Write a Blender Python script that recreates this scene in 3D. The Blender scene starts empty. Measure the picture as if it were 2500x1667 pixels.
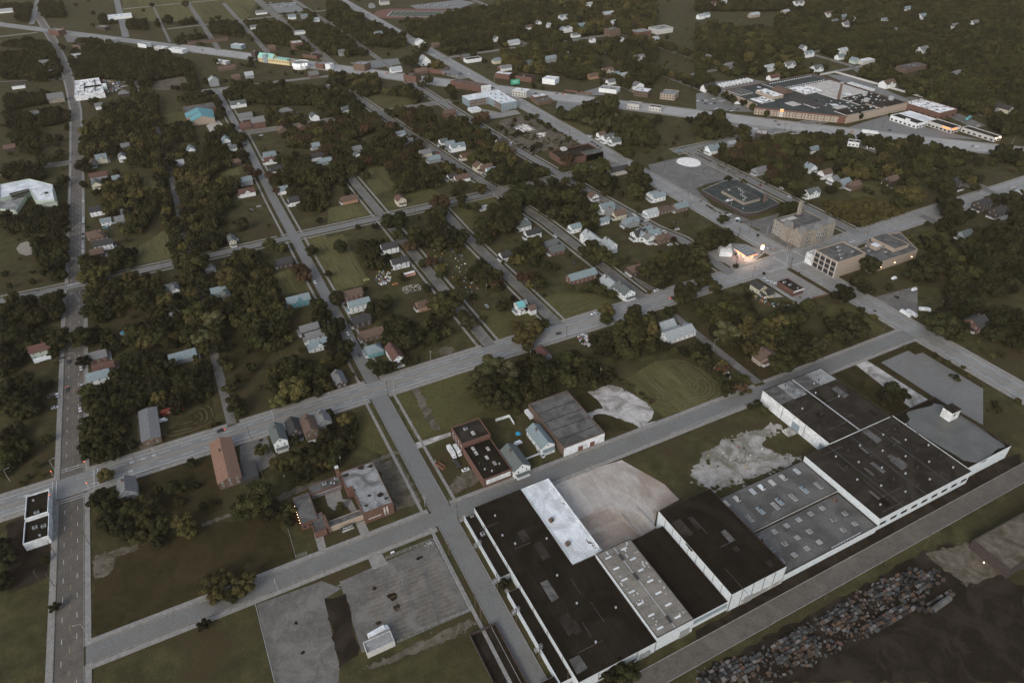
import bpy, math, random
import numpy as np
from mathutils import Vector, Matrix
random.seed(7); rng=np.random.default_rng(7)
# ------------------------------------------------------------------ camera, sky, sun, exposure
F,PIT,ROL,YAW=1707.48373,0.622315085,-0.0241058568,0.453199778   # focal length in photo px, angles in radians
HC=290.0                                                          # flying height in metres
scene=bpy.context.scene
def _axes():
    cy,sy=math.cos(YAW),math.sin(YAW)
    fwd=Vector((sy*math.cos(PIT),cy*math.cos(PIT),-math.sin(PIT))); rt=Vector((cy,-sy,0)); up=rt.cross(fwd)
    return rt*math.cos(ROL)+up*math.sin(ROL), up*math.cos(ROL)-rt*math.sin(ROL), fwd
RX,UY,FW=_axes()
cam_d=bpy.data.cameras.new('camera'); cam=bpy.data.objects.new('camera',cam_d); scene.collection.objects.link(cam)
cam_d.sensor_width=36; cam_d.lens=F/2500*36; cam_d.clip_start=1; cam_d.clip_end=9000
cam.matrix_world=Matrix(((RX.x,UY.x,-FW.x,0),(RX.y,UY.y,-FW.y,0),(RX.z,UY.z,-FW.z,HC),(0,0,0,1)))
scene.camera=cam
world=bpy.data.worlds.new('World'); scene.world=world; world.use_nodes=True
wn=world.node_tree; sky=wn.nodes.new('ShaderNodeTexSky'); sky.sky_type='NISHITA'; sky.sun_disc=False
SUN_EL,SUN_AZ=math.radians(30),math.radians(232)       # low behind the camera's left shoulder (compass from +Y towards +X)
sky.sun_elevation=SUN_EL; sky.sun_rotation=SUN_AZ; sky.altitude=200; sky.air_density=1.0; sky.dust_density=2.5; sky.ozone_density=2.0
hs=wn.nodes.new('ShaderNodeHueSaturation'); hs.inputs['Saturation'].default_value=.60; wn.links.new(sky.outputs[0],hs.inputs['Color'])   # evening cloud greys the sky
bg=wn.nodes['Background']; wn.links.new(hs.outputs[0],bg.inputs[0]); bg.inputs[1].default_value=0.12
sd=bpy.data.lights.new('sun','SUN'); sd.energy=0.8; sd.angle=math.radians(25); sd.color=(1.0,0.965,0.92)
so=bpy.data.objects.new('sun',sd); scene.collection.objects.link(so)
_d=Vector((math.sin(SUN_AZ)*math.cos(SUN_EL),math.cos(SUN_AZ)*math.cos(SUN_EL),math.sin(SUN_EL)))
so.rotation_euler=_d.to_track_quat('Z','Y').to_euler()
scene.view_settings.view_transform='Standard'; scene.view_settings.look='None'
scene.view_settings.gamma=1; scene.view_settings.use_curve_mapping=False
scene.view_settings.exposure=0.72
scene.render.film_transparent=False
scene.cycles.max_bounces=5; scene.cycles.diffuse_bounces=2; scene.cycles.glossy_bounces=2; scene.cycles.transmission_bounces=2
scene.cycles.transparent_max_bounces=4; scene.cycles.volume_bounces=1
# ------------------------------------------------------------------ photo tiles -> places on the ground
OT={0:(0,0,.9408),1:(0,0,2.8),2:(800,0,2.8),3:(1700,0,2.8),4:(0,560,2.8),5:(800,560,2.8),6:(1600,560,2.8),7:(0,1107,2.8),8:(800,1107,2.8),9:(1700,1107,2.8),
 10:(1100,1120,3.7333),11:(1300,1247,3.7333),12:(1700,1060,3.7333),13:(1800,850,3.7333),14:(600,1080,4.48),15:(1640,540,3.7333),
 16:(1740,150,5.6),17:(2100,150,5.6),18:(1560,360,4.48),19:(1100,180,5.6),20:(600,90,5.6)}
def px(t,x,y):
    o=OT[t]; return o[0]+x/o[2], o[1]+y/o[2]
def ray(X,Y,z=0.0):
    d=RX*(X-1250)-UY*(Y-833.5)+FW*F; k=-(HC-z)/d.z
    return (d.x*k,d.y*k)
def W(t,x,y,z=0.0):
    return (x,y) if t=='w' else ray(*px(t,x,y),z)
def WP(t,pts,z=0.0):
    if isinstance(pts,str):
        n=[float(a) for a in pts.split()]; pts=list(zip(n[::2],n[1::2]))
    return [W(t,a,b,z) for a,b in pts]
def proj(x,y,z=0.0):
    v=Vector((x,y,z-HC)); d=v.dot(FW); return 1250+F*v.dot(RX)/d, 833.5-F*v.dot(UY)/d, d
# ------------------------------------------------------------------ helpers
COL=scene.collection
class MB:
    def __init__(s): s.v=[]; s.f=[]; s.m=[]
    def face(s,pts,m=0):
        n=len(s.v); s.v+=[tuple(p) for p in pts]; s.f.append(tuple(range(n,n+len(pts)))); s.m.append(m)
    def poly(s,pts,z,m=0):
        a=sum(pts[i-1][0]*pts[i][1]-pts[i][0]*pts[i-1][1] for i in range(len(pts)))
        if a<0: pts=pts[::-1]
        s.face([(p[0],p[1],z) for p in pts],m)
    def prism(s,pts,z0,z1,m=0,top=True,mt=None):
        a=sum(pts[i-1][0]*pts[i][1]-pts[i][0]*pts[i-1][1] for i in range(len(pts)))
        if a<0: pts=pts[::-1]
        for i in range(len(pts)):
            p,q=pts[i-1],pts[i]; s.face([(p[0],p[1],z0),(q[0],q[1],z0),(q[0],q[1],z1),(p[0],p[1],z1)],m)
        if top: s.face([(p[0],p[1],z1) for p in pts],m if mt is None else mt)
    def box(s,cx,cy,z0,sx,sy,sz,m=0,r=0.0,bottom=False):
        c,n=math.cos(r),math.sin(r)
        P=[(cx+c*a-n*b,cy+n*a+c*b) for a,b in ((-sx/2,-sy/2),(sx/2,-sy/2),(sx/2,sy/2),(-sx/2,sy/2))]
        s.prism(P,z0,z0+sz,m)
        if bottom: s.face([(p[0],p[1],z0) for p in P[::-1]],m)
    def tube(s,a,b,ra,rb=None,n=6,m=0,cap=True):
        rb=ra if rb is None else rb; a=Vector(a); b=Vector(b); d=(b-a).normalized()
        u=d.orthogonal().normalized(); w=d.cross(u); A=[];B=[]
        for i in range(n):
            t=2*math.pi*i/n; o=u*math.cos(t)+w*math.sin(t); A.append(a+o*ra); B.append(b+o*rb)
        for i in range(n): s.face([A[i-1],A[i],B[i],B[i-1]],m)
        if cap: s.face(B,m)
    def mesh(s,name,mats):
        me=bpy.data.meshes.new(name); me.from_pydata(s.v,[],s.f); me.polygons.foreach_set('material_index',s.m)
        for m in (mats if isinstance(mats,(list,tuple)) else [mats]): me.materials.append(m)
        me.update(); return me
    def build(s,name,mats,parent=None,loc=None,rz=0.0):
        if not s.f: return None
        return put(name,s.mesh(name,mats),parent,loc,rz)
def put(name,me,parent=None,loc=None,rz=0.0,sc=None):
    o=bpy.data.objects.new(name,me); COL.objects.link(o)
    if parent: o.parent=parent
    if loc is not None: o.location=loc
    if rz: o.rotation_euler=(0,0,rz)
    if sc is not None: o.scale=sc
    return o
THINGS=[]      # (object, base phrase, noun position) labelled at the end
def tag(o,label=None,cat=None,group=None,kind=None,base=None):
    if label: o['label']=label
    if cat: o['category']=cat
    if group: o['group']=group
    if kind: o['kind']=kind
    if base: THINGS.append([o,base])
    return o
def empty(name,loc,rz=0.0):
    o=bpy.data.objects.new(name,None); COL.objects.link(o); o.location=loc; o.rotation_euler=(0,0,rz); o.empty_display_size=.5; return o
def copytree(o,parent=None):
    c=o.copy(); COL.objects.link(c)
    if parent: c.parent=parent
    for ch in list(o.children): copytree(ch,c)
    return c
def inset(poly,d):
    a=sum(poly[i-1][0]*poly[i][1]-poly[i][0]*poly[i-1][1] for i in range(len(poly)))
    if a<0: poly=poly[::-1]
    n=len(poly); out=[]
    for i in range(n):
        p=Vector(poly[i-1]); q=Vector(poly[i]); r=Vector(poly[(i+1)%n])
        e1=(q-p).normalized(); e2=(r-q).normalized(); n1=Vector((-e1.y,e1.x)); n2=Vector((-e2.y,e2.x))
        k=(n1+n2); k=k/max(.3,k.length_squared/2) if k.length>1e-6 else n1
        out.append((q.x+k.x*d,q.y+k.y*d))
    return out
# ------------------------------------------------------------------ materials
def _n(nt,t,**k):
    n=nt.nodes.new(t)
    for a,b in k.items(): setattr(n,a,b)
    return n
def mat(name,c1,c2=None,scale=.5,rough=.85,detail=6,lo=.35,hi=.65,c3=None,scale3=.05,rand=0.0,spec=.3,bump=0.0,obj=False,metal=0.0,dist=0.0,brick=None,stretch=None,crack=None,grain=.22):
    m=bpy.data.materials.new(name); m.use_nodes=True; nt=m.node_tree; b=nt.nodes['Principled BSDF']; L=nt.links.new
    b.inputs['Roughness'].default_value=rough; b.inputs['Specular IOR Level'].default_value=spec; b.inputs['Metallic'].default_value=metal
    if obj: co=_n(nt,'ShaderNodeTexCoord').outputs['Object']
    else: co=_n(nt,'ShaderNodeNewGeometry').outputs['Position']
    if stretch:
        mp=_n(nt,'ShaderNodeMapping'); L(co,mp.inputs[0]); mp.inputs['Scale'].default_value=stretch; co2=mp.outputs[0]
    else: co2=co
    def noise(sc,det,di=0.0):
        n=_n(nt,'ShaderNodeTexNoise'); n.inputs['Scale'].default_value=sc; n.inputs['Detail'].default_value=det; n.inputs['Roughness'].default_value=.62; n.inputs['Distortion'].default_value=di
        L(co2,n.inputs['Vector']); return n.outputs['Fac']
    def ramp(f,a,z):
        r=_n(nt,'ShaderNodeMapRange'); r.inputs[1].default_value=a; r.inputs[2].default_value=z; L(f,r.inputs[0]); return r.outputs[0]
    def mix(f,a,z):
        x=_n(nt,'ShaderNodeMix',data_type='RGBA'); L(f,x.inputs[0])
        for i,v in ((6,a),(7,z)):
            if isinstance(v,tuple): x.inputs[i].default_value=(*v[:3],1)
            else: L(v,x.inputs[i])
        return x.outputs[2]
    if c2 is None: c2=tuple(v*.72 for v in c1)
    f=noise(scale,detail,dist); col=mix(ramp(f,lo,hi),c1,c2)
    if c3 is not None: col=mix(ramp(noise(scale3,5,1.5),.45,.62),col,c3)
    if crack:
        vo=_n(nt,'ShaderNodeTexVoronoi',feature='DISTANCE_TO_EDGE'); vo.inputs['Scale'].default_value=crack[0]; wv=_n(nt,'ShaderNodeVectorMath',operation='ADD'); nz=_n(nt,'ShaderNodeTexNoise'); nz.inputs['Scale'].default_value=.35; nz.inputs['Detail'].default_value=4; L(co,nz.inputs['Vector']); sc_=_n(nt,'ShaderNodeVectorMath',operation='SCALE'); sc_.inputs['Scale'].default_value=6; L(nz.outputs['Color'],sc_.inputs[0]); L(co,wv.inputs[0]); L(sc_.outputs[0],wv.inputs[1]); L(wv.outputs[0],vo.inputs['Vector'])
        r=_n(nt,'ShaderNodeMapRange'); r.inputs[1].default_value=0; r.inputs[2].default_value=crack[1]; r.inputs[3].default_value=crack[2]; r.inputs[4].default_value=1; L(vo.outputs['Distance'],r.inputs[0])
        x=_n(nt,'ShaderNodeVectorMath',operation='SCALE'); L(col,x.inputs[0]); L(r.outputs[0],x.inputs['Scale']); col=x.outputs[0]
    if grain and not obj:
        gn=_n(nt,'ShaderNodeTexNoise'); gn.inputs['Scale'].default_value=1.1; gn.inputs['Detail'].default_value=8; gn.inputs['Roughness'].default_value=.8; L(co,gn.inputs['Vector'])
        r=_n(nt,'ShaderNodeMapRange'); r.inputs[1].default_value=.35; r.inputs[2].default_value=.65; r.inputs[3].default_value=1-grain; r.inputs[4].default_value=1+grain; L(gn.outputs['Fac'],r.inputs[0])
        x=_n(nt,'ShaderNodeVectorMath',operation='SCALE'); L(col,x.inputs[0]); L(r.outputs[0],x.inputs['Scale']); col=x.outputs[0]
    if brick:
        t=_n(nt,'ShaderNodeTexBrick'); t.inputs['Scale'].default_value=1; t.inputs['Brick Width'].default_value=brick[0]; t.inputs['Row Height'].default_value=brick[1]; t.inputs['Mortar Size'].default_value=brick[2]
        t.inputs['Color1'].default_value=(1,1,1,1); t.inputs['Color2'].default_value=(.8,.8,.8,1); t.inputs['Mortar'].default_value=(brick[3],)*3+(1,); L(co,t.inputs['Vector'])
        x=_n(nt,'ShaderNodeMix',data_type='RGBA',blend_type='MULTIPLY'); x.inputs[0].default_value=1; L(col,x.inputs[6]); L(t.outputs[0],x.inputs[7]); col=x.outputs[2]
    if rand:
        oi=_n(nt,'ShaderNodeObjectInfo'); h=_n(nt,'ShaderNodeHueSaturation'); L(col,h.inputs['Color'])
        r=_n(nt,'ShaderNodeMapRange'); r.inputs[3].default_value=1-rand; r.inputs[4].default_value=1+rand; L(oi.outputs['Random'],r.inputs[0]); L(r.outputs[0],h.inputs['Value'])
        r2=_n(nt,'ShaderNodeMapRange'); r2.inputs[3].default_value=.5-rand*.06; r2.inputs[4].default_value=.5+rand*.06
        w=_n(nt,'ShaderNodeMath',operation='FRACT'); mu=_n(nt,'ShaderNodeMath',operation='MULTIPLY'); mu.inputs[1].default_value=17.3; L(oi.outputs['Random'],mu.inputs[0]); L(mu.outputs[0],w.inputs[0]); L(w.outputs[0],r2.inputs[0]); L(r2.outputs[0],h.inputs['Hue'])
        col=h.outputs[0]
    L(col,b.inputs['Base Color'])
    if bump:
        bp=_n(nt,'ShaderNodeBump'); bp.inputs['Strength'].default_value=bump; bp.inputs['Distance'].default_value=.3; L(f,bp.inputs['Height']); L(bp.outputs[0],b.inputs['Normal'])
    return m
def emit(name,c,s):
    m=bpy.data.materials.new(name); m.use_nodes=True; b=m.node_tree.nodes['Principled BSDF']
    b.inputs['Base Color'].default_value=(*c,1); b.inputs['Emission Color'].default_value=(*c,1); b.inputs['Emission Strength'].default_value=s; return m
M={}
M['grass']=mat('grass',(.070,.063,.026),(.038,.036,.015),.11,c3=(.052,.041,.019),scale3=.018,detail=10,lo=.38,hi=.62,rough=.95,spec=.1,grain=.34)
M['lawn']=mat('lawn',(.094,.086,.031),(.062,.058,.021),.35,c3=(.066,.056,.023),scale3=.03,detail=8,rough=.95,spec=.1)
M['dgrass']=mat('rough_grass',(.040,.033,.012),(.024,.021,.008),.3,c3=(.05,.036,.016),scale3=.04,detail=9,rough=.95,spec=.1)
M['mow']=mat('mown_grass',(.125,.11,.044),(.075,.069,.027),.9,detail=3,rough=.95,spec=.1,c3=(.06,.055,.022),scale3=.02,stretch=(1,.05,1),lo=.42,hi=.58)
M['asphalt']=mat('asphalt',(.175,.172,.155),(.14,.137,.124),1.2,c3=(.15,.14,.122),scale3=.05,rough=.6,spec=.5,detail=8,crack=(.11,.012,.6))
M['paleroad']=mat('worn_concrete_road',(.36,.345,.315),(.29,.278,.254),.5,c3=(.26,.248,.225),scale3=.04,rough=.55,spec=.5,detail=8)
M['midroad']=mat('worn_road',(.205,.201,.183),(.165,.161,.147),.5,c3=(.23,.224,.204),scale3=.04,rough=.55,spec=.5,detail=8,stretch=(.15,1,1))
M['asphalt2']=mat('old_asphalt',(.135,.124,.106),(.092,.084,.071),.35,c3=(.165,.152,.13),scale3=.07,rough=.65,spec=.45,detail=9,crack=(.16,.014,.5))
M['concrete']=mat('concrete',(.30,.285,.255),(.235,.222,.20),.6,c3=(.26,.24,.21),scale3=.15,rough=.75,brick=(1.6,1.6,.04,.7))
M['slab']=mat('pale_concrete',(.56,.53,.49),(.42,.39,.35),.3,c3=(.24,.22,.19),scale3=.08,detail=9,rough=.7,brick=(5,5,.05,.8),crack=(.22,.012,.5))
M['pink']=mat('stained_concrete',(.50,.455,.405),(.40,.355,.305),.25,c3=(.33,.26,.205),scale3=.045,detail=9,rough=.7,brick=(6,6,.06,.85),stretch=(1,.35,1))
M['avenue']=mat('avenue_asphalt',(.115,.099,.079),(.09,.078,.062),.4,c3=(.13,.112,.09),scale3=.05,rough=.65,detail=8,crack=(.1,.012,.55))
M['dirt']=mat('dirt',(.16,.135,.105),(.10,.085,.062),.3,c3=(.07,.062,.04),scale3=.09,detail=9,rough=.9,spec=.06)
M['gravel']=mat('gravel',(.40,.375,.34),(.24,.22,.19),.2,c3=(.15,.14,.105),scale3=.05,detail=10,rough=.9)
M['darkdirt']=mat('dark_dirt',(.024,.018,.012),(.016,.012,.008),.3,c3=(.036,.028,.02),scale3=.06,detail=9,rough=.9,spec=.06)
M['white']=mat('white_paint',(.74,.75,.74),(.60,.61,.60),.5,rough=.6,detail=7,c3=(.5,.5,.48),scale3=.12)
M['paint']=mat('road_paint',(.72,.72,.69),(.45,.44,.42),3,rough=.6)
M['yellow']=mat('yellow_road_paint',(.50,.33,.15),(.28,.2,.11),3,rough=.6)
M['roofblack']=mat('tar_roof',(.017,.0125,.008),(.012,.009,.006),.08,c3=(.023,.018,.012),scale3=.03,rough=.85,detail=9,brick=(3.5,31,.07,1.7),spec=.06)
M['roofdark']=mat('dark_felt_roof',(.030,.024,.018),(.020,.016,.012),.25,c3=(.045,.037,.029),scale3=.06,detail=9,rough=.75,spec=.06)
M['roofslate']=mat('slate_felt_roof',(.062,.070,.064),(.046,.052,.047),.3,c3=(.035,.039,.036),scale3=.06,detail=9,spec=.1)
M['roofgrey']=mat('grey_felt_roof',(.30,.30,.285),(.21,.21,.20),.2,c3=(.11,.108,.1),scale3=.08,detail=9,rough=.8)
M['roofmid']=mat('mid_felt_roof',(.145,.14,.13),(.095,.09,.083),.25,c3=(.07,.066,.06),scale3=.07,detail=9,rough=.8,spec=.06)
M['roofwhite']=mat('white_membrane_roof',(.78,.79,.78),(.66,.68,.68),.15,c3=(.55,.56,.55),scale3=.06,detail=9,rough=.55,brick=(4.5,9,.06,.85))
M['roofpatch']=mat('patchy_white_roof',(.80,.78,.74),(.12,.11,.10),.18,detail=10,lo=.52,hi=.56,dist=1.0,rough=.7)
M['rooftan']=mat('tan_membrane_roof',(.50,.46,.41),(.42,.39,.35),.2,c3=(.36,.33,.3),scale3=.1,detail=9)
M['ribroof']=mat('corrugated_roof',(.21,.19,.16),(.165,.15,.125),.2,c3=(.24,.215,.18),scale3=.05,detail=9,brick=(50,.95,.05,1.5),rough=.6,spec=.06)
M['pebble']=mat('ballasted_roof',(.15,.145,.135),(.11,.105,.097),2.5,c3=(.085,.08,.072),scale3=.035,detail=9,spec=.06)
M['glass']=mat('dark_glass',(.03,.035,.04),(.02,.022,.026),1,rough=.15,spec=.6)
M['metal']=mat('galvanised_metal',(.5,.51,.5),(.4,.4,.39),2,rough=.45,metal=.3)
M['dark']=mat('dark_metal',(.05,.048,.045),None,2,rough=.6)
M['wood']=mat('weathered_wood',(.10,.075,.052),(.065,.05,.036),2,rough=.85)
M['rubber']=mat('rubber',(.02,.02,.02),None,2,rough=.9)
M['puddle']=mat('standing_water',(.12,.118,.10),(.085,.083,.07),.1,rough=.3,spec=.5)
WALL={k:mat(n,c,tuple(v*s for v in c),.8,rough=.8,detail=7,rand=.06) for k,n,c,s in (
 ('w','white_siding',(.72,.73,.71),.85),('c','cream_siding',(.55,.50,.38),.85),('t','teal_siding',(.10,.26,.28),.8),('g','grey_siding',(.26,.27,.27),.8),
 ('b','red_brick',(.145,.078,.058),.65),('n','brown_brick',(.14,.095,.07),.7),('d','dark_siding',(.06,.045,.04),.7),('o','tan_brick',(.36,.22,.13),.75),
 ('l','pale_green_siding',(.40,.46,.38),.85),('s','sandstone_block',(.31,.27,.22),.55),('p','pale_block',(.52,.50,.46),.8),('k','blue_grey_panel',(.22,.27,.29),.85),
 ('e','beige_brick',(.34,.275,.215),.85),('y','yellow_panel',(.62,.50,.28),.9),('m','pale_metal_panel',(.55,.58,.58),.85))}
ROOF={k:mat(n,c,tuple(v*.68 for v in c),1.1,rough=.85,detail=6,rand=.10,stretch=(1,1,2.5)) for k,n,c in (
 ('g','grey_shingle',(.17,.17,.165)),('d','dark_shingle',(.045,.043,.042)),('b','brown_shingle',(.13,.085,.062)),('r','red_brown_shingle',(.12,.062,.048)),
 ('t','teal_shingle',(.20,.245,.25)),('p','pale_shingle',(.36,.38,.37)),('o','orange_brown_shingle',(.26,.15,.10)),('e','green_grey_shingle',(.11,.125,.115)),('T','turquoise_metal_roof',(.13,.30,.32)),('q','mint_roof',(.30,.55,.47)))}
RN={'g':'grey','d':'dark','b':'brown','r':'red-brown','t':'teal-grey','p':'pale','o':'orange-brown','e':'green-grey','T':'turquoise','q':'mint'}
WN={'w':'white','c':'cream','t':'teal','g':'grey','b':'red brick','n':'brown brick','d':'dark','o':'tan brick','l':'pale green','s':'stone','p':'pale block','k':'blue-grey','e':'beige brick','y':'yellow','m':'pale metal'}
M['lit']=emit('lamp_glow',(1,.62,.32),14); M['red']=emit('red_light',(1,.12,.03),7); M['litwhite']=emit('white_lamp_glow',(1,.93,.85),12); M['orange']=emit('orange_sign_glow',(1,.16,.02),2.2)
# evening air over the whole district
def _haze():
    b=MB(); x0,x1,y0,y1,z0,z1=-2700,3700,-1000,4400,-1,296
    P=[(x0,y0),(x1,y0),(x1,y1),(x0,y1)]; b.prism(P,z0,z1,0); b.face([(p[0],p[1],z0) for p in P[::-1]])
    m=bpy.data.materials.new('haze_air'); m.use_nodes=True; nt=m.node_tree; nt.nodes.remove(nt.nodes['Principled BSDF'])
    v=nt.nodes.new('ShaderNodeVolumePrincipled'); v.inputs['Color'].default_value=(.95,.76,.54,1); v.inputs['Density'].default_value=HAZE; v.inputs['Anisotropy'].default_value=.1
    nt.links.new(v.outputs[0],nt.nodes['Material Output'].inputs['Volume'])
    o=b.build('haze',m); o['kind']='stuff'; tag(o,'thin grey evening haze over the neighbourhood','haze')
HAZE=.000032
_haze()
# ------------------------------------------------------------------ ground, streets
def sheet(name,poly,z,m,kind='structure',res=None):
    b=MB(); b.poly(poly,z); o=b.build(name,m); o['kind']=kind; return o
_g=MB()
N=24
for i in range(N):
    for j in range(N):
        x0,x1=-2600+i*6200/N,-2600+(i+1)*6200/N; y0,y1=-900+j*5200/N,-900+(j+1)*5200/N
        _g.face([(x0,y0,0),(x1,y0,0),(x1,y1,0),(x0,y1,0)])
_go=_g.build('ground',M['grass']); _go['kind']='structure'
ROADS=[ # name, pts, width, (sidewalk gap, sidewalk width) or None, marks, material
 ('avenue',[(-104,-50),(-103,600)],12.0,(.1,2.7),'four','avenue'),
 ('avenue',[(-103,600),(-103,900),(-105,1128),(-111,1243),(-123,1415),(-147,1649),(-190,1990)],9.8,(.1,2.4),'four','avenue'),
 ('road',[(-420,356),(-103,357),(40,358),(436,359),(1100,366)],16.5,(.3,2.8),'bike','midroad'),
 ('road',[(-96.8,240),(60,239.5),(180,239),(436,238)],9.6,(.4,2.6),None,'asphalt'),
 ('road',[(-131,604),(283,602.5),(430,604)],8.2,(3,1.7),None,'asphalt'),
 ('road',[(-420,612),(-131,605)],8,(3,1.6),None,'asphalt'),
 ('road',[(60,116.5),(600,119)],9,None,None,'avenue'),
 ('road',[(74,-40),(74,350)],10.4,(3,1.7),None,'asphalt'),
 ('road',[(75,366.5),(76,700),(80,920),(80,1135)],7.8,(3.2,1.7),None,'asphalt'),
 ('road',[(161,367),(160,711)],8,(2.8,1.7),None,'asphalt2'),
 ('road',[(216,367),(214,540),(216,602)],8,(2.6,1.7),None,'asphalt2'),
 ('road',[(292,367),(290,520),(281,612),(272,700),(256,915),(246,1050)],8,(2.8,1.7),None,'asphalt2'),
 ('alley',[(298,340),(297,246)],6,None,None,'asphalt2'),
 ('road',[(376,363),(378,430),(370,460),(352,700),(343,950),(341,1050)],8,(2.8,1.7),None,'asphalt'),
 ('boulevard',[(436,-40),(436,1950)],15,(.4,2.8),'bike','midroad'),
 ('road',[(521,366),(521,500),(520,606)],9,(3,1.8),None,'asphalt'),
 ('road',[(502,604),(620,601),(900,600)],9,(3,1.8),None,'asphalt'),
 ('road',[(-15,367),(-13,680),(-10,835),(-12,1000),(-23,1170),(-23,1250)],5.6,None,None,'asphalt2'),
 ('avenue',[(-300,1965),(-249,1868),(-87,1650),(54,1458)],19,(.4,2.5),None,'midroad'),
 ('avenue',[(54,1458),(354,1037),(683,596),(828,418),(1000,190)],28,(.4,4),'wide','paleroad'),
 ('road',[(-430,1390),(-212,1357),(-124,1322)],6,None,None,'asphalt2'),
 ('road',[(-400,925),(-136,917),(-104,916)],6,(2,1.5),None,'asphalt2'),
 ('road',[(80,918),(134,914),(250,912),(358,909)],7.5,(2.4,1.6),None,'asphalt2'),
 ('road',[(60,1139),(150,1132),(250,1120)],9,None,None,'asphalt'),
 ('road',[(704,340),(700,560)],8,(2.6,1.7),None,'asphalt2'),
 ('road',[(600,345),(600,362)],8,None,None,'asphalt2'),
 ('road',[(683,640),(680,1000),(690,1600)],8,None,None,'asphalt2'),
 ('road',[(598,800),(598,1140),(600,1500)],8,None,None,'asphalt2'),
 ('road',[(780,850),(780,1300)],7,None,None,'asphalt2'),
 ('road',[(436,1128),(536,1130),(640,1127),(780,1125)],9,None,None,'asphalt'),
 ('road',[(700,845),(780,846),(1000,850)],7,None,None,'asphalt2'),
 ('road',[(740,748),(886,748),(1050,752)],8,None,None,'asphalt'),
 ('road',[(900,420),(932,720),(955,760),(960,1000)],7,None,None,'asphalt2'),
 ('road',[(-22,1590),(-23,2060)],12,None,None,'asphalt'),
 ('road',[(48,1500),(48,1960)],5,None,None,'asphalt2'),
 ('road',[(119,1390),(122,1900)],8,None,None,'asphalt2'),
 ('road',[(190,1300),(193,1850)],8,None,None,'asphalt2'),
 ('road',[(267,1180),(269,2000)],8,(2,1.6),None,'asphalt2'),
 ('road',[(342,1080),(345,1400),(340,1950)],8,None,None,'asphalt2'),
 ('road',[(-190,1830),(-192,2250)],10,None,None,'asphalt'),
 ('road',[(54,1625),(436,1640)],7,None,None,'asphalt2'),
 ('road',[(-20,1905),(436,1900),(1100,1880)],7,None,None,'asphalt2'),
 ('road',[(260,1385),(436,1384)],6,None,None,'asphalt2'),
 ('road',[(-420,1720),(-175,1735)],7,None,None,'asphalt2'),
]
_segs=[]
for k,(n,p,w,sw,mk,mm) in enumerate(ROADS):
    for a,b in zip(p,p[1:]): _segs.append((k,a,b,w/2))
SA=np.array([[s[1][0],s[1][1],s[2][0],s[2][1],s[3],s[0]] for s in _segs])
def road_dist(x,y,skip=-1):
    a=SA[SA[:,5]!=skip]; ax,ay,bx,by,h=a[:,0],a[:,1],a[:,2],a[:,3],a[:,4]
    dx,dy=bx-ax,by-ay; t=np.clip(((x-ax)*dx+(y-ay)*dy)/(dx*dx+dy*dy),0,1)
    return float((np.hypot(ax+t*dx-x,ay+t*dy-y)-h).min())
def dense(p,step):
    out=[]
    for a,b in zip(p,p[1:]):
        n=max(1,int(math.dist(a,b)/step))
        out+=[(a[0]+(b[0]-a[0])*i/n,a[1]+(b[1]-a[1])*i/n) for i in range(n)]
    return out+[p[-1]]
def offs(p,d):
    out=[]
    for i in range(len(p)):
        a=p[max(0,i-1)]; b=p[min(len(p)-1,i+1)]; l=math.dist(a,b) or 1
        out.append((p[i][0]-(b[1]-a[1])/l*d,p[i][1]+(b[0]-a[0])/l*d))
    return out
def strip(mb,p,d0,d1,z,k=None,clear=0,m=0,z0=None,keep=None):
    A,B=offs(p,d0),offs(p,d1)
    for i in range(len(p)-1):
        if k is not None:
            c=((A[i][0]+B[i+1][0])/2,(A[i][1]+B[i+1][1])/2)
            if road_dist(c[0],c[1],k)<clear: continue
        if keep and not keep(i): continue
        q=[(*A[i],z),(*A[i+1],z),(*B[i+1],z),(*B[i],z)]
        if d1>d0: q=q
        mb.face(q[::-1] if d1<d0 else q,m)
        if z0 is not None:
            for a,b in ((A[i],A[i+1]),(B[i],B[i+1])): mb.face([(*a,z0),(*b,z0),(*b,z),(*a,z)],m)
for k,(n,p,w,sw,mk,mm) in enumerate(ROADS):
    z=.11+.003*k; P=dense(p,12); mb=MB(); strip(mb,P,-w/2,w/2,z); ro=mb.build(n,M[mm]); ro['kind']='structure'
    Q=dense(p,2.5)
    kb=MB()
    for s in (-1,1): strip(kb,Q,s*w/2,s*(w/2+.25),.40+.003*k,k,.6,z0=.01)
    if w>6.5:
        o=kb.build('kerb',M['concrete'],ro)
        if o: o['kind']='structure'
    if sw:
        sb=MB()
        for s in (-1,1): strip(sb,Q,s*(w/2+.26+sw[0]),s*(w/2+.26+sw[0]+sw[1]),.25+.003*k,k,.8,z0=.01)
        o=sb.build('pavement',M['concrete'],ro)
        if o: o['kind']='structure'
    if mk:
        wb,yb=MB(),MB(); zz=z+.02; D=dense(p,3)
        if mk=='bike':
            strip(yb,D,-.28,-.08,zz,k,1.5); strip(yb,D,.08,.28,zz,k,1.5)
            for d in (4.0,w/2-1.3): 
                for s in (-1,1): strip(wb,D,s*d-.11,s*d+.11,zz,k,2,keep=(lambda i:True) if d>5 else (lambda i:(i//2)%2==0))
        elif mk=='four':
            for d in (-3.1,3.1): strip(wb,D,d-.1,d+.1,zz,k,2,keep=lambda i:i%4==0)
            strip(yb,D,-.25,-.08,zz,k,2,keep=lambda i:i%4==2)
        else:
            strip(yb,D,-2,-1.8,zz,k,2); strip(yb,D,1.8,2,zz,k,2)
            for d in (-9,-5.5,5.5,9): strip(wb,D,d-.1,d+.1,zz,k,2,keep=lambda i:i%4==0)
        for b_,m_ in ((wb,'paint'),(yb,'yellow')):
            o=b_.build('lane_marking',M[m_],ro)
            if o: o['kind']='stuff'
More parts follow.
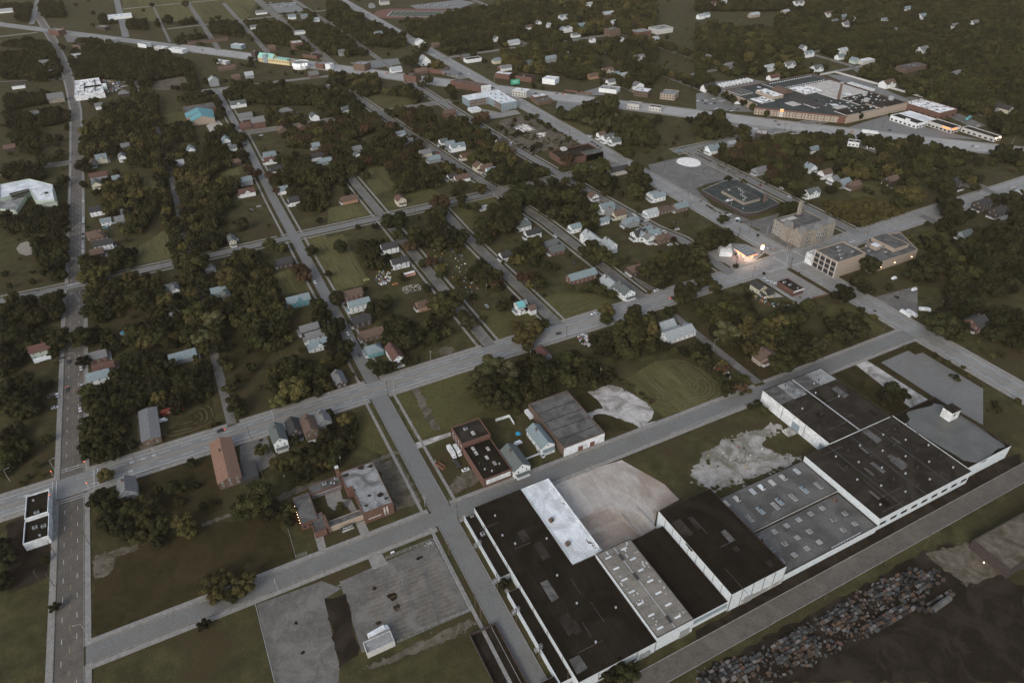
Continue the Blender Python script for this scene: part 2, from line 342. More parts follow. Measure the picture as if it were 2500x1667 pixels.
# crossings, stop bars, arrows and lane symbols
cb=MB()
def bars(x,y,dx,dy,n,w,l,step):
    r=math.atan2(dy,dx)
    for i in range(n):
        t=(i-(n-1)/2)*step; cb.poly([(x+math.cos(r)*(t+a)-math.sin(r)*b,y+math.sin(r)*(t+a)+math.cos(r)*b) for a,b in ((-w/2,-l/2),(w/2,-l/2),(w/2,l/2),(-w/2,l/2))],.42)
bars(-103,606,1,0,11,.45,3,1.1); bars(-103,600,1,0,1,12,.3,1)
for yy in (346.5,370.5): bars(-103,yy,1,0,1,12,.3,1); bars(-103,yy+(2 if yy>358 else -2),1,0,1,12,.3,1)
for xx in (-113,-92): bars(xx,357,1,0,1,.3,15,1); bars(xx+(2 if xx<-103 else 2),357,1,0,1,.3,15,1)
for xx in (425,448): bars(xx,360,0,1,8,.45,2.6,1.9)
for yy in (349,372): bars(436,yy,1,0,8,.45,2.6,1.8)
bars(414,350,0,1,1,.4,22,1)
for x,y in ((-72,360.5),(-66,360.5),(-60,360.5),(-73,353),(-126,360)): bars(x,y,0,1,2,.5,2.4,1.1)
co=cb.build('crossing_marking',M['paint']); co['kind']='stuff'
# ------------------------------------------------------------------ lots, yards, fields
PATCH=[ # name, material, z, tile, outline
 ('car_park','asphalt2',.03,8,'95 870 720 595 975 1075 235 1360 80 870'),
 ('car_park','asphalt2',.034,14,'1000 1560 2040 1100 2240 1560 2240 1568 1000 1568'),
 ('car_park','asphalt2',.036,7,'1755 1030 2200 870 2335 920 2218 992 2321 1454 2290 1900 1950 1900'),
 ('planting_strip','darkdirt',.05,8,'-22 992 126 963 230 1364 81 1454'),
 ('driveway','concrete',.055,14,'1340 1270 1490 1215 1560 1330 1390 1390'),
 ('yard','pink',.03,10,'930 250 1160 130 1560 10 1950 230 2085 370 1880 480 1850 640 1650 750 1330 900'),
 ('gravel_field','gravel',.032,6,'350 1520 400 1480 470 1430 560 1400 640 1380 790 1340 880 1330 850 1380 760 1440 720 1470 780 1510 900 1535 1005 1560 895 1617 760 1660 640 1700 520 1745 400 1790 290 1740 240 1680 290 1600'),
 ('school_roofside_yard','dirt',.03,14,'1385 240 1670 165 1880 560 1910 650 1640 745 1470 350'),
 ('alley_slab','dirt',.033,14,'330 600 520 500 1000 370 1090 310 1640 90 1700 110 1380 250 1100 320 640 520 380 640'),
 ('courtyard','concrete',.035,14,'860 560 1030 500 1060 620 1150 620 1230 760 1170 780 1110 700 960 740 900 690'),
 ('school_path','concrete',.04,14,'1200 880 1300 850 1365 1020 1275 1055'),
 ('school_path','concrete',.041,14,'745 1000 835 970 890 1190 810 1225'),
 ('teal_driveway','teal_paint',.045,14,'580 1330 690 1285 712 1310 590 1365'),
 ('church_car_park','asphalt2',.03,4,'1640 1480 1820 1410 1880 1568 1640 1568'),
 ('church_car_park','asphalt2',.031,7,'1640 0 1880 0 1890 60 1780 120 1650 150'),
 ('bare_lot','slab',.03,5,'1780 1110 1920 1060 2000 1080 2160 1170 2230 1240 2215 1290 2150 1350 1990 1290 1780 1290 1770 1260 1870 1220'),
 ('weed_patch','dgrass',.045,5,'1690 1140 1780 1108 1885 1225 1775 1252'),
 ('weed_patch','dgrass',.046,5,'1815 1275 1900 1250 2040 1325 2085 1365 1950 1395 1850 1345'),
 ('yard_slab','brownslab',.05,10,'1275 690 1385 655 1610 728 1475 785 1360 830 1330 780'),
 ('yard_slab','brownslab',.051,10,'1180 545 1435 452 1530 560 1250 650'),
 ('driveway','slab',.036,5,'2075 1290 2110 1275 2160 1330 2240 1310 2240 1340 2160 1370 2120 1350'),
 ('driveway','slab',.036,5,'570 1470 640 1445 840 1385 845 1410 660 1480 590 1515'),
 ('mown_field','mow',.02,5,'2040 1020 2240 900 2240 1230 2180 1220'),
 ('mown_field','mow',.021,6,'0 900 150 880 330 960 430 1040 460 1130 420 1160 60 1280 0 1230'),
 ('mown_field','lawn',.02,5,'440 1120 960 950 980 1100 1050 1180 1330 1290 1060 1290 840 1380 600 1430'),
 ('mown_field','lawn',.021,5,'160 1210 280 1170 470 1530 420 1560 190 1460'),
 ('mown_field','lawn',.02,5,'1030 550 1220 560 1420 580 1500 660 1160 760'),
 ('mown_field','lawn',.022,5,'1440 480 1600 430 1830 440 1960 480 1960 520 1590 625'),
 ('mown_field','mow',.02,5,'0 60 100 30 280 350 240 380 60 420 0 260'),
 ('mown_field','mow',.022,4,'2070 60 2240 40 2240 330'),
 ('mown_field','mow',.02,4,'950 120 1130 0 1190 200 940 240'),
 ('mown_field','mow',.02,4,'1870 310 2030 250 2130 400 2110 420 1900 450'),
 ('mown_field','dgrass',.02,4,'1540 560 1620 700 1860 850 1700 1050 1600 1020 1540 900'),
 ('mown_field','dgrass',.021,4,'1100 1420 1450 1150 1490 1340 1120 1450'),
 ('mown_field','dgrass',.021,7,'930 130 1420 0 1520 380 1360 440 1100 350 940 280'),
 ('mown_field','dgrass',.022,7,'640 760 1400 480 1900 420 2030 700 1730 900 900 1180 640 1280'),
 ('mown_field','mow',.02,2,'240 1140 420 1140 410 1190 480 1290 320 1330 250 1210'),
 ('mown_field','mow',.02,2,'0 1420 230 1390 320 1460 0 1530'),
 ('mown_field','lawn',.02,2,'440 1360 700 1290 830 1360 440 1440 380 1400'),
 ('mown_field','mow',.02,1,'960 1220 1080 1220 1060 1400 1000 1450'),
 ('mown_field','mow',.02,1,'1480 1200 1680 1120 1700 1170 1560 1220'),
 ('mown_field','lawn',.02,2,'280 650 560 670 600 740 360 760 290 700'),
 ('mown_field','lawn',.02,2,'1570 820 1700 840 1830 880 1800 920 1720 920'),
 ('mown_field','mow',.02,1,'840 0 1760 0 1680 150 840 150'),
 ('vacant_lot','dirt',.03,19,'680 640 1040 560 1330 700 1740 970 1150 1090 1000 1010 700 850 640 760'),
 ('rubble_patch','white_rubble',.05,19,'860 720 1020 690 1160 770 950 810'),
 ('rubble_patch','white_rubble',.051,19,'1170 820 1300 800 1290 870 1220 870'),
 ('car_park','asphalt2',.03,18,'100 190 640 70 1100 340 960 350 740 400 620 450 820 650 1240 800 1060 840 700 600 440 440 140 290'),
  ('forecourt','asphalt2',.03,18,'1090 840 1540 720 1500 780 1460 850 1450 900 1780 1080 1600 1140 1400 1000 1260 930'),
 ('island_lawn','lawn',.045,18,'1400 540 1560 560 1550 610 1400 760 1210 800 1160 720'),
 ('island_lawn','lawn',.05,18,'1100 840 1180 850 1330 900 1270 930'),
 ('forecourt','concrete',.03,18,'1030 1050 1170 1060 1330 1120 1400 1140 1180 1300 1060 1310 700 1180 860 1100'),
 ('car_park','concrete',.03,15,'790 510 1030 430 1440 670 1160 740'),
 ('car_park','asphalt2',.03,15,'1820 700 2240 590 2240 860 2140 900'),
 ('patio','slab',.035,15,'880 610 1020 690 900 700 860 640'),
 ('sports_court','asphalt',.03,13,'1310 130 1560 20 1620 60 1690 40 2240 370 2240 700 1810 455'),
 ('driveway','slab',.03,13,'1080 150 1180 110 1740 470 1600 560'),
 ('factory_verge','dgrass',.02,13,'890 240 1080 160 1600 560 1450 640 1380 580'),
 ('factory_verge','dgrass',.021,6,'1230 980 1350 930 1600 1090 1500 1160'),
 ('factory_verge','dgrass',.02,13,'1190 110 1550 -20 1700 -30 2240 330 2240 370 1690 40 1620 60 1560 20 1310 130 1810 455 1740 470'),
 ('car_park','asphalt',.03,3,'0 640 180 620 400 770 0 750'),
 ('truck_yard','asphalt',.03,3,'130 560 360 540 470 560 190 630 100 610'),
 ('truck_yard','asphalt',.03,3,'880 510 1080 520 1350 640 1500 700 1450 720 1000 560'),
 ('car_park','asphalt',.03,3,'1040 870 1300 790 1560 870 1960 960 1200 910'),
 ('forecourt','concrete',.03,3,'230 850 450 870 640 900 500 930 440 940'),
 ('car_park','asphalt',.03,2,'1560 680 1850 600 1900 650 1700 660'),
 ('car_park','asphalt',.031,2,'1570 690 1740 700 1740 740 1640 760 1560 740'),
 ('car_park','asphalt',.03,2,'560 40 900 0 1010 20 900 60 620 70'),
 ('running_track','track_red',.03,2,'310 100 340 75 420 62 800 62 880 75 900 95 860 115 760 128 420 128 330 118'),
 ('football_field','pitch',.05,2,'440 80 815 80 720 118 405 112'),
 ('car_park','asphalt',.03,2,'780 460 900 470 990 530 900 545 760 500'),
 ('car_park','asphalt',.03,2,'150 430 480 400 500 440 250 480'),
 ('car_park','asphalt',.03,1,'1830 30 2010 15 2090 80 1900 90'),
 ('clinic_court','concrete',.03,19,'240 460 900 500 960 550 700 600 560 620 420 550'),
 ('clinic_lawn','lawn',.04,19,'160 400 260 450 560 390 640 450 700 530 860 500 880 470 700 540 420 480 240 460'),
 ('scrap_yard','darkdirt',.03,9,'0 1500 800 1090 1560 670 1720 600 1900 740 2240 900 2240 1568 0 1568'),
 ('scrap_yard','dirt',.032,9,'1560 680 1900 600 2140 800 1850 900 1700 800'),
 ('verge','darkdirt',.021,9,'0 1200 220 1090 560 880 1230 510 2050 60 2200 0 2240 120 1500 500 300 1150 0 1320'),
 ('baseball_infield','pale_sand2',.03,4,'110 130 140 95 210 75 250 130 245 165 180 180 130 165'),
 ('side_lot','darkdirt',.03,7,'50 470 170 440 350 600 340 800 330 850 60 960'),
 ('back_lot','dirt',.03,8,'930 120 1060 90 1060 180 840 290 830 210'),
 ('back_lot','dirt',.031,4,'930 1230 1060 1210 1090 1450 960 1540'),
 ('dirt_path','dirt',.035,5,'570 1090 620 1080 700 1230 770 1370 720 1380 640 1240'),
 ('ring_bed','dirt',.035,5,'750 830 790 805 850 805 870 830 850 860 780 860'),
 ('dirt_path','dirt',.035,7,'640 700 950 610 940 650 780 720 780 800 640 870'),
 ('dirt_path','dirt',.035,7,'1370 480 1600 400 1630 410 1390 500'),
 ('rubble_lot','dirt',.035,8,'230 1480 960 1130 1020 1160 900 1240 300 1480'),
 ('car_park','asphalt2',.03,3,'1660 770 1800 780 1980 860 1900 880'),
 ('car_park','asphalt2',.031,1,'430 230 600 250 560 290 460 290'),
 ('open_lot','gravel',.03,1,'1400 620 1580 600 1570 640 1430 640'),
 ('court','pink',.03,1,'1410 860 1490 820 1530 860 1510 910 1440 910'),
 ('junk_yard','dirt',.03,1,'690 540 760 545 870 570 860 600 720 640'),
 ('junk_yard','dirt',.031,1,'1030 560 1280 520 1310 580 1140 620 1040 610'),
 ('parking_strip','asphalt2',.03,5,'2050 300 2240 400 2240 440 2140 380'),
 ('lawn','lawn',.02,6,'1130 640 1200 510 1330 520 1580 690 1440 720 1300 560 1200 600'),
 ('vacant_lot','dgrass',.02,6,'420 800 640 770 1000 850 1060 900 700 1040'),
 ('lawn','lawn',.02,1,'1110 790 1260 760 1460 770 1480 820 1320 850 1120 850'),
 ('lawn','lawn',.02,1,'1850 800 2050 790 2060 850 1880 870'),
 ('lawn','mow',.02,3,'440 930 600 905 640 950 620 985'),
 ('lawn','lawn',.02,3,'0 880 230 870 240 930 0 1000'),
 ('lawn','lawn',.02,3,'940 1190 1270 1290 1500 1400 1540 1420 1340 1500 1200 1540'),
 ('lawn','lawn',.021,3,'1060 1000 1270 1070 1150 1090 1070 1060'),
 ('lawn','lawn',.02,2,'820 1410 1120 1350 1240 1420 1040 1400 990 1440 1000 1568 960 1568'),
]
M['brownslab']=mat('brown_stained_concrete',(.36,.285,.225),(.29,.23,.18),.3,detail=9,rough=.75,brick=(6,6,.06,.85))
M['teal_paint']=mat('teal_paint',(.16,.42,.42),None,.8); M['pale_sand']=mat('pale_sand',(.86,.82,.76),None,.3); M['pale_sand2']=mat('pale_sand_infield',(.28,.25,.20),None,.3)
M['white_rubble']=mat('white_rubble',(.70,.64,.58),(.14,.12,.10),.25,lo=.5,hi=.56,detail=10); M['track_red']=mat('running_track_surface',(.17,.075,.055),None,.3); M['pitch']=mat('pitch_turf',(.06,.075,.045),None,.2)
def rough(P,amp,step):
    D=dense(list(P)+[P[0]],step)[:-1]
    return [(x+rng.normal()*amp,y+rng.normal()*amp) for x,y in D]
ROUGH={'gravel':(1.3,2.5),'dirt':(.5,2),'dgrass':(.6,3),'darkdirt':(.6,3),'white_rubble':(.8,1.5),'slab':(.25,2),'mow':(.3,4),'lawn':(.25,4)}
WEED=MB(); SPIL={k:MB() for k in ('gravel','slab','dirt')}
for i,(n,m,z,t,p) in enumerate(PATCH):
    P=WP(t,p)
    if m in ROUGH and n not in ('driveway','patio'): P=rough(P,*ROUGH[m])
    sheet(n,P,z+.0006*i,M[m])
    if m in ('gravel','slab','dirt') and n not in ('driveway','patio','ring_bed','alley_slab'):
        D=dense(WP(t,p)+[WP(t,p)[0]],1.6)
        for x,y in D:
            for _ in range(2 if m=='gravel' else 1):
                if rng.random()<.6: continue
                a=rng.uniform(0,6.28); d=abs(rng.normal())*(3.2 if m=='gravel' else 1.3); q=rng.uniform(.35,1.5 if m=='gravel' else .8); X,Y=x+d*math.cos(a),y+d*math.sin(a)
                if road_dist(X,Y)<1: continue
                b_=rng.random()<.55; (WEED if b_ else SPIL[m]).poly([(X+math.cos(s)*q*rng.uniform(.5,1.3),Y+math.sin(s)*q*rng.uniform(.5,1.3)) for s in np.linspace(0,5.4,8)],.105 if b_ else .018)
def line(mb,a,b,w=.12,z=.2,m=0):
    d=math.dist(a,b) or 1; nx,ny=-(b[1]-a[1])/d*w/2,(b[0]-a[0])/d*w/2
    mb.face([(a[0]-nx,a[1]-ny,z),(b[0]-nx,b[1]-ny,z),(b[0]+nx,b[1]+ny,z),(a[0]+nx,a[1]+ny,z)],m)
_x,_y=W(18,545,163); sheet('sand_patch',[(_x+12.5*math.cos(a)*(1+.04*math.sin(3*a)),_y+14*math.sin(a)) for a in np.linspace(0,2*math.pi,32,endpoint=False)],.1,M['pale_sand'])
o=WEED.build('weeds',M['grass']); o['kind']='stuff'
for k,b_ in SPIL.items():
    o=b_.build('loose_'+{'gravel':'gravel','slab':'concrete_crumbs','dirt':'dirt'}[k],M[k]); o['kind']='stuff'
# rows of pale clippings left by the mower
cl=MB()
def rings(t,p,n,gap,d0=1.0):
    P=WP(t,p); xs=sorted(a[0] for a in P); ys=sorted(a[1] for a in P); cx,cy=(xs[0]+xs[-1])/2,(ys[0]+ys[-1])/2; hx,hy=(xs[-1]-xs[0])/2,(ys[-1]-ys[0])/2
    for k in range(n):
        X,Y=hx-d0-k*gap*1.0,hy-d0-k*gap*1.0
        if min(X,Y)<1.5: break
        m=int(2*(X+Y)/1.6); ph=rng.uniform(0,6); Q=[]
        for q in range(m):
            a=2*math.pi*q/m; c,s_=math.cos(a),math.sin(a); w_=1+.012*math.sin(3*a+ph)+.006*math.sin(11*a)
            Q.append((cx+X*w_*math.copysign(abs(c)**.62,c),cy+Y*w_*math.copysign(abs(s_)**.62,s_)))
        on=True
        for i in range(len(Q)):
            if rng.random()<.12: on=not on
            if on or rng.random()<.35:
                mx=((Q[i][0]+Q[i-1][0])/2,(Q[i][1]+Q[i-1][1])/2)
                if inpoly1(mx,P): line(cl,Q[i-1],Q[i],.3+.45*rng.random(),.10+.0004*k)
def inpoly1(p,P):
    c=False; j=len(P)-1
    for i in range(len(P)):
        if (P[i][1]>p[1])!=(P[j][1]>p[1]) and p[0]<(P[j][0]-P[i][0])*(p[1]-P[i][1])/(P[j][1]-P[i][1])+P[i][0]: c=not c
        j=i
    return c
def rows(t,a,b,n,gap,L,ang=0):
    x,y=W(t,a,b)
    for k in range(n):
        for j in range(int(L/5)):
            if rng.random()<.6:
                o=k*gap+rng.normal()*.15; p=(x+o,y-j*5) if ang==0 else (x+j*5,y-o); q=(x+o+rng.normal()*.2,y-j*5-5) if ang==0 else (x+j*5+5,y-o+rng.normal()*.2); line(cl,p,q,.3+.3*rng.random(),.075+.0003*k)
rings(6,'0 900 150 880 330 960 430 1040 460 1130 420 1160 60 1280 0 1230',9,2.3); rings(5,'1460 500 1620 440 1830 450 1950 490 1940 515 1600 610',6,2.2); rings(2,'250 1150 410 1150 400 1200 460 1290 320 1320 260 1220',6,2.4)
rings(5,'10 60 100 40 260 350 220 370 60 400 5 250',6,2.2); rings(2,'10 1430 225 1400 310 1460 5 1520',5,2); rings(4,'1100 1420 1440 1170 1480 1330 1120 1440',6,3)
rings(5,'750 830 790 805 850 805 870 830 850 860 780 860',1,1,.2); rings(1,'965 1230 1075 1230 1055 1390 1005 1440',4,2.6); rings(4,'955 125 1125 5 1180 195 945 235',6,2.6)
M['clip']=mat('mown_clippings',(.135,.12,.058),(.085,.077,.034),.6,rough=.95); o=cl.build('clippings',M['clip']); o['kind']='stuff'
# pale edge lines of the car parks and football pitch
lb=MB()
P4=WP(2,'440 80 815 80 720 118 405 112')
for i in range(4): line(lb,P4[i-1],P4[i],1.6,.26)
for k in range(1,10):
    a=Vector(P4[0]).lerp(P4[1],k/10); b=Vector(P4[3]).lerp(P4[2],k/10); line(lb,a,b,.5,.262+.001*k)
C=WP(8,'270 900 780 700 935 1075 300 1330')
for k in range(0,15):
    f=k/14; a=Vector(C[0]).lerp(C[3],f); b=Vector(C[1]).lerp(C[2],f)
    for s in range(4): line(lb,a.lerp(b,s/4+.01),a.lerp(b,s/4+.2),.11,.21+.0005*k,1)
st=MB()
for t_,a,b,r in ((8,445,975,3),(8,470,1050,2.2),(8,620,718,1.2),(8,640,708,.9),(8,350,1155,1.6),(8,320,920,1.3),(7,2025,1158,1.1),(7,2070,1362,1.2),(8,1340,860,.8),(6,1650,465,2.5),(6,1500,560,1.5),(4,1785,1440,1.4)):
    x,y=W(t_,a,b); st.poly([(x+math.cos(q)*r*rng.uniform(.5,1.15),y+math.sin(q)*r*rng.uniform(.5,1.15)) for q in np.linspace(0,5.8,13)],.2)
o=st.build('oil_stain',M['darkdirt']); o['kind']='stuff'
for a,b,c_,d_,w_ in ((1550,510,1710,700,1.0),(1680,450,1860,640,2.2),(1440,450,1690,715,.3)):
    p_,q_=W(10,a,b),W(10,c_,d_); y_=MB(); y_.box(0,0,0,math.dist(p_,q_),w_,.7 if w_>.5 else .12); k_=y_.build('yard_kerb',M['pink'],None,((p_[0]+q_[0])/2,(p_[1]+q_[1])/2,.05),math.atan2(q_[1]-p_[1],q_[0]-p_[0])); k_['kind']='structure'
o=lb.build('line_marking',[M['paint'],M['yellow']]); o['kind']='stuff'
for k,(a,b,c_,d_) in enumerate(((131,200,158,200.3),(137,196,160,196.2))): pass
# ------------------------------------------------------------------ building kit
FOOT=[]   # (x, y, radius, top height) of every building, keeps the wood clear of them
def _unitwin(frame,glass):
    b=MB(); b.box(0,-.05,-.5,1,.14,1,0,bottom=True)
    for x in (-.21,.21): b.box(x,-.135,-.42,.37,.03,.84,1,bottom=True)
    return b.mesh('window',[frame,glass])
WIN={'w':_unitwin(M['white'],M['glass']),'d':_unitwin(M['dark'],M['glass']),'l':_unitwin(M['white'],M['lit']),'b':_unitwin(WALL['b'],M['dark'])}
def _unitdoor(m):
    b=MB(); b.box(0,-.05,0,1,.12,1,0); b.box(0,-.12,.05,.82,.04,.9,1); return b.mesh('door',[M['white'],m])
M['reddoor']=mat('red_brown_door',(.17,.07,.05),None,2); M['greydoor']=mat('grey_door',(.28,.28,.27),None,2); M['bluedoor']=mat('blue_grey_door',(.16,.2,.22),None,2)
DOOR={'r':_unitdoor(M['reddoor']),'g':_unitdoor(M['greydoor']),'k':_unitdoor(M['bluedoor']),'d':_unitdoor(M['dark'])}
NWIN=0
def wins(par,org,a,b,zs,n,w,h,kind='w',minpx=3.6,name='window',mesh=None):
    """n windows per storey along the wall a-b (outside is to the right of a->b); org is the parent's place"""
    global NWIN
    mx,my=(a[0]+b[0])/2,(a[1]+b[1])/2; r=math.atan2(b[1]-a[1],b[0]-a[0]); nx,ny=math.sin(r),-math.cos(r)
    if nx*(0-mx)+ny*(0-my)<=0: return
    _,_,d=proj(mx,my,5)
    if F*w/d<minpx and F*h/d<minpx+1: return
    L=math.dist(a,b)
    for z in zs:
        for i in range(n):
            t=(i+.5)/n; x=a[0]+(b[0]-a[0])*t; y=a[1]+(b[1]-a[1])*t
            o=put(name,mesh or WIN[kind],par,(x-org[0]+nx*.02,y-org[1]+ny*.02,z),r); o.scale=(w,1,h); NWIN+=1
def rect(x0,y0,x1,y1): return [(x0,y0),(x1,y0),(x1,y1),(x0,y1)]
def block(par,org,poly,h,wall,roof,par_h=.6,z0=0,cap=None,names=('wall','roof')):
    P=[(p[0]-org[0],p[1]-org[1]) for p in poly]
    a=sum(P[i-1][0]*P[i][1]-P[i][0]*P[i-1][1] for i in range(len(P)))
    if a<0: P=P[::-1]
    I=inset(P,.35); I=I[-1:]+I[:-1] if False else I
    b=MB(); b.prism(P,z0,h+par_h,0,top=False)
    if par_h>0:
        b.prism(I[::-1],h-.05,h+par_h,1,top=False)
        for k in range(len(P)):   # inner faces look inwards
            pass
        n=len(P)
        for i in range(n):
            p,q=P[i],P[(i+1)%n]; bi=min(range(n),key=lambda j:math.dist(I[j],p)); bj=min(range(n),key=lambda j:math.dist(I[j],q))
            b.face([(*p,h+par_h),(*q,h+par_h),(*I[bj],h+par_h),(*I[bi],h+par_h)],1)
    b.build(names[0],[wall,cap or wall],par)
    r=MB(); r.poly(inset(P,.2) if par_h>0 else P,h); r.build(names[1],roof,par)
def building(name,base,cat,poly,h,wall,roof,par_h=.6,cap=None,label=None,group=None):
    if name.startswith('factory') and cap is None: cap=M['roofdark']
    cx=sum(p[0] for p in poly)/len(poly); cy=sum(p[1] for p in poly)/len(poly)
    e=empty(name,(cx,cy,0)); tag(e,label,cat,group,base=None if label else base)
    block(e,(cx,cy),poly,h,wall,roof,par_h,cap=cap)
    for i in range(len(poly)):
        a,b=poly[i-1],poly[i]; n=max(1,int(math.dist(a,b)/9))
        for k in range(n): FOOT.append((a[0]+(b[0]-a[0])*k/n*.9+(cx-a[0])*.1,a[1]+(b[1]-a[1])*k/n*.9+(cy-a[1])*.1,4.5,h))
    r=min(math.dist(p,(cx,cy)) for p in poly)*.8
    FOOT.append((cx,cy,r,h)); e['top']=h
    return e,(cx,cy)
_vm=MB(); _vm.tube((0,0,0),(0,0,.7),.35,.35,8); _vm.tube((0,0,.7),(0,0,.95),.55,.5,8); VENT=_vm.mesh('roof_vent',M['metal'])
_vm=MB(); _vm.tube((0,0,0),(0,0,1.1),.3,.3,8); _vm.tube((0,0,1.1),(0,0,1.5),.5,.45,8); VENTD=_vm.mesh('roof_vent',M['dark'])
_vm=MB(); _vm.box(0,0,0,2.2,1.6,1.1,0); _vm.box(0,0,1.1,1.4,1.1,.12,1); _vm.box(0,-.82,.25,1.8,.05,.6,1,bottom=True); UNIT=_vm.mesh('rooftop_unit',[M['metal'],M['dark']])
_vm=MB(); _vm.box(0,0,0,2.2,1.8,1.7,0); [_vm.box(0,-.92,.25+.35*k,1.8,.05,.2,1,bottom=True) for k in range(4)]; COOLER=_vm.mesh('rooftop_unit',[WALL['n'],M['dark']])
def onroof(par,org,items,h,rz=0):
    for it in items:
        k,x,y=it[0],it[1],it[2]; me={'v':VENT,'V':VENTD,'u':UNIT,'c':COOLER}[k]
        put('roof_vent' if k in 'vV' else 'rooftop_unit',me,par,(x-org[0],y-org[1],h),rz+(.2*it[3] if len(it)>3 else 0))
def skylight(par,x,y,z,w,l,m,name='skylight'):
    b=MB(); b.box(0,0,0,w,l,.35,0); b.box(0,0,.35,w-.2,l-.2,.12,1); b.build(name,[M['metal'],m],par,(x,y,z))
def pilasters(par,org,a,b,h,step,m,w=.35):
    n=max(1,int(math.dist(a,b)/step)); r=math.atan2(b[1]-a[1],b[0]-a[0]); nx,ny=math.sin(r),-math.cos(r)
    for i in range(n+1):
        t=i/n; q=MB(); q.box(0,0,0,w,.3,h,0,r); q.build('pilaster',m,par,(a[0]+(b[0]-a[0])*t-org[0]+nx*.12,a[1]+(b[1]-a[1])*t-org[1]+ny*.12,0))
M['seam']=mat('panel_seam',(.2,.2,.2),None,1)
# ------------------------------------------------------------------ the long works in front
FW_=WALL['m']
f,o=building('factory_hall','','factory',rect(88.2,126,127.4,176.5)[:2]+[(127.4,176.5),(115.4,176.5),(115.4,231),(88.2,231)],7,FW_,M['roofblack'],.5,label='long black-roofed factory hall with white side wall along the street')
pilasters(f,o,(88.2,231),(88.2,126),7.3,12,M['seam'],.2); pilasters(f,o,(88.2,126),(127,126),7.3,8,M['seam'],.2)
onroof(f,o,[('v',95.5,221,1),('v',93.4,208,2),('v',96.7,200.5),('v',106,175,1),('v',106.5,158,2),('v',112,196,1),('v',121,148),('v',104,138,1)],7)
for x0,y0,x1,y1 in ((82,189,88,230.5),(82,131,88,180),(74,127,81.6,135)):
    b=MB(); b.prism([(x-o[0],y-o[1]) for x,y in rect(x0,y0,x1,y1)],0,3.6,0,top=False); b.poly([(x-o[0],y-o[1]) for x,y in rect(x0,y0,x1,y1)],3.5,1); b.box(x0+.2-o[0],(y0+y1)/2-o[1],3.5,.5,y1-y0,.55,0); b.build('side_annexe',[FW_,M['roofblack']],f)
put('rooftop_unit',UNIT,f,(86-o[0],216-o[1],3.5)).scale=(.9,1.2,1); put('rooftop_unit',UNIT,f,(86-o[0],229-o[1],3.5)).scale=(.8,.6,.7)
wins(f,o,(88.2,126),(127,126),[2],5,3,1.6,'d'); 
b=MB(); b.box(0,0,0,5,.3,4); b.build('loading_door',M['greydoor'],f,(121.5-o[0],125.8-o[1],0))
f,o=building('factory_hall','','factory',rect(115.6,177,132.3,230.6),7.4,FW_,M['roofwhite'],.4,cap=M['roofwhite'],label='white membrane-roofed factory hall between the black roof and the concrete yard')
onroof(f,o,[('c',119.4,204.5,1),('c',119.4,188,1)],7.4)
for k,(x,y,s) in enumerate(((131,222,.8),(131,212,1.2),(130.6,209,.9),(131,198,1.3),(130.4,196,.7),(129.5,184,1.8),(130.4,181,1.3),(121,184,.5))):
    b=MB(); b.poly([(x-o[0]+math.cos(a)*s*(.5+.5*rng.random())*.6,y-o[1]+math.sin(a)*s*(.7+.9*rng.random())*1.6) for a in np.linspace(0,5.7,11)],7.42+k*.003); b.build('roof_stain',M['roofpatch'],f)
f,o=building('factory_bay','','factory',rect(115.6,146,127.2,176.2),4.4,FW_,M['roofdark'],.0,label='sunken dark-roofed bay between black hall and corrugated roof')
onroof(f,o,[('v',121.5,164)],4.4); FOOT.pop()
f,o=building('factory_shed','','factory',rect(127.6,126.2,147.5,175.4),9.6,FW_,M['ribroof'],.12,label='factory shed with brown corrugated roof and pale skylight strips')
for i in range(7):
    for x in (131.5,141.5):
        b=MB(); b.box(0,0,0,3.2,.95,.07); b.build('skylight',M['roofwhite'],f,(x+rng.uniform(-.5,.5)-o[0],171-i*6.9+(.8 if x>135 else 0)-o[1],9.62))
for y in (168,156,131): 
    b=MB(); b.box(0,0,0,.9,3.6,.5); b.box(0,0,.5,1.2,3.8,.15); b.build('ridge_vent',M['dark'],f,(137.2-o[0],y-o[1],9.62))
b=MB(); b.box(0,0,0,.35,48,.16); b.build('ridge_cap',M['metal'],f,(137.4-o[0],150.8-o[1],9.62))
for k in range(26):
    b=MB(); b.box(0,0,0,.45,rng.choice([.5,.5,1.2,2.0]),.1); b.build('roof_patch',M['white'],f,(rng.choice([rng.uniform(140,147),rng.uniform(128.5,134)])-o[0],rng.uniform(128,174)-o[1],9.64))
onroof(f,o,[('v',144.6,161),('v',145.2,145)],9.6)
b=MB(); b.box(0,0,0,5.2,.3,5); b.build('loading_door',M['greydoor'],f,(143-o[0],126-o[1],0))
f,o=building('factory_bay','','factory',rect(147.8,127.4,168,176),6.6,FW_,M['roofblack'],.25,label='lower black-roofed bay right of the corrugated factory roof')
b=MB(); b.box(0,0,0,19.5,.12,2.6); b.build('window_band',WALL['k'],f,(158-o[0],127.25-o[1],3))
f,o=building('factory_hall','','factory',rect(168.3,126.6,201,181),12.5,FW_,M['roofblack'],.35,label='tallest black-roofed factory hall with bright ribbed metal walls')
pilasters(f,o,(168.3,181),(168.3,126.6),12.5,6,M['seam'],.15); pilasters(f,o,(168.3,126.6),(201,126.6),12.5,6.5,M['seam'],.2)
b=MB(); b.box(0,0,0,5,.3,4.6); b.build('loading_door',M['greydoor'],f,(180-o[0],126.4-o[1],0))
b=MB(); b.box(0,0,0,24,.15,2.4); b.build('window_band',M['slab'],f,(188-o[0],126.45-o[1],1))
f,o=building('factory_bay','','factory',rect(201.3,127,264.7,152.4),4.6,FW_,M['pebble'],.5,label='lower gravel-roofed factory bay with square roof hatches by the dark lane')
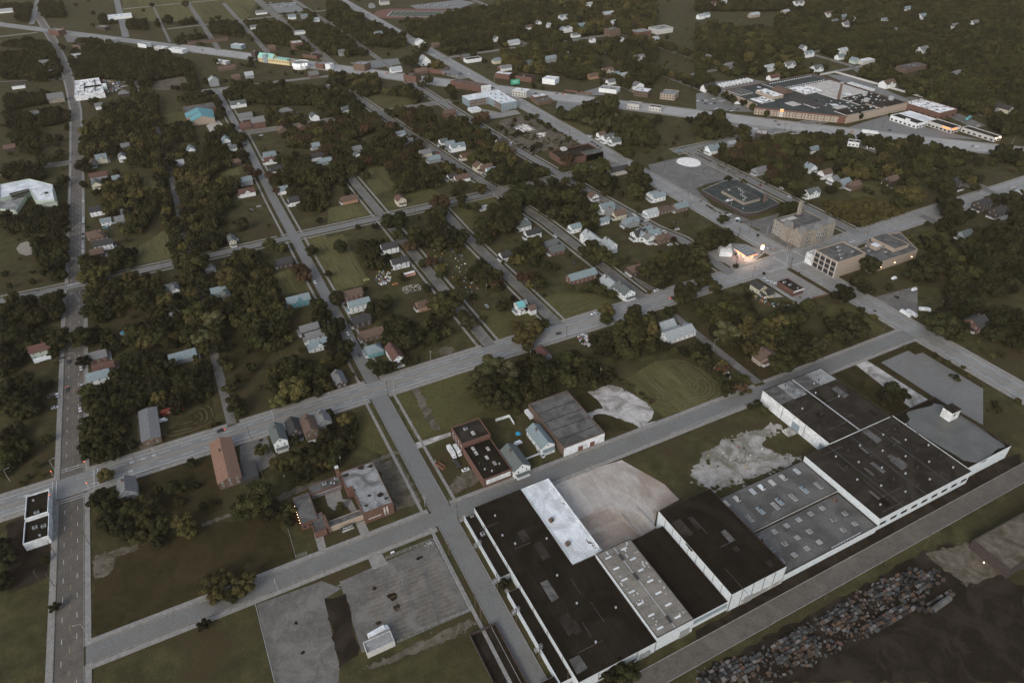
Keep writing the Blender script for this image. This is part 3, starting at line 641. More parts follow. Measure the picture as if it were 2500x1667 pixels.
for i in range(7):
    for y in (148.5,140.5,133.5):
        if (i*3+int(y))%7==5: continue
        skylight(f,207.5+i*8.2+(y-140)*.1-o[0],y-o[1],4.6,2.5,2.5,M['roofgrey'])
onroof(f,o,[('V',222,146),('V',207,147),('c',259,149)],4.6)
b=MB(); b.box(0,0,0,20,.3,.3); [b.box(-9+2*k,0,-1.2,.2,.2,1.2) for k in range(10)]; b.build('roof_rail',M['metal'],f,(243-o[0],127.6-o[1],6))
f,o=building('factory_bay','','factory',rect(201.3,153,265,178),5.2,WALL['p'],M['pebble'],.3,label='upper gravel-roofed factory bay with two rows of long skylights')
for i,x in enumerate((207,214,225,231,238.5,246.5,256.5,263)[:7]):
    skylight(f,x-o[0],173.5-o[1],5.2,2.4,4.2,[M['metal'],M['roofwhite'],M['rooftan'],M['slab']][(i*5+2)%4])
    if i%2: put('roof_vent',VENTD,f,(x+.3-o[0],172-o[1],5.6))
for i,x in enumerate((211,219.5,228.5,232.5,241,250,259)): 
    skylight(f,x-o[0],160.5+(i%2)*1.2-o[1],5.2,2.3,5.0,[M['roofgrey'],WALL['k']][i%2])
    if i%2: put('roof_vent',VENTD,f,(x-o[0],162.5-o[1],5.6))
f,o=building('factory_hall','','factory',rect(265.3,127.6,335,177.6),9,FW_,M['roofdark'],.3,label='wide dark brown roofed factory hall with long pale streetside wall')
onroof(f,o,[('V' if (i+j)%2 else 'v',273+i*9.3+j*1.7,134+j*8.8) for i in range(7) for j in range(5)],9)
for x in (282.8,300,317.5):
    b=MB(); b.box(0,0,0,.5,49,.25); b.build('roof_seam',M['dark'],f,(x-o[0],152.6-o[1],9))
for i in range(5):
    b=MB(); b.box(0,0,0,1.4,6,.25); b.build('roof_hatch',M['roofmid'],f,(276+i*11-o[0],140+(i*13%29)-o[1],9))
wins(f,o,(265.3,127.6),(335,127.6),[4.4],9,4.4,1.8,'d')
f,o=building('factory_hall','','factory',rect(284.5,178,333.5,231),9.4,M['white'],M['roofdark'],.3,label='north factory hall with broad white west wall and a half pale roof')
for x0,x1,m in ((284.9,296,'roofmid'),(296,306,'roofgrey'),(306,320,'roofmid'),(320,333.2,'roofgrey')):
    b=MB(); y0=216 if x0<306 else 218; b.poly([(x-o[0],y-o[1]) for x,y in rect(x0,y0,x1,230.7)],9.44); b.build('roof_panel',M[m],f)
b=MB(); b.box(0,0,0,.6,52,.3); b.build('roof_seam',M['metal'],f,(308.4-o[0],204.5-o[1],9.4))
onroof(f,o,[('V',290,219,1),('V',300,228),('V',322,222,1),('v',317,221),('v',293,207),('V',299,198),('v',321,205),('V',323,205),('v',311,214)],9.44)
for y in (202,181): b=MB(); b.box(0,0,0,.3,5.5,5.5); b.build('loading_door',WALL['k'],f,(284.4-o[0],y-o[1],0))
b=MB(); b.box(0,0,0,6.5,5.5,1.1); b.build('loading_dock',M['slab'],f,(280.5-o[0],202-o[1],0))
pilasters(f,o,(284.5,231),(284.5,178),9.4,17,M['seam'],.2)
b=MB(); b.box(0,0,0,6.5,38,3.6); b.build('side_annexe',M['roofblack'],f,(337-o[0],205-o[1],0))
f,o=building('factory_hall','','factory',rect(335.4,130,372,178),8.6,FW_,M['roofblack'],.9,label='flooded flat factory roof with a white water tower hut on top')
b=MB(); n_=40
b.poly([(355-o[0]+17.5*math.copysign(abs(math.cos(a))**.5,math.cos(a))*(1+.08*math.sin(5*a)),153-o[1]+22.5*math.copysign(abs(math.sin(a))**.5,math.sin(a))*(1+.07*math.cos(7*a))) for a in np.linspace(0,2*math.pi,n_,endpoint=False)],8.64); b.build('pooled_water',M['puddle'],f)
t=MB(); t.box(0,0,0,7.5,6,6.5,0); t.box(0,0,6.5,7.9,6.4,.3,1); t.box(-1,-3.1,3.5,1.2,.1,1.6,2); t.box(3.8,0,3.5,.1,1.2,1.6,2); t.build('roof_hut',[M['white'],M['roofdark'],M['glass']],f,(364-o[0],162.5-o[1],8.6))
for nm_,x0,y0,x1,y1,h_,n_ in (('factory_hall',90,128,114,228,7,16),('factory_hall.002',170,129,199,179,12.5,9),('factory_hall.003',267,130,333,176,9,16),('factory_hall.004',287,180,331,214,9.4,10)):
    f=bpy.data.objects[nm_]; o=f.location
    for k in range(n_):
        b=MB(); x,y=rng.uniform(x0,x1),rng.uniform(y0,y1)
        if k%3==0: b.box(0,0,0,.14,rng.uniform(5,16),.14); b.build('roof_pipe',M['roofmid'],f,(x-o[0],y-o[1],h_+.05),rng.choice([0,math.pi/2]))
        else:
            w_,l_=rng.uniform(2,6),rng.uniform(3,12); b.poly([(-w_/2,-l_/2),(w_/2,-l_/2*.9),(w_/2*.95,l_/2),(-w_/2*.9,l_/2)],0); b.build('roof_patch',M[rng.choice(['roofmid','roofblack','roofdark'])],f,(x-o[0],y-o[1],h_+.012+.004*k))
# ------------------------------------------------------------------ other flat-roofed buildings (world metres)
g=-math.radians(53.3)
def grect(x,y,w,l,rz=g):
    c,s=math.cos(rz),math.sin(rz); return [(x+c*a-s*b,y+s*a+c*b) for a,b in ((-w/2,-l/2),(w/2,-l/2),(w/2,l/2),(-w/2,l/2))]
f,o=building('warehouse','','warehouse',rect(152,247.5,179.5,291),6.5,WALL['n'],M['roofmid'],.5,label='big grey-roofed warehouse with white front and two red-brown doors')
b=MB(); b.box(0,0,0,27.5,.14,6.4); b.build('front_wall',M['white'],f,(165.7-o[0],247.4-o[1],0))
for x in (163,171): put('door',DOOR['r'],f,(x-o[0],247.3-o[1],0)).scale=(4,1,3.8)
for y in (255,263.5,272,280.5):
    b=MB(); b.box(0,0,0,26.5,.35,.12); b.build('roof_seam',M['roofdark'],f,(165.7-o[0],y-o[1],6.5))
f,o=building('brick_building','','brick building',rect(101,276,119,292),8,WALL['b'],M['roofdark'],.9,label='two-storey brown brick building with skylight behind the parked box trucks')
wins(f,o,(101,292),(101,276),[2.2,5.6],4,1.2,1.7); wins(f,o,(101,276),(119,276),[5.6],5,1.2,1.6,'d'); skylight(f,110.5-o[0],282-o[1],8,2,3.4,M['slab'])
onroof(f,o,[('u',108,287)],8)
f,o=building('brick_building','','brick building',rect(101,247,118.3,275.6),6,WALL['b'],M['roofblack'],.7,label='low black-roofed workshop with pale street front beside the corner lot')
b=MB(); b.box(0,0,0,15,.15,3.2); b.build('front_panel',M['white'],f,(110-o[0],246.9-o[1],2.2))
for x,y in ((106,268),(110,262),(112,256),(113.5,268),(106,272)): skylight(f,x-o[0],y-o[1],6,1.6,3,M['slab'])
onroof(f,o,[('v',105,254),('v',108,251),('v',114,254),('V',104,259)],6)
# school of four wings
f,o=building('school_hall','','school',[(35.5,253.5),(51.5,253.5),(51.5,287.5),(32.5,287.5),(32.5,274.5),(35.5,274.5)],8,WALL['b'],M['roofgrey'],.35,label='tall brick school hall with patched grey roof')
wins(f,o,(35.5,274),(35.5,254),[4],5,1.1,2.6,'d')
for x in (46.5,48): b=MB(); b.box(0,0,0,.8,.15,6); b.build('window_strip',M['slab'],f,(x-o[0],253.4-o[1],1))
b=MB(); b.box(0,0,0,7,.12,.3); b.build('wall_band',M['white'],f,(41-o[0],253.45-o[1],2.5))
b=MB(); b.box(0,0,0,1.8,1.8,11.5,0); b.box(0,0,11.5,2,2,.3,1); b.build('chimney',[WALL['b'],M['white']],f,(31.5-o[0],289-o[1],0))
for k,(x,y,s) in enumerate(((34.5,284.5,2.2),(44,286,2.5),(49,284.5,1.8),(36,271.5,1),(47.5,262,2.4),(42,264,1.2),(38.5,258,1.3),(49.5,258,1.3))):
    b=MB(); b.poly([(x-o[0]+math.cos(a)*s*(.55+.6*rng.random()),y-o[1]+math.sin(a)*s*(.4+.5*rng.random())) for a in np.linspace(0,5.7,12)],8.02+k*.003); b.build('roof_patch',M['roofdark'],f)
onroof(f,o,[('v',43.5,257)],8)
f,o=building('school_wing','','school',rect(5,264.5,14,285),4.5,WALL['b'],M['roofmid'],.2,label='low grey-roofed school wing with a row of lit lamps on its side')
for k in range(7):
    b=MB(); b.box(0,0,0,.12,.22,.16); b.build('wall_lamp',M['lit'],f,(4.9-o[0],267+k*2.1-o[1],3.4))
wins(f,o,(5,264.5),(14,264.5),[2.2],3,1.4,1.2,'d')
f,o=building('school_wing','','school',rect(14.5,283.2,32,290),4,WALL['b'],M['roofmid'],.25,label='rear school wing with a long row of white courtyard windows')
wins(f,o,(15,283.2),(31,283.2),[1.8],14,.75,2.2); onroof(f,o,[('u',23,287),('v',26.5,286),('v',28,285),('u',30,288)],4)
f,o=building('school_wing','','school',rect(17.5,256.8,38.6,261),3.5,WALL['e'],M['roofmid'],.2,label='front school wing of beige brick behind the lettered lawn sign')
f,o=building('school_wing','','school',rect(10,256,16.8,268.3),4,WALL['b'],M['roofmid'],.4,label='small brick school entrance block with orange-lit front')
b=MB(); b.box(0,0,0,1.6,8,6.5); b.build('chimney',WALL['b'],f,(17-o[0],260-o[1],0))
f,o=building('corner_shop','','shop',rect(-123.5,335,-112.5,353),5,M['white'],M['roofblack'],.9,label='black flat-roofed corner shop with white parapet by the crossing')
onroof(f,o,[('u',-118,337.5),('v',-120,348)],5)
b=MB(); b.box(0,0,0,.14,16.5,1.4); b.build('sign_board',M['white'],f,(-112.3-o[0],344-o[1],4.2))
LET=[]
f,o=building('corner_shop','','shop',rect(-123.5,317.3,-112,333.8),4.6,M['white'],M['roofblack'],.8,label='white-walled shop annexe with rooftop units behind the corner shop')
onroof(f,o,[('u',-118.5,327),('u',-114.5,326),('v',-116,320)],4.6)
b=MB(); b.box(0,0,0,.3,.3,.3); b.build('wall_lamp',M['lit'],f,(-123.7-o[0],333-o[1],4.2))
f,o=building('garage_block','','garage',rect(14.3,181,27,187),3.4,WALL['p'],M['roofgrey'],.35,label='small pale-roofed shed beside the white truck on the big car park')
f,o=building('roofless_ruin','','ruin',rect(71,120,58,170),.2,WALL['d'],M['darkdirt'],1.6,label='roofless strip of old brick foundation walls by the side street')
f,o=building('store_block','','shop building',rect(442,318.5,473,341.5),14,WALL['e'],M['roofmid'],1.0,label='tall pale office block with gridded dark windows above the crossroads')
for k in range(5): b=MB(); b.box(0,0,0,.5,.9,15); b.build('pilaster',M['rooftan'],f,(441.8-o[0],319+k*5.5-o[1],0))
for z in (1.7,6.2,10.6):
    for k in range(4):
        q=put('window',WIN['d'],f,(441.9-o[0],321.7+k*5.5-o[1],z+.9),-math.pi/2); q.scale=(4.8,1,3.3)
onroof(f,o,[('u',450+i*4.2,322+(i*37%16)) for i in range(5)],14)
f,o=building('corner_shop','','shop',rect(441.5,342,452,349),9,M['white'],M['rooftan'],.6,label='white end building lettered on its wall beside the gridded office block')
f,o=building('civic_block','','office',[(474,310),(526,310),(540,338),(524,343),(505,343),(500,334),(474,334)],7.6,WALL['e'],M['roofmid'],.6,label='sprawling low brown-roofed civic building right of the office block')
onroof(f,o,[('u',480+i*5.1,314+(i*29%22)) for i in range(9)],7.6)
b=MB(); b.prism([(x-o[0],y-o[1]) for x,y in rect(506,317,523,340)],7.6,11,0,top=False); b.poly([(x-o[0],y-o[1]) for x,y in rect(506,317,523,340)],10.6,1); b.box(498-o[0],329-o[1],7.6,6,6,3.4,0); b.box(498-o[0],329-o[1],11,6.2,6.2,.2,2); b.build('upper_storey',[WALL['e'],M['roofmid'],M['roofwhite']],f)
for x,y in ((474,309.5),(484,309.5),(500,309.5),(520,309.5)): b=MB(); b.box(0,0,0,.3,.3,.3); b.build('wall_lamp',M['lit'],f,(x-o[0],y-.1-o[1],3.2))
f,o=building('takeaway_shop','','restaurant',rect(393.5,313.5,404,330.5),4.5,WALL['b'],M['roofdark'],.5,label='small brick takeaway with white sign band beside the walled lot')
b=MB(); b.box(0,0,0,10.8,.3,1.3); b.build('sign_band',M['white'],f,(398.8-o[0],313.3-o[1],3.5)); b=MB(); b.box(0,0,0,.3,4,1.3); b.build('sign_band',M['white'],f,(404.2-o[0],315.4-o[1],3.5))
onroof(f,o,[('u',398,322),('v',399.5,315.5),('u',397,327)],4.5)
f,o=building('filling_station_shop','','shop',[(387,390.5),(395.5,384.5),(405,397),(391,397)],4,M['white'],M['roofpatch'],.7,label='white filling station shop with patchy roof left of the canopy')
e=empty('filling_station_canopy',(405,379,0)); tag(e,'lit filling station canopy with red edge and dark roof bands','canopy'); FOOT.append((405,379,12,6))
b=MB(); b.box(0,0,4.9,12.4,16.4,.9,0,bottom=True); b.build('fascia',M['white'],e)
b=MB(); b.box(0,0,5.81,12,16,.06); b.build('roof',ROOF['p'],e)
for i in range(4): b=MB(); b.box(0,0,0,.6,16,.18); b.build('roof_beam',M['dark'],e,(-4.5+i*3,0,5.87))
for i in range(4): b=MB(); b.box(0,0,0,12,.35,.18); b.build('roof_beam',M['dark'],e,(0,-6+i*4,6.06))
b=MB(); b.box(0,-8.3,5.2,9,.14,.45); b.build('red_band',M['orange'],e); b=MB(); b.box(-6.3,0,5.2,.14,10,.45); b.build('red_band',M['red'],e)
for x in (-4,4):
    for y in (-5,5): b=MB(); b.box(0,0,0,.4,.4,4.9); b.build('post',M['white'],e,(x,y,0))
for x in (-2.5,2.5):
    for y in (-5,0,5): b=MB(); b.box(0,0,0,.7,1,1.6,0); b.box(0,0,1.6,.8,1.1,.25,1); b.build('fuel_pump',[M['white'],M['red']],e,(x,y,0))
for x in (-3,3):
    for y in (-5.5,0,5.5): b=MB(); b.box(0,0,0,.9,.9,.06,bottom=True); b.build('lamp',M['litwhite'],e,(x,y,4.83))
for dx,dy in ((-3,-5),(3,-5),(0,4)):
    ld=bpy.data.lights.new('canopy_light','POINT'); ld.energy=900; ld.color=(1,.78,.62); ld.shadow_soft_size=.4; lo=bpy.data.objects.new('canopy_light',ld); COL.objects.link(lo); lo.location=(405+dx,379+dy,4.6)
e=empty('price_sign',(421,377,0)); tag(e,'tall lit price sign with red and white panels at the crossroads','sign')
b=MB(); b.box(0,0,0,.4,.4,3); b.build('post',M['dark'],e)
for z,m in ((3,'dark'),(4.3,'litwhite'),(5.4,'red'),(6.4,'litwhite'),(7.4,'red')): b=MB(); b.box(0,0,0,2.2,.4,.9,bottom=True); b.build('panel',M[m],e,(0,0,z),-.7)
f,o=building('market_hall','','supermarket',[(456,438),(470,434),(500,438),(504,470),(505,503),(490,506),(456,499)],3.8,WALL['d'],M['roofslate'],.25,cap=M['slab'],label='sprawling low dark-roofed market with a raised centre roof')  # dark wall colour stands in for the shade under the thin eaves
b=MB(); P=[(x-o[0],y-o[1]) for x,y in rect(468,452,488,484)]; b.prism(P,3.7,6.6,0,top=False); b.poly(inset(P,.3),6.5,1); b.build('upper_roof',[WALL['s'],M['roofslate']],f)
onroof(f,o,[('u',471+(i*7)%15,456+(i*11)%26) for i in range(8)],6.5); onroof(f,o,[('v',460,460),('v',462,446),('u',494,450),('V',492,446)],3.8)
b=MB(); b.box(0,0,0,2.2,2.2,7); b.build('chimney',WALL['n'],f,(488-o[0],446-o[1],5))
b=MB(); b.box(0,0,0,8,3,.3); b.box(1,1,.3,3,2,.3); b.build('roof_debris',M['roofpatch'],f,(461-o[0],465-o[1],5.02))
# great stone building
f,o=building('stone_building','','old stone building',rect(456,371,493,402),12.5,WALL['s'],M['roofmid'],1,label='old gabled sandstone building with tall chimney by the crossroads')
b=MB(); b.box(0,0,0,2.6,2.6,25); b.build('chimney',WALL['s'],f,(483-o[0],400-o[1],0)); b=MB(); b.box(0,0,0,16,5,.12); b.build('roof_patch',M['rooftan'],f,(468-o[0],397-o[1],12.55))
for k,(x,y,w,l) in enumerate(((475,370.2,9,5.3),(458.5,371.6,6,6),(492,372,6,6),(457,386,5,8))):
    b=MB(); b.box(0,0,0,w,l,13,0); 
    b.face([(-w/2,-l/2,13),(w/2,-l/2,13),(0,-l/2,18.5)],0); b.face([(w/2,l/2,13),(-w/2,l/2,13),(0,l/2,18.5)],0)
    b.face([(-w/2,-l/2,13),(0,-l/2,18.5),(0,l/2,18.5),(-w/2,l/2,13)],1); b.face([(w/2,-l/2,13),(w/2,l/2,13),(0,l/2,18.5),(0,-l/2,18.5)],1); b.build('gabled_bay',[WALL['s'],ROOF['g']],f,(x-o[0],y-o[1],0))
b=MB(); l=33
b.face([(-16.5,-4,12.5),(16.5,-4,12.5),(16.5,0,16.5),(-16.5,0,16.5)],0); b.face([(16.5,4,12.5),(-16.5,4,12.5),(-16.5,0,16.5),(16.5,0,16.5)],0); b.face([(-16.5,4,12.5),(-16.5,-4,12.5),(-16.5,0,16.5)],1); b.face([(16.5,-4,12.5),(16.5,4,12.5),(16.5,0,16.5)],1); b.build('roof',[ROOF['g'],WALL['s']],f,(473-o[0],376-o[1],0))
wins(f,o,(462,370.9),(470,370.9),[2.5,6,9.8],3,1.5,2.2); wins(f,o,(480,370.9),(489,370.9),[2.5,6,9.8],3,1.5,2.2); wins(f,o,(471.5,367.4),(478.5,367.4),[6,9.8],3,1.4,2.3)
wins(f,o,(455.9,402),(455.9,391),[2.5,6,9.8],4,1.4,2.2)
# clinic with white roof
f,o=building('clinic','','office',[(368,869),(397,869),(399,834),(422,834),(422,894),(368,892)],9,WALL['k'],M['roofwhite'],.4,cap=M['roofwhite'],label='modern L-shaped office with bright white roof and grey-blue walls')
b=MB(); b.box(0,0,0,.16,26,8.6); b.build('brown_wall',WALL['n'],f,(398-o[0],848-o[1],0)); b=MB(); b.box(0,0,0,24,.16,8.6); b.build('brown_wall',WALL['n'],f,(381-o[0],868.9-o[1],0))
wins(f,o,(369,868.8),(396,868.8),[2.5,6],9,1.6,1.6,'w',2.5); wins(f,o,(397.9,860),(397.9,836),[2.5,6],8,1.6,1.6,'w',2.5); wins(f,o,(400,833.9),(421,833.9),[2.5,6],5,1.6,1.8,'w',2.5)
onroof(f,o,[('u',402+(i*7)%17,842+(i*13)%46) for i in range(7)],9)
building('pavilion','','pavilion',rect(361,845,375,858),3.4,M['white'],M['roofwhite'],.2,label='small flat white pavilion on the office lawn')
f,o=building('ruined_store','','ruin',[(383,969),(411,923),(425,923),(397,969)],8,WALL['b'],M['roofmid'],1,label='long red brick shop row with a pale end wall by the boulevard fork')
b=MB(); b.box(0,0,0,15,.4,9); b.build('end_wall',M['white'],f,(418-o[0],922.7-o[1],0))
for i in range(5): b=MB(); b.box(0,0,0,1.2,1.2,3); b.build('chimney',WALL['b'],f,(388+i*6.5-o[0],963-i*9.5-o[1],8))
f,o=building('ruined_store','','ruin',rect(373,628,424,659),6,WALL['b'],M['darkdirt'],1.2,label='roofless brick shell with an open floor beside the main road')
b=MB(); b.box(0,0,0,22,12,7,0); b.box(0,0,7,22.4,12.4,.2,1); b.build('red_brick_end',[WALL['b'],M['roofmid']],f,(413-o[0],634-o[1],0))
b=MB(); b.box(0,0,0,6,6,8.5); b.build('stair_tower',WALL['p'],f,(390-o[0],657-o[1],0))
wins(f,o,(403,627.9),(424,627.9),[2.5,5],5,1.2,1.6)
for (nm,bs,ct,x,y,w,l,rz,h,wl,rf) in [   # boulevard fronts
 ('shop_building','','wedge shop',452,880,22,13,g,8,'p','roofwhite'),
 ('shop_building','','shop',463,848,20,12,0,7,'b','roofwhite'),
 ('shop_building','','shop',462,836,22,13,0,5,'n','roofmid'),
 ('shop_building','','shop',471,973,24,12,g,7,'b','roofwhite'),
 ('shop_building','','shop',492,944,26,13,g,7,'b','roofdark'),
 ('shop_building','','shop',518,914,20,16,g,7,'w','roofwhite'),
 ('shop_building','','shop',568,835,26,16,g,5,'w','roofgrey'),
 ('shop_building','','shop',598,798,20,18,g,7,'n','roofwhite'),
 ('shop_building','','shop',622,770,20,22,g,7,'e','roofgrey'),
 ('shop_building','','shop',556,757,16,12,g,6,'p','roofgrey'),
 ('shop_building','','shop',574,735,16,10,g,5,'p','roofmid'),
 ('shop_building','','store',398,1052,30,16,g,6,'b','roofmid'),
 ('shop_building','','shop',300,1130,22,16,g,10,'n','roofgrey'),
 ('shop_building','','shop',248,1175,16,14,g,7,'b','roofgrey'),
 ('shop_building','','shop',256,1160,10,9,g,8,'w','roofwhite'),
 ('shop_building','','warehouse',470,1085,26,14,0,5,'w','roofdark'),
 ('shop_building','','shop',492,1015,18,12,0,5,'b','roofmid'),
 ('shop_building','','brick hall',347,1030,22,14,g,9,'b','roofdark'),
 ('shop_building','','shop',250,1250,30,14,g,5,'b','roofdark'),
 ('shop_building','','shop',30,1440,26,10,g,6,'p','roofwhite'),
 ('shop_building','','shop',54,1410,34,11,g,6,'w','roofwhite'),
 ('shop_building','','shop',5,1485,22,11,g,6,'w','roofgrey'),
 ('shop_building','','long brick row',110,1460,70,10,0,5,'n','roofdark'),
 ('shop_building','','shop',152,1385,24,12,g,6,'k','roofwhite'),
 ('shop_building','','brick tower',165,1290,9,9,g,12,'d','roofdark'),
 ('shop_building','','long low shop',110,1290,28,10,g,4,'p','roofwhite'),
 ('shop_building','','shop',-58,1690,26,12,g,6,'d','roofgrey'),
 ('shop_building','','white depot',-24,1800,46,30,0,5,'w','roofwhite'),
 ('shop_building','','shop',-48,1560,22,12,g,5,'p','roofgrey'),
 ('shop_building','','brick block',-138,1690,30,16,g,9,'b','roofgrey'),
 ('shop_building','','shop',-100,1540,22,12,g,6,'n','roofdark'),
 ('shop_building','','apartment block',243,1330,18,20,0,10,'b','rooftan'),
 ('shop_building','','metal barn',272,1440,20,14,0,4,'w','roofgrey'),
 ('shop_building','','workshop',618,590,12,14,g,7,'d','rooftan'),
 ('shop_building','','workshop',690,520,12,9,g,5,'w','roofdark'),
 ('shop_building','','workshop',702,506,9,13,g,5,'w','roofwhite'),
 ('shop_building','','store shed',-78,1225,30,14,0,6,'w','roofpatch'),
 ('shop_building','','brick school',800,1090,30,24,0,9,'b','roofgrey'),
 ('shop_building','','brick school',760,1120,22,20,0,11,'n','roofmid'),
 ('shop_building','','white depot',848,1095,36,26,0,8,'p','roofgrey'),
 ('shop_building','','long grey shed',1010,700,44,18,0,6,'n','roofmid'),
 ('shop_building','','pale shed',985,760,26,12,0,5,'p','roofwhite'),
 ]:
    P=grect(x,y,w,l,rz); hh=h
    rfn={'roofwhite':'white','roofgrey':'grey','roofdark':'dark','roofmid':'grey','rooftan':'tan','roofpatch':'patchy white'}[rf]
    f,o=building(nm,f"{WN[wl]} {ct} with {rfn} flat roof",ct.split()[-1],P,h,WALL[wl],M[rf],.5)
    n=max(2,int(w/4)); wins(f,o,P[0],P[1],[2.2,5.6] if h>6.5 else [2.2],n,1.7,1.5,'d',3)
    wins(f,o,P[3],P[0],[2.2,5.6] if h>6.5 else [2.2],max(2,int(l/4)),1.5,1.5,'d',3)
    onroof(f,o,[(rng.choice(['u','v','V']),x+rng.uniform(-.3,.3)*w*.6,y+rng.uniform(-.3,.3)*l*.6) for _ in range(3)],h)
f,o=building('white_store','','store',[(-105,1180),(-66,1177),(-72,1272),(-105,1272)],6,M['white'],M['roofpatch'],.6,label='big white patchy-roofed store right of the left avenue')
onroof(f,o,[('u',-100+rng.uniform(0,26),1190+rng.uniform(0,70)) for _ in range(12)],6)
b=MB(); b.box(0,0,0,.8,70,1.2); b.box(-14,-5,0,.8,50,1); b.build('roof_screen',M['roofmid'],f,(-78-o[0],1230-o[1],6))
# yellow hall with mint roofs and turreted end
f,o=building('yellow_hall','','hall',grect(190,1245,66,13),7,WALL['y'],M['roofgrey'],.3,label='yellow panelled hall with mint gabled roofs along the boulevard')
for d in (-26,-9):
    c,s=math.cos(g),math.sin(g); b=MB(); w=15; l=13.4
    b.face([(-w/2,-l/2,7),(w/2,-l/2,7),(w/2,0,13),(-w/2,0,13)],0); b.face([(w/2,l/2,7),(-w/2,l/2,7),(-w/2,0,13),(w/2,0,13)],0); b.face([(-w/2,l/2,7),(-w/2,-l/2,7),(-w/2,0,13)],1); b.face([(w/2,-l/2,7),(w/2,l/2,7),(w/2,0,13)],1)
    b.build('roof',[ROOF['q'],WALL['y']],f,(190+c*d-o[0],1245+s*d-o[1],.3),g)
b=MB(); b.box(0,0,0,9,15,12); b.build('stair_tower',WALL['k'],f,(190-math.cos(g)*17-o[0],1245-math.sin(g)*17-o[1],0),g)
b=MB(); b.box(0,0,0,26,10,1.2); b.build('roof',ROOF['q'],f,(190+math.cos(g)*14-o[0],1245+math.sin(g)*14-o[1],7.2),g)
P=grect(190,1245,66,13); wins(f,o,P[0],P[1],[4.6],12,3,1.4,'d',2.5)
f,o=building('drum_hall','','hall',[(218+13*math.cos(a),1192+13*math.sin(a)) for a in np.linspace(0,2*math.pi,11)[:-1]],8,M['white'],M['roofgrey'],1.4,label='round white drum of the yellow hall ringed with lamps')
for k in range(5):
    a=math.pi+.3+k*.45; b=MB(); b.box(0,0,0,.7,.7,.6); b.build('wall_lamp',M['litwhite'],f,(13.4*math.cos(a),13.4*math.sin(a),6.5))
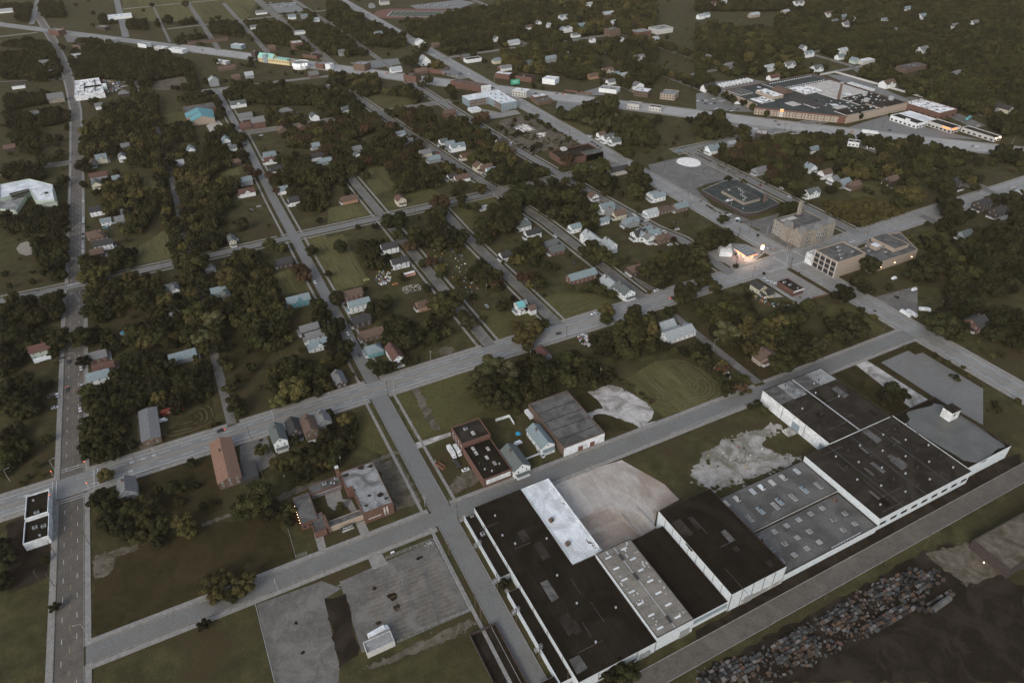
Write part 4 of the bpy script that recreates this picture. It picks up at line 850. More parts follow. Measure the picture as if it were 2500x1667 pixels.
# turquoise-roofed church hall
def gable(b,w,l,z,rise,m0=0,m1=1,over=.5,cx=0,cy=0,th=.22):
    """ridge along x: l is depth across the ridge"""
    a=w/2+over; d=l/2+over; zo=z-rise*over/(l/2)
    for s in (-1,1):
        q=[(cx-a*s,cy-s*d,zo),(cx+a*s,cy-s*d,zo),(cx+a*s,cy,z+rise),(cx-a*s,cy,z+rise)]
        b.face([(x,y,zz+th) for x,y,zz in q],m0); b.face(q[::-1],m0); b.face([q[0],q[1],(q[1][0],q[1][1],q[1][2]+th),(q[0][0],q[0][1],q[0][2]+th)],m0)
        for k in (0,1):
            e0,e1=(q[1],q[2]) if k else (q[3],q[0]); b.face([e0,e1,(*e1[:2],e1[2]+th),(*e0[:2],e0[2]+th)],m0)
def house(x,y,w,l,ax,h,wl,rf,base=None,label=None,rz=0.0,rise=None,hip=False,porch=None,cat='house',name=None,kind=None,dorm=0,chim=True,lit=False,wk='w'):
    """w is the size along x, l along y, ax the ridge's axis"""
    nm=name or 'house'
    e=empty(nm,(x,y,0),rz); st='two-storey' if h>4.8 else 'low'
    tag(e,label,cat,base=None if label else (base or f"{WN[wl]} {st} house with {RN[rf]} roof"))
    if ax=='x': W_,L_,rr=w,l,0.0
    else: W_,L_,rr=l,w,math.pi/2
    rise=rise or min(4.2,L_*.36)
    ins=0
    b=MB(); a,d=W_/2,L_/2
    b.prism([(-a,-d),(a,-d),(a,d),(-a,d)],0,h,0,top=False)
    if not hip:
        b.face([(a,-d,h),(a,d,h),(a,0,h+rise)],0); b.face([(-a,d,h),(-a,-d,h),(-a,0,h+rise)],0)
    o_=b.build('wall',WALL[wl],e)
    o_.rotation_euler=(0,0,rr)
    r=MB()
    if hip:
        k=min(a,d)*.92; A,D=a+.5,d+.5; z=h-.15; T=h+rise
        r.face([(-A,-D,z),(A,-D,z),(a-k,0,T),(-a+k,0,T)]); r.face([(A,D,z),(-A,D,z),(-a+k,0,T),(a-k,0,T)]); r.face([(A,-D,z),(A,D,z),(a-k,0,T)]); r.face([(-A,D,z),(-A,-D,z),(-a+k,0,T)]); r.face([(-A,-D,z-.02),(-A,D,z-.02),(A,D,z-.02),(A,-D,z-.02)])
    else: gable(r,W_,L_,h,rise)
    ro=r.build('roof',ROOF[rf],e); ro.rotation_euler=(0,0,rr)
    c,s=math.cos(rr),math.sin(rr)
    if dorm:
        for k in range(dorm):
            b=MB(); dx=(k-(dorm-1)/2)*W_/max(1,dorm); dw=min(4.5,W_*.3); D=L_/2+.4; hh=h+rise*.75
            P=[(dx-dw/2,-D),(dx+dw/2,-D),(dx+dw/2,0),(dx-dw/2,0)]
            b.prism(P,h-.6,h+rise*.3,0,top=False); b.face([(dx-dw/2,-D,h+rise*.3),(dx+dw/2,-D,h+rise*.3),(dx,-D,hh)],0)
            b.face([(dx-dw/2-.3,-D-.3,h+rise*.25),(dx,-D-.3,hh+.1),(dx,0,hh+.1),(dx-dw/2-.3,0,h+rise*.25)],1); b.face([(dx,-D-.3,hh+.1),(dx+dw/2+.3,-D-.3,h+rise*.25),(dx+dw/2+.3,0,h+rise*.25),(dx,0,hh+.1)],1)
            q=b.build('dormer',[WALL[wl],ROOF[rf]],e)
            q.rotation_euler=(0,0,rr if ax=='x' else (rr-math.pi if x>0 else rr))
    if chim:
        b=MB(); b.box(0,0,0,.8,.8,rise*.55+1.3,0); b.box(0,0,rise*.55+1.3,.95,.95,.12,1); b.build('chimney',[WALL['b'],M['dark']],e,(c*W_*.18-s*L_*.12,s*W_*.18+c*L_*.12,h+rise*.35))
    # windows, in house coordinates; the caller's rz only turns the empty
    zs=[1.7,4.3] if h>4.8 else [1.7]
    def ww(a,b,zs,n,w_,h_):
        cr,sr=math.cos(rz),math.sin(rz); A=(x+cr*a[0]-sr*a[1],y+sr*a[0]+cr*a[1]); B=(x+cr*b[0]-sr*b[1],y+sr*b[0]+cr*b[1])
        mx,my=(A[0]+B[0])/2,(A[1]+B[1])/2; r=math.atan2(B[1]-A[1],B[0]-A[0]); nx,ny=math.sin(r),-math.cos(r)
        if nx*(-mx)+ny*(-my)<=0: return
        _,_,dd=proj(mx,my,4)
        if F*w_/dd<2.6: return
        rl=r-rz
        for z in zs:
            for i in range(n):
                t=(i+.5)/n; q=put('window',WIN['l' if lit and i==0 and z<2 else wk],e,(a[0]+(b[0]-a[0])*t+math.sin(rl)*.02,a[1]+(b[1]-a[1])*t-math.cos(rl)*.02,z),rl); q.scale=(w_,1,h_)
    X,Y=w/2,l/2
    ww((-X,-Y),(X,-Y),zs,max(2,int(w/3.6)),1.05,1.5); ww((-X,Y),(-X,-Y),zs,max(2,int(l/4)),1.05,1.5); ww((X,-Y),(X,Y),zs,max(2,int(l/4)),1.05,1.5)
    if not hip:
        if ax=='y': ww((-X,-Y),(X,-Y),[h+rise*.32],1,1.1,1.3)
        else: ww((-X,Y),(-X,-Y),[h+rise*.32],1,1.1,1.3)
    _,_,dd=proj(x,y,0)
    if porch is None: porch='s' if ax=='y' else ('w' if x>0 else 'e')
    if porch and dd<900:
        b=MB(); pw=(w if porch in 'sn' else l)*.8
        b.box(0,-1,0,pw,2,.45,1); b.box(0,-1.1,2.6,pw+.4,2.5,.18,2)
        for t in (-1,0,1): b.box(t*(pw/2-.2),-1.9,.45,.16,.16,2.15,1)
        q=b.build('porch',[WALL[wl],M['white'],ROOF[rf]],e)
        r={'s':0,'e':math.pi/2,'n':math.pi,'w':-math.pi/2}[porch]; q.rotation_euler=(0,0,r); q.location=(0,-Y,0) if porch=='s' else (X,0,0) if porch=='e' else (-X,0,0) if porch=='w' else (0,Y,0)
        q=put('door',DOOR['d'],e,(q.location.x,q.location.y,.45),r); q.scale=(1.1,1,2.1)
    FOOT.append((x,y,max(w,l)*.5,h+rise)); e['top']=h+rise
    return e
def houset(t,X,Y,w,l,ax,h,wl,rf,**k):
    x,y=W(t,X,Y,h+1.2); return house(x,y,w,l,ax,h,wl,rf,**k)
x,y=-23,331.5
house(x,y,12,35,'y',5,'n','o',label='long orange-brown roofed church hall beside the small car park',name='church_hall',cat='church',rise=2.6,porch='',wk='w')
b=MB(); b.box(0,0,0,10,14,3.2); b.build('side_wing',M['dark'],bpy.data.objects['church_hall'],(10,-12.5,0))
house(-59.7,386,10,30,'y',4.5,'n','g',label='long low grey-roofed hall beside the red container',name='brick_hall',cat='hall',rise=1.0,porch='',chim=False)
for y0 in (1008,988): house(43+(1008-y0)*.05,y0,34-(1008-y0)*.3,20,'y',6,'e','T',label='turquoise-roofed hall, larger rear section' if y0==1008 else 'turquoise-roofed hall, smaller front section',name='church_hall',cat='hall',rise=5,porch='',chim=False,rz=0)
building('school_block','','brick block',rect(26,1025,66,1050),6,WALL['b'],M['roofmid'],.5,label='dark-roofed brick block behind the turquoise-roofed hall')
HOUSES=[ # tile x y | size x,y | ridge | eaves | wall roof | options
(5,420,105,14,9,'x',5.4,'w','d',dict(label='white house with black roof beyond the polka-dot house')),
(5,490,205,14,8,'x',5.6,'w','d',dict(label='white two-storey house covered in coloured polka dots',name='polka_dot_house')),
(5,165,425,15,8,'x',6,'b','b',dict(label='dark red-brown two-storey house with white framed windows')),
(5,210,490,16,8,'x',6,'w','t',dict(label='white two-storey house with grey roof next to the red-brown house')),
(5,225,600,13,9,'x',5,'d','d',dict(label='dark house with black roof below the white two-storey one')),
(5,300,695,16,9,'x',4,'n','b',dict(label='low brown house with pale side wall above the teal bungalow')),
(5,315,805,11,10,'x',3.6,'t','t',dict(label='small hipped teal bungalow beside a pale driveway',hip=True)),
(5,455,830,8,17,'y',6,'w','r',dict(label='red-roofed house with white arched gable facing the main road')),
(5,75,1005,7,13,'y',3.6,'d','g',dict(label='narrow grey-roofed cottage at the street corner',porch='')),
(5,665,495,13,8,'x',4.2,'o','b',dict(label='orange-tan brick cottage behind the big round tree',dorm=0)),
(5,1215,165,9,9,'x',4.2,'w','d',dict(label='small white house with black roof beside the side street')),
(5,1320,505,8,9,'x',6,'w','t',dict(label='half-ruined white house with bright teal tarp on its roof',name='ruined_house')),
(5,1560,125,13,9,'x',3.6,'b','e',dict(label='low brick house with dark green roof right of the willow')),
(5,1520,85,12,8,'x',3.4,'g','e',{}),
(5,1400,10,14,8,'x',5,'w','d',{}),
(5,1800,45,12,17,'y',6.5,'w','p',dict(label='large white house with three pale blue-grey gables',dorm=2,name='gabled_house')),
(5,1925,85,9,12,'y',6,'w','p',dict(label='pale-roofed wing house beside the three-gabled one')),
(5,1735,300,24,9,'x',5,'b','t',dict(label='long red brick building with teal-grey gable roof',name='brick_house',porch='')),
(5,1925,355,11,14,'y',4.5,'g','p',dict(label='pale grey-roofed shop shed behind the white roadside tavern',porch='')),
(5,2030,400,10,15,'y',5.5,'w','e',dict(label='white roadside tavern with dark tin roof and small porch',name='tavern')),
(5,2115,255,14,10,'x',4.2,'d','b',dict(label='brown hip-roofed brick house at the end of the side street',hip=True)),
(5,2130,20,12,10,'x',5,'w','d',{}),(5,2195,40,9,9,'y',5,'w','g',{}),
(5,1475,830,7,11,'y',3.6,'g','r',dict(label='small rust-red roofed shack by the roadside bushes',porch='')),
(8,1280,20,10,18,'y',6,'w','e',dict(label='tall green-grey roofed house between workshop and warehouse',dorm=0)),
(5,1455,1405,9,18,'y',4.5,'w','t',dict(label='white bungalow with pale teal roof beside the warehouse')),
(4,2035,465,17,9,'x',5,'t','t',dict(label='teal Victorian house with steep gable and arched windows',dorm=1,name='victorian_house')),
(4,1940,210,12,9,'x',4,'d','d',dict(label='dark house with black roof among junk by the side street')),
(4,1580,55,6,12,'y',5.6,'c','e',dict(label='tall narrow cream house by the tree-lined street')),
(4,1415,255,8,8,'x',3.5,'g','g',{}),(4,1160,385,9,8,'x',3.6,'g','e',{}),(4,1190,390,6,9,'y',4.5,'w','g',{}),
(4,1490,405,11,8,'x',4.5,'l','t',{}),(4,1540,430,6,8,'y',5,'d','e',{}),(4,1200,570,8,6,'x',3.2,'g','g',{}),
(4,1245,850,17,9,'x',3.8,'g','t',dict(label='long low teal-grey roofed house alone by the woods',dorm=0)),
(4,2110,660,13,8,'x',4.5,'d','g',{}),(4,2160,705,15,8,'x',5,'w','g',{}),(4,2175,765,12,9,'x',4,'w','t',dict(dorm=1)),
(4,660,850,12,9,'x',4,'b','g',{}),(4,705,925,13,8,'x',4,'d','r',{}),(4,670,985,13,9,'x',5.4,'w','t',dict(label='white two-storey house with teal-grey roof by the left avenue')),
(4,270,800,13,9,'x',5.4,'l','r',dict(label='pale green house with red-brown roof left of the avenue')),
(4,655,35,12,9,'x',4.5,'n','b',dict(hip=True)),(4,700,85,15,9,'x',5.4,'w','d',{}),(4,660,145,10,9,'x',4.5,'d','b',{}),
(4,1895,1385,8,15,'y',7,'w','e',dict(label='green-roofed gable house, front of the leaning row')),
(4,2005,1335,8,12,'y',6,'d','d',dict(label='dark-roofed house with white dormer in the leaning row',dorm=0)),
(4,2110,1325,8,14,'y',6.5,'n','b',dict(label='brown-roofed house, third in the leaning row')),
(4,2205,1280,8,10,'y',6,'g','g',dict(label='grey-roofed house at the end of the leaning row')),
(7,860,215,9,12,'y',6,'g','g',dict(label='lone grey steep-roofed house right of the corner shop',name='gabled_house')),
(6,710,375,8,10,'y',4.5,'c','d',dict(label='cream house with black solar roof beside the long wall')),
(6,770,420,6,7,'x',3.2,'c','d',{}),(6,755,850,16,8,'y',4,'e','b',dict(label='lone brown-roofed house with white windows in the clearing')),
(6,75,640,12,9,'x',3,'w','p',dict(porch='',label='small tin shed behind the barn-roofed hall')),
(6,150,690,24,12,'x',3.6,'w','p',dict(label='long pale tin-roofed hall with white wall in the trees',porch='',name='tin_hall',cat='hall',rise=3)),
(6,2200,620,12,12,'x',5.5,'b','d',dict(label='red brick house with white windows near the right edge')),
(6,45,45,13,8,'x',4.5,'n','b',dict(dorm=1)),
(6,2120,20,12,9,'x',4,'g','e',{}),
# tile 2
(2,790,960,9,9,'x',5,'w','e',{}),(2,835,975,10,9,'x',5,'g','t',{}),(2,885,990,17,9,'x',5.4,'w','t',dict(label='large white house with teal roof and gable near the cross street',dorm=1)),
(2,665,1035,13,9,'x',4,'c','g',{}),(2,725,1075,13,9,'x',3.6,'g','t',{}),(2,960,1055,17,8,'x',3.8,'c','r',dict(dorm=1)),
(2,1035,1125,12,9,'y',5,'c','b',{}),(2,1085,1135,12,9,'x',5,'n','b',{}),(2,1115,1155,10,8,'x',4.2,'w','t',{}),
(2,850,1200,9,9,'x',4,'w','d',{}),(2,915,1205,16,9,'x',3.8,'w','b',{}),
(2,490,905,13,7,'x',4,'w','t',{}),(2,545,955,12,7,'x',3.4,'g','g',{}),(2,195,1010,11,9,'x',5,'g','g',{}),(2,200,1050,8,8,'y',4,'w','e',{}),
(2,495,1350,9,10,'y',5.5,'c','r',dict(label='cream house with red mansard roof alone on the green lawn')),(2,145,1350,15,9,'x',3.5,'o','b',{}),
(2,120,740,10,9,'x',5,'w','e',{}),(2,1185,960,11,9,'x',5.6,'w','d',{}),(2,1255,1010,9,8,'x',3.8,'n','b',{}),
(2,830,760,16,9,'x',4.5,'b','b',dict(porch='')),(2,1920,930,15,10,'x',6,'w','e',dict(label='white roadside house with dark green roof and front gables',dorm=2)),
(2,1965,955,12,9,'x',4.5,'w','e',{}),(2,1870,910,9,8,'x',6,'w','b',{}),
(2,1985,1150,22,9,'x',5,'p','d',dict(porch='',chim=False)),(2,1815,1330,9,8,'y',4,'w','b',{}),
(2,1905,1400,14,9,'x',6,'w','t',dict(label='white two-storey house with teal roof above the cream cottage')),(2,1940,1435,8,9,'y',5,'g','g',{}),(2,1990,1450,12,9,'x',4.5,'c','b',{}),
(2,1885,1495,9,7,'x',3.5,'w','t',{}),(2,2070,1500,14,9,'x',5,'g','t',dict(dorm=1)),(2,1690,1540,10,8,'x',4.5,'w','t',{}),(2,2210,1440,12,9,'x',4,'w','p',{}),
(2,2225,1320,10,9,'x',4.5,'w','t',{}),(2,1325,1485,9,9,'y',5.6,'w','e',{}),(2,1335,1530,13,8,'x',4,'w','e',{}),(2,1060,1410,8,5,'x',2.6,'w','p',dict(porch='',chim=False)),
(2,660,410,16,16,'y',6,'w','p',dict(label='white steep-roofed chapel with turret by the diagonal fork',rise=8,name='chapel',cat='chapel',chim=True,porch='')),(2,635,480,20,12,'x',4,'n','b',dict(porch='')),(2,465,470,17,12,'x',3.5,'w','p',dict(porch='')),
(2,95,350,10,10,'x',6,'g','g',{}),(2,345,225,14,10,'x',5,'w','t',{}),(2,300,30,12,10,'y',6,'g','g',{}),(2,385,5,20,12,'x',7,'p','g',{}),(2,625,275,14,8,'y',6,'w','p',{}),(2,660,295,9,8,'y',5,'w','g',{}),
(2,1160,405,16,10,'x',5,'c','t',dict(hip=True)),(2,1215,455,18,9,'x',4.5,'w','g',{}),(2,1365,425,16,9,'x',4.5,'g','e',dict(dorm=1)),(2,1270,285,20,12,'x',3.5,'w','p',dict(porch='')),
(2,1150,255,9,9,'y',6,'w','e',{}),(2,1520,395,20,12,'x',5,'g','t',dict(dorm=2)),(2,1615,365,16,9,'x',4,'w','g',{}),(2,1375,180,16,9,'x',4.5,'w','b',{}),(2,1440,150,10,9,'y',5.5,'w','g',{}),(2,1515,165,9,9,'y',6,'w','p',{}),
(2,1610,110,18,10,'x',6,'w','t',dict(dorm=1)),(2,1615,195,14,9,'y',6,'w','t',{}),(2,1650,190,14,9,'y',6,'w','t',{}),(2,1695,232,16,8,'x',4.5,'w','g',{}),(2,1735,170,14,12,'x',5,'t','t',{}),(2,1785,25,16,10,'x',5.5,'w','p',{}),
(2,1965,145,14,9,'x',5.5,'w','p',{}),(2,1915,90,24,14,'x',5,'n','p',dict(lit=True,porch='')),(2,1910,475,18,10,'x',6,'c','b',dict(dorm=1,hip=False)),(2,1955,505,18,11,'x',5,'w','t',dict(dorm=2)),(2,1815,510,16,9,'x',4.5,'o','b',{}),
(2,2130,385,16,10,'x',5.5,'w','g',dict(dorm=1)),(2,2120,575,15,10,'y',5.5,'w','g',{}),(2,1810,265,9,8,'y',5,'w','g',{}),(2,2010,262,9,8,'y',5,'w','g',{}),(2,2225,262,20,10,'x',5.5,'w','p',dict(dorm=1)),(2,1935,550,12,9,'x',4,'w','g',{}),
(2,940,380,14,9,'x',5,'n','e',{}),(2,740,300,14,9,'x',4.5,'n','b',{}),(2,2025,505,14,8,'x',3.5,'w','p',{}),
# tile 1
(1,640,1590,12,8,'x',4,'g','b',{}),(1,690,1070,11,11,'x',5.5,'c','t',dict(dorm=1)),(1,830,1060,8,11,'y',5,'w','g',dict(lit=True)),(1,630,1105,8,10,'y',4.5,'g','b',{}),(1,670,1190,17,9,'x',4.5,'g','r',{}),
(1,655,1245,9,11,'y',4.5,'c','e',{}),(1,1225,1105,9,9,'x',3.5,'g','p',{}),(1,1300,1010,9,11,'y',4,'w','t',{}),(1,1540,945,9,14,'y',5,'w','t',dict(label='white gabled house with teal roof beside parked cars')),(1,1590,1000,8,8,'x',4,'w','e',{}),
(1,855,990,9,9,'x',4.5,'d','g',{}),(1,1840,1050,13,9,'x',5.4,'w','t',{}),(1,1845,1085,13,9,'x',4,'w','r',dict(dorm=1)),(1,1885,1150,12,10,'x',4,'w','d',{}),(1,1685,1220,10,9,'x',5,'g','t',{}),
(1,1685,1300,15,9,'x',4.5,'w','r',dict(dorm=1)),(1,1935,1285,9,9,'x',4,'w','t',{}),(1,2005,1360,10,10,'x',4.5,'w','d',{}),(1,655,1425,12,9,'x',5,'w','d',{}),(1,720,1500,9,7,'x',3.2,'w','t',dict(porch='')),(1,815,1490,8,9,'x',4,'g','g',{}),(1,790,1210,7,8,'x',3.4,'g','t',{}),
(1,1625,700,20,10,'x',5,'w','e',dict(label='white house with dark green hip roof by the meadow',dorm=1)),(1,1675,785,17,10,'x',4.5,'g','g',{}),(1,1950,750,17,10,'x',5,'b','g',dict(hip=True)),(1,1760,820,16,12,'x',8,'b','g',dict(label='ornate dark brick church with turret and round windows',name='church',cat='church',rise=5)),(1,1675,855,13,12,'x',4,'n','r',{}),
(1,1930,880,11,10,'y',4.5,'n','b',dict(lit=True)),(1,2060,865,10,10,'y',4.5,'b','b',dict(lit=True)),(1,1615,1095,9,7,'x',4,'d','b',{}),(1,2145,785,10,14,'y',5,'w','e',dict(label='white gabled house right of the brown side street')),(1,2165,1060,14,9,'x',4,'w','d',{}),(1,2155,985,9,8,'x',4.5,'g','t',{}),(1,2220,1090,14,8,'x',4,'g','t',{}),
(1,1455,540,13,15,'y',8,'g','p',dict(label='tall grey block house with pale roof and lit corners',lit=True)),(1,1610,520,12,10,'x',4.5,'n','b',{}),(1,1700,505,12,12,'x',5,'g','p',{}),(1,120,575,17,9,'x',5,'w','d',dict(label='lone white house with dark roof near the left edge')),(1,380,660,20,12,'x',6,'s','g',dict(label='domed stone chapel with white gable left of the avenue',name='chapel',cat='chapel',rise=6)),
(1,300,420,14,9,'x',5,'g','g',{}),(1,340,485,9,7,'x',4,'w','g',{}),(1,520,375,14,8,'x',3.5,'w','p',{}),(1,235,770,12,9,'x',4,'g','g',{}),(1,845,630,14,12,'x',4.5,'d','g',dict(hip=True,lit=True)),(1,675,715,10,9,'x',4.5,'w','g',{}),
(1,1785,80,22,10,'x',4,'w','g',dict(porch='')),(1,1735,180,14,9,'x',4,'w','g',{}),(1,1880,135,10,9,'x',4,'w','g',{}),(1,1995,110,14,9,'x',5,'w','t',{}),(1,2080,105,14,9,'x',5,'g','t',{}),(1,1855,320,12,10,'x',5,'n','b',{}),(1,65,1000,12,9,'x',3.5,'d','b',{}),
(1,2140,500,14,14,'x',5,'n','g',{}),(1,1550,460,26,10,'x',3,'n','b',dict(porch='')),(1,2235,590,8,9,'x',5,'w','g',{}),(1,40,70,26,12,'x',4,'w','p',dict(lit=True,porch='')),(1,2160,130,12,9,'x',4,'w','p',{}),(1,860,1440,9,9,'x',4,'n','e',{}),
# tile 3
(3,225,440,15,10,'x',5,'g','g',{}),(3,500,455,16,12,'x',5,'w','p',dict(dorm=1)),(3,635,435,18,11,'x',5,'w','g',dict(dorm=1)),(3,825,460,16,12,'x',4.5,'w','e',dict(dorm=1)),(3,530,520,18,10,'x',3.8,'w','r',{}),(3,85,590,20,10,'x',5,'w','d',dict(label='white steep-roofed house left of the row of trailers',rise=5)),
(3,85,385,10,9,'y',5.5,'g','g',{}),(3,730,320,10,9,'y',5,'w','g',{}),(3,765,360,17,11,'x',5,'w','t',dict(dorm=2)),(3,1000,340,16,11,'x',6,'w','p',dict(dorm=2)),(3,985,380,14,9,'x',4.5,'w','t',{}),(3,1085,405,10,12,'y',5,'l','t',dict(lit=True)),
(3,1310,560,19,13,'x',6,'w','b',dict(label='white house with brown roof behind the delivery truck yard',dorm=1)),(3,700,15,26,14,'x',6,'w','g',dict(dorm=2)),(3,610,75,16,9,'x',5,'e','p',{}),(3,905,90,18,12,'x',5.5,'w','b',dict(dorm=2)),(3,945,140,14,9,'x',5,'w','g',{}),(3,1005,110,14,10,'x',5,'g','t',{}),(3,1020,160,14,10,'x',5,'w','g',{}),(3,1065,125,12,10,'y',5.5,'w','t',{}),
(3,1440,55,18,11,'x',5.5,'w','t',dict(dorm=1)),(3,1545,105,16,12,'x',5.5,'w','t',{}),(3,1285,130,14,8,'x',4,'w','t',{}),(3,1900,150,16,11,'x',5.5,'w','g',{}),(3,1550,330,18,12,'x',5.5,'w','g',dict(dorm=1)),(3,2075,720,10,12,'y',6,'g','d',{}),(3,2125,735,10,12,'y',6,'c','d',dict(lit=False)),(3,1365,195,7,7,'y',4.5,'w','g',{}),(3,1760,170,20,9,'x',4,'w','g',dict(porch='')),
(3,110,1000,14,9,'x',4,'w','t',dict(label='white house with teal roof at the road junction')),(3,435,1155,14,10,'x',4,'g','g',{}),(3,780,1135,11,10,'y',4.5,'w','t',{}),(3,885,1170,12,9,'x',5.5,'w','b',{}),(3,940,1215,8,9,'x',4.5,'w','g',{}),(3,1010,1235,12,10,'x',4.5,'g','t',{}),(3,1080,1250,12,9,'x',4.5,'n','b',{}),
(3,790,1300,15,9,'x',5.5,'w','e',dict(label='white house with dark roof above the chimneyed stone building',dorm=1)),(3,1335,1215,14,9,'x',4.5,'d','b',{}),(3,1775,1250,12,10,'y',5,'d','d',{}),(3,800,1010,12,8,'x',4,'w','t',{}),(3,1785,490,12,9,'x',4,'g','g',{}),(3,240,970,10,7,'x',3.5,'g','p',{}),
(3,1960,1380,14,11,'x',6,'d','d',dict(label='dark gabled brick house by the right-hand road')),(3,2070,1430,14,11,'x',6,'d','d',dict(dorm=1)),(3,2160,1320,16,9,'x',4,'g','p',{}),(3,2095,1490,10,8,'x',3,'g','g',{}),
(3,120,20,12,9,'x',5,'w','r',{}),(3,190,10,14,9,'x',4,'p','p',{}),(3,30,105,14,9,'x',5.5,'w','p',{}),(3,70,95,12,9,'x',5,'w','t',{}),(3,395,95,22,10,'x',5,'e','p',{}),
# tile 18
(18,205,510,14,8,'x',5.2,'w','t',dict(label='white two-storey house with teal roof beside the wide road')),(18,450,625,14,9,'x',4.5,'n','t',{}),(18,240,665,22,10,'x',3.2,'n','b',dict(porch='',rise=.8)),
(18,75,890,11,9,'x',5,'w','t',dict(dorm=1)),(18,150,925,12,9,'x',5,'w','t',dict(dorm=1)),(18,20,930,9,9,'y',5,'w','t',{}),(18,810,5,14,10,'x',5,'w','t',{}),
]
for (t,X,Y,w,l,ax,h,wl,rf,kw) in HOUSES: houset(t,X,Y,w,l,ax,h,wl,rf,**kw)
# coloured dots on the polka-dot house
pd=bpy.data.objects['polka_dot_house']; dots=[mat('dot_'+n,c,None,3) for n,c in (('red',(.5,.08,.06)),('blue',(.06,.2,.42)),('yellow',(.6,.45,.08)),('green',(.08,.3,.14)),('orange',(.6,.25,.06)),('pink',(.55,.2,.3)))]
for k in range(70):
    s=k%7<5; r=.22+.28*rng.random(); b=MB()
    u=(rng.uniform(-6.6,6.6),-4.06) if s else (-7.06,rng.uniform(-3.6,3.6)); z=rng.uniform(.5,5.2); n=8
    P=[(u[0]+(r*math.cos(a) if s else 0),u[1]+(0 if s else r*math.cos(a)),z+r*math.sin(a)) for a in np.linspace(0,2*math.pi,n,endpoint=False)]
    b.face(P if s else P[::-1]); b.face((P if s else P[::-1])[::-1]); b.build('painted_dot',dots[k%6],pd)
b=MB(); b.face([(-4.2,-4.5,6.05),(1.6,-4.5,6.05),(1.6,-.3,9.1),(-4.2,-.3,9.1)]); rh=bpy.data.objects['ruined_house']; b.build('tarp',M['teal_paint'],rh,(0,0,.45))
b=MB(); b.box(0,0,0,5,7,4.6,0); gable(b,5,7,4.6,2.2,1,0); b.build('rear_wing',[M['white'],ROOF['b']],rh,(6.2,-5.2,0))
# ------------------------------------------------------------------ walled plant by the boulevard
PL=[(741,577),(848,576),(849,736),(687,737),(681,666),(671,660)]
f,o=building('delivery_plant','','factory',PL,8,WALL['e'],M['roofslate'],1.0,cap=WALL['b'],label='vast walled bakery plant with many roofs beside the boulevard')
b=MB()
fr=[(671,660),(741,577)]; r_=math.atan2(-83,70); L_=math.dist(*fr)
b.box(706-o[0]-.25*math.cos(0),618.5-o[1]-.2,7.2,L_,.5,1.8,0,r_); b.build('red_brick_band',WALL['b'],f)
b=MB(); b.box(737.5-o[0],581-o[1]-.3,0,8,.7,8.9,0,r_); b.build('brick_end_bay',WALL['b'],f)
wins(f,o,fr[0],(733,586.5),[2.4,5.4],26,1.5,1.6,'b',1.5)
for k in range(12): t=(k+.5)/12; b=MB(); b.box(0,0,0,.5,.5,7.4); b.build('pilaster',WALL['p'],f,(671+64*t-o[0]-.3,660-76*t-o[1]-.2,0),r_)
b=MB(); b.box(0,0,0,4.2,1,10); b.build('sign_pier',WALL['p'],f,(692-o[0],634.6-o[1],0),r_)
b=MB(); b.box(0,0,0,4,.3,1.6,bottom=True); b.build('lit_sign',M['orange'],f,(691.5-o[0],634-o[1],7.4),r_)
b=MB(); b.box(0,0,0,5.5,.5,5.5); b.build('gate_door',M['reddoor'],f,(736-o[0],582-o[1],0),r_)
def sub(x0,y0,x1,y1,h,wl,rf,nm='roof_section',z0=8.0):
    b=MB(); P=[(x-o[0],y-o[1]) for x,y in rect(x0,y0,x1,y1)]; b.prism(P,z0-.2,h,0,top=False); b.poly(P,h-.12,1); b.build(nm,[WALL[wl],M[rf]],f)
sub(798,634,843,699,8.9,'p','rooftan'); sub(766,668,797,699,9.0,'p','roofpatch'); sub(714,673,731,706,12,'e','roofpatch'); sub(752,700,842,735,8.7,'p','roofslate')
sub(690,708,712,733,8.8,'p','roofmid'); sub(784,634,797,666,8.8,'p','rooftan'); sub(800,578,846,600,9.4,'e','roofdark'); sub(790,600,846,633,8.9,'p','roofdark'); sub(744,580,797,600,8.8,'p','roofdark')
sub(690,668,712,690,8.6,'p','roofpatch'); sub(733,620,752,640,8.5,'p','roofpatch'); sub(716,640,730,655,8.5,'p','rooftan'); sub(754,604,772,612,8.6,'p','rooftan')
for x0,x1,y0,y1 in ((735,741,620,668),(742,748,618,664),(752,757,640,668)):
    b=MB(); gable(b,y1-y0,x1-x0,8.2,2.6); q=b.build('ridge_roof',ROOF['d'],f,((x0+x1)/2-o[0],(y0+y1)/2-o[1],0)); q.rotation_euler=(0,0,math.pi/2)
b=MB(); n=12
for i in range(n):
    a0,a1=math.pi*i/n,math.pi*(i+1)/n; b.face([(9*math.cos(a0),-11,5*math.sin(a0)),(9*math.cos(a0),11,5*math.sin(a0)),(9*math.cos(a1),11,5*math.sin(a1)),(9*math.cos(a1),-11,5*math.sin(a1))])
b.face([(9*math.cos(math.pi*i/n),-11,5*math.sin(math.pi*i/n)) for i in range(n+1)]); b.build('barrel_roof',ROOF['b'],f,(748-o[0],692-o[1],9))
for y in (703,727):
    for k in range(18): b=MB(); b.box(0,0,0,1.6,1.6,.6); b.build('skylight',M['white'],f,(760+k*4.4-o[0],y-o[1],8.7))
b=MB(); b.tube((0,0,0),(0,0,20),1.9,1.4,10,0); b.tube((0,0,20),(0,0,20.8),2.2,2.2,10,1); b.build('chimney',[WALL['n'],M['metal']],f,(788-o[0],634-o[1],8))
b=MB(); b.tube((0,0,0),(0,0,6),.8,.8,8); b.build('chimney',M['dark'],f,(733-o[0],712-o[1],8))
for x,y in ((838,595),(806,606),(826,626)): b=MB(); b.box(0,0,0,4.5,4.5,4.5); b.build('roof_hut',M['metal'],f,(x-o[0],y-o[1],9))
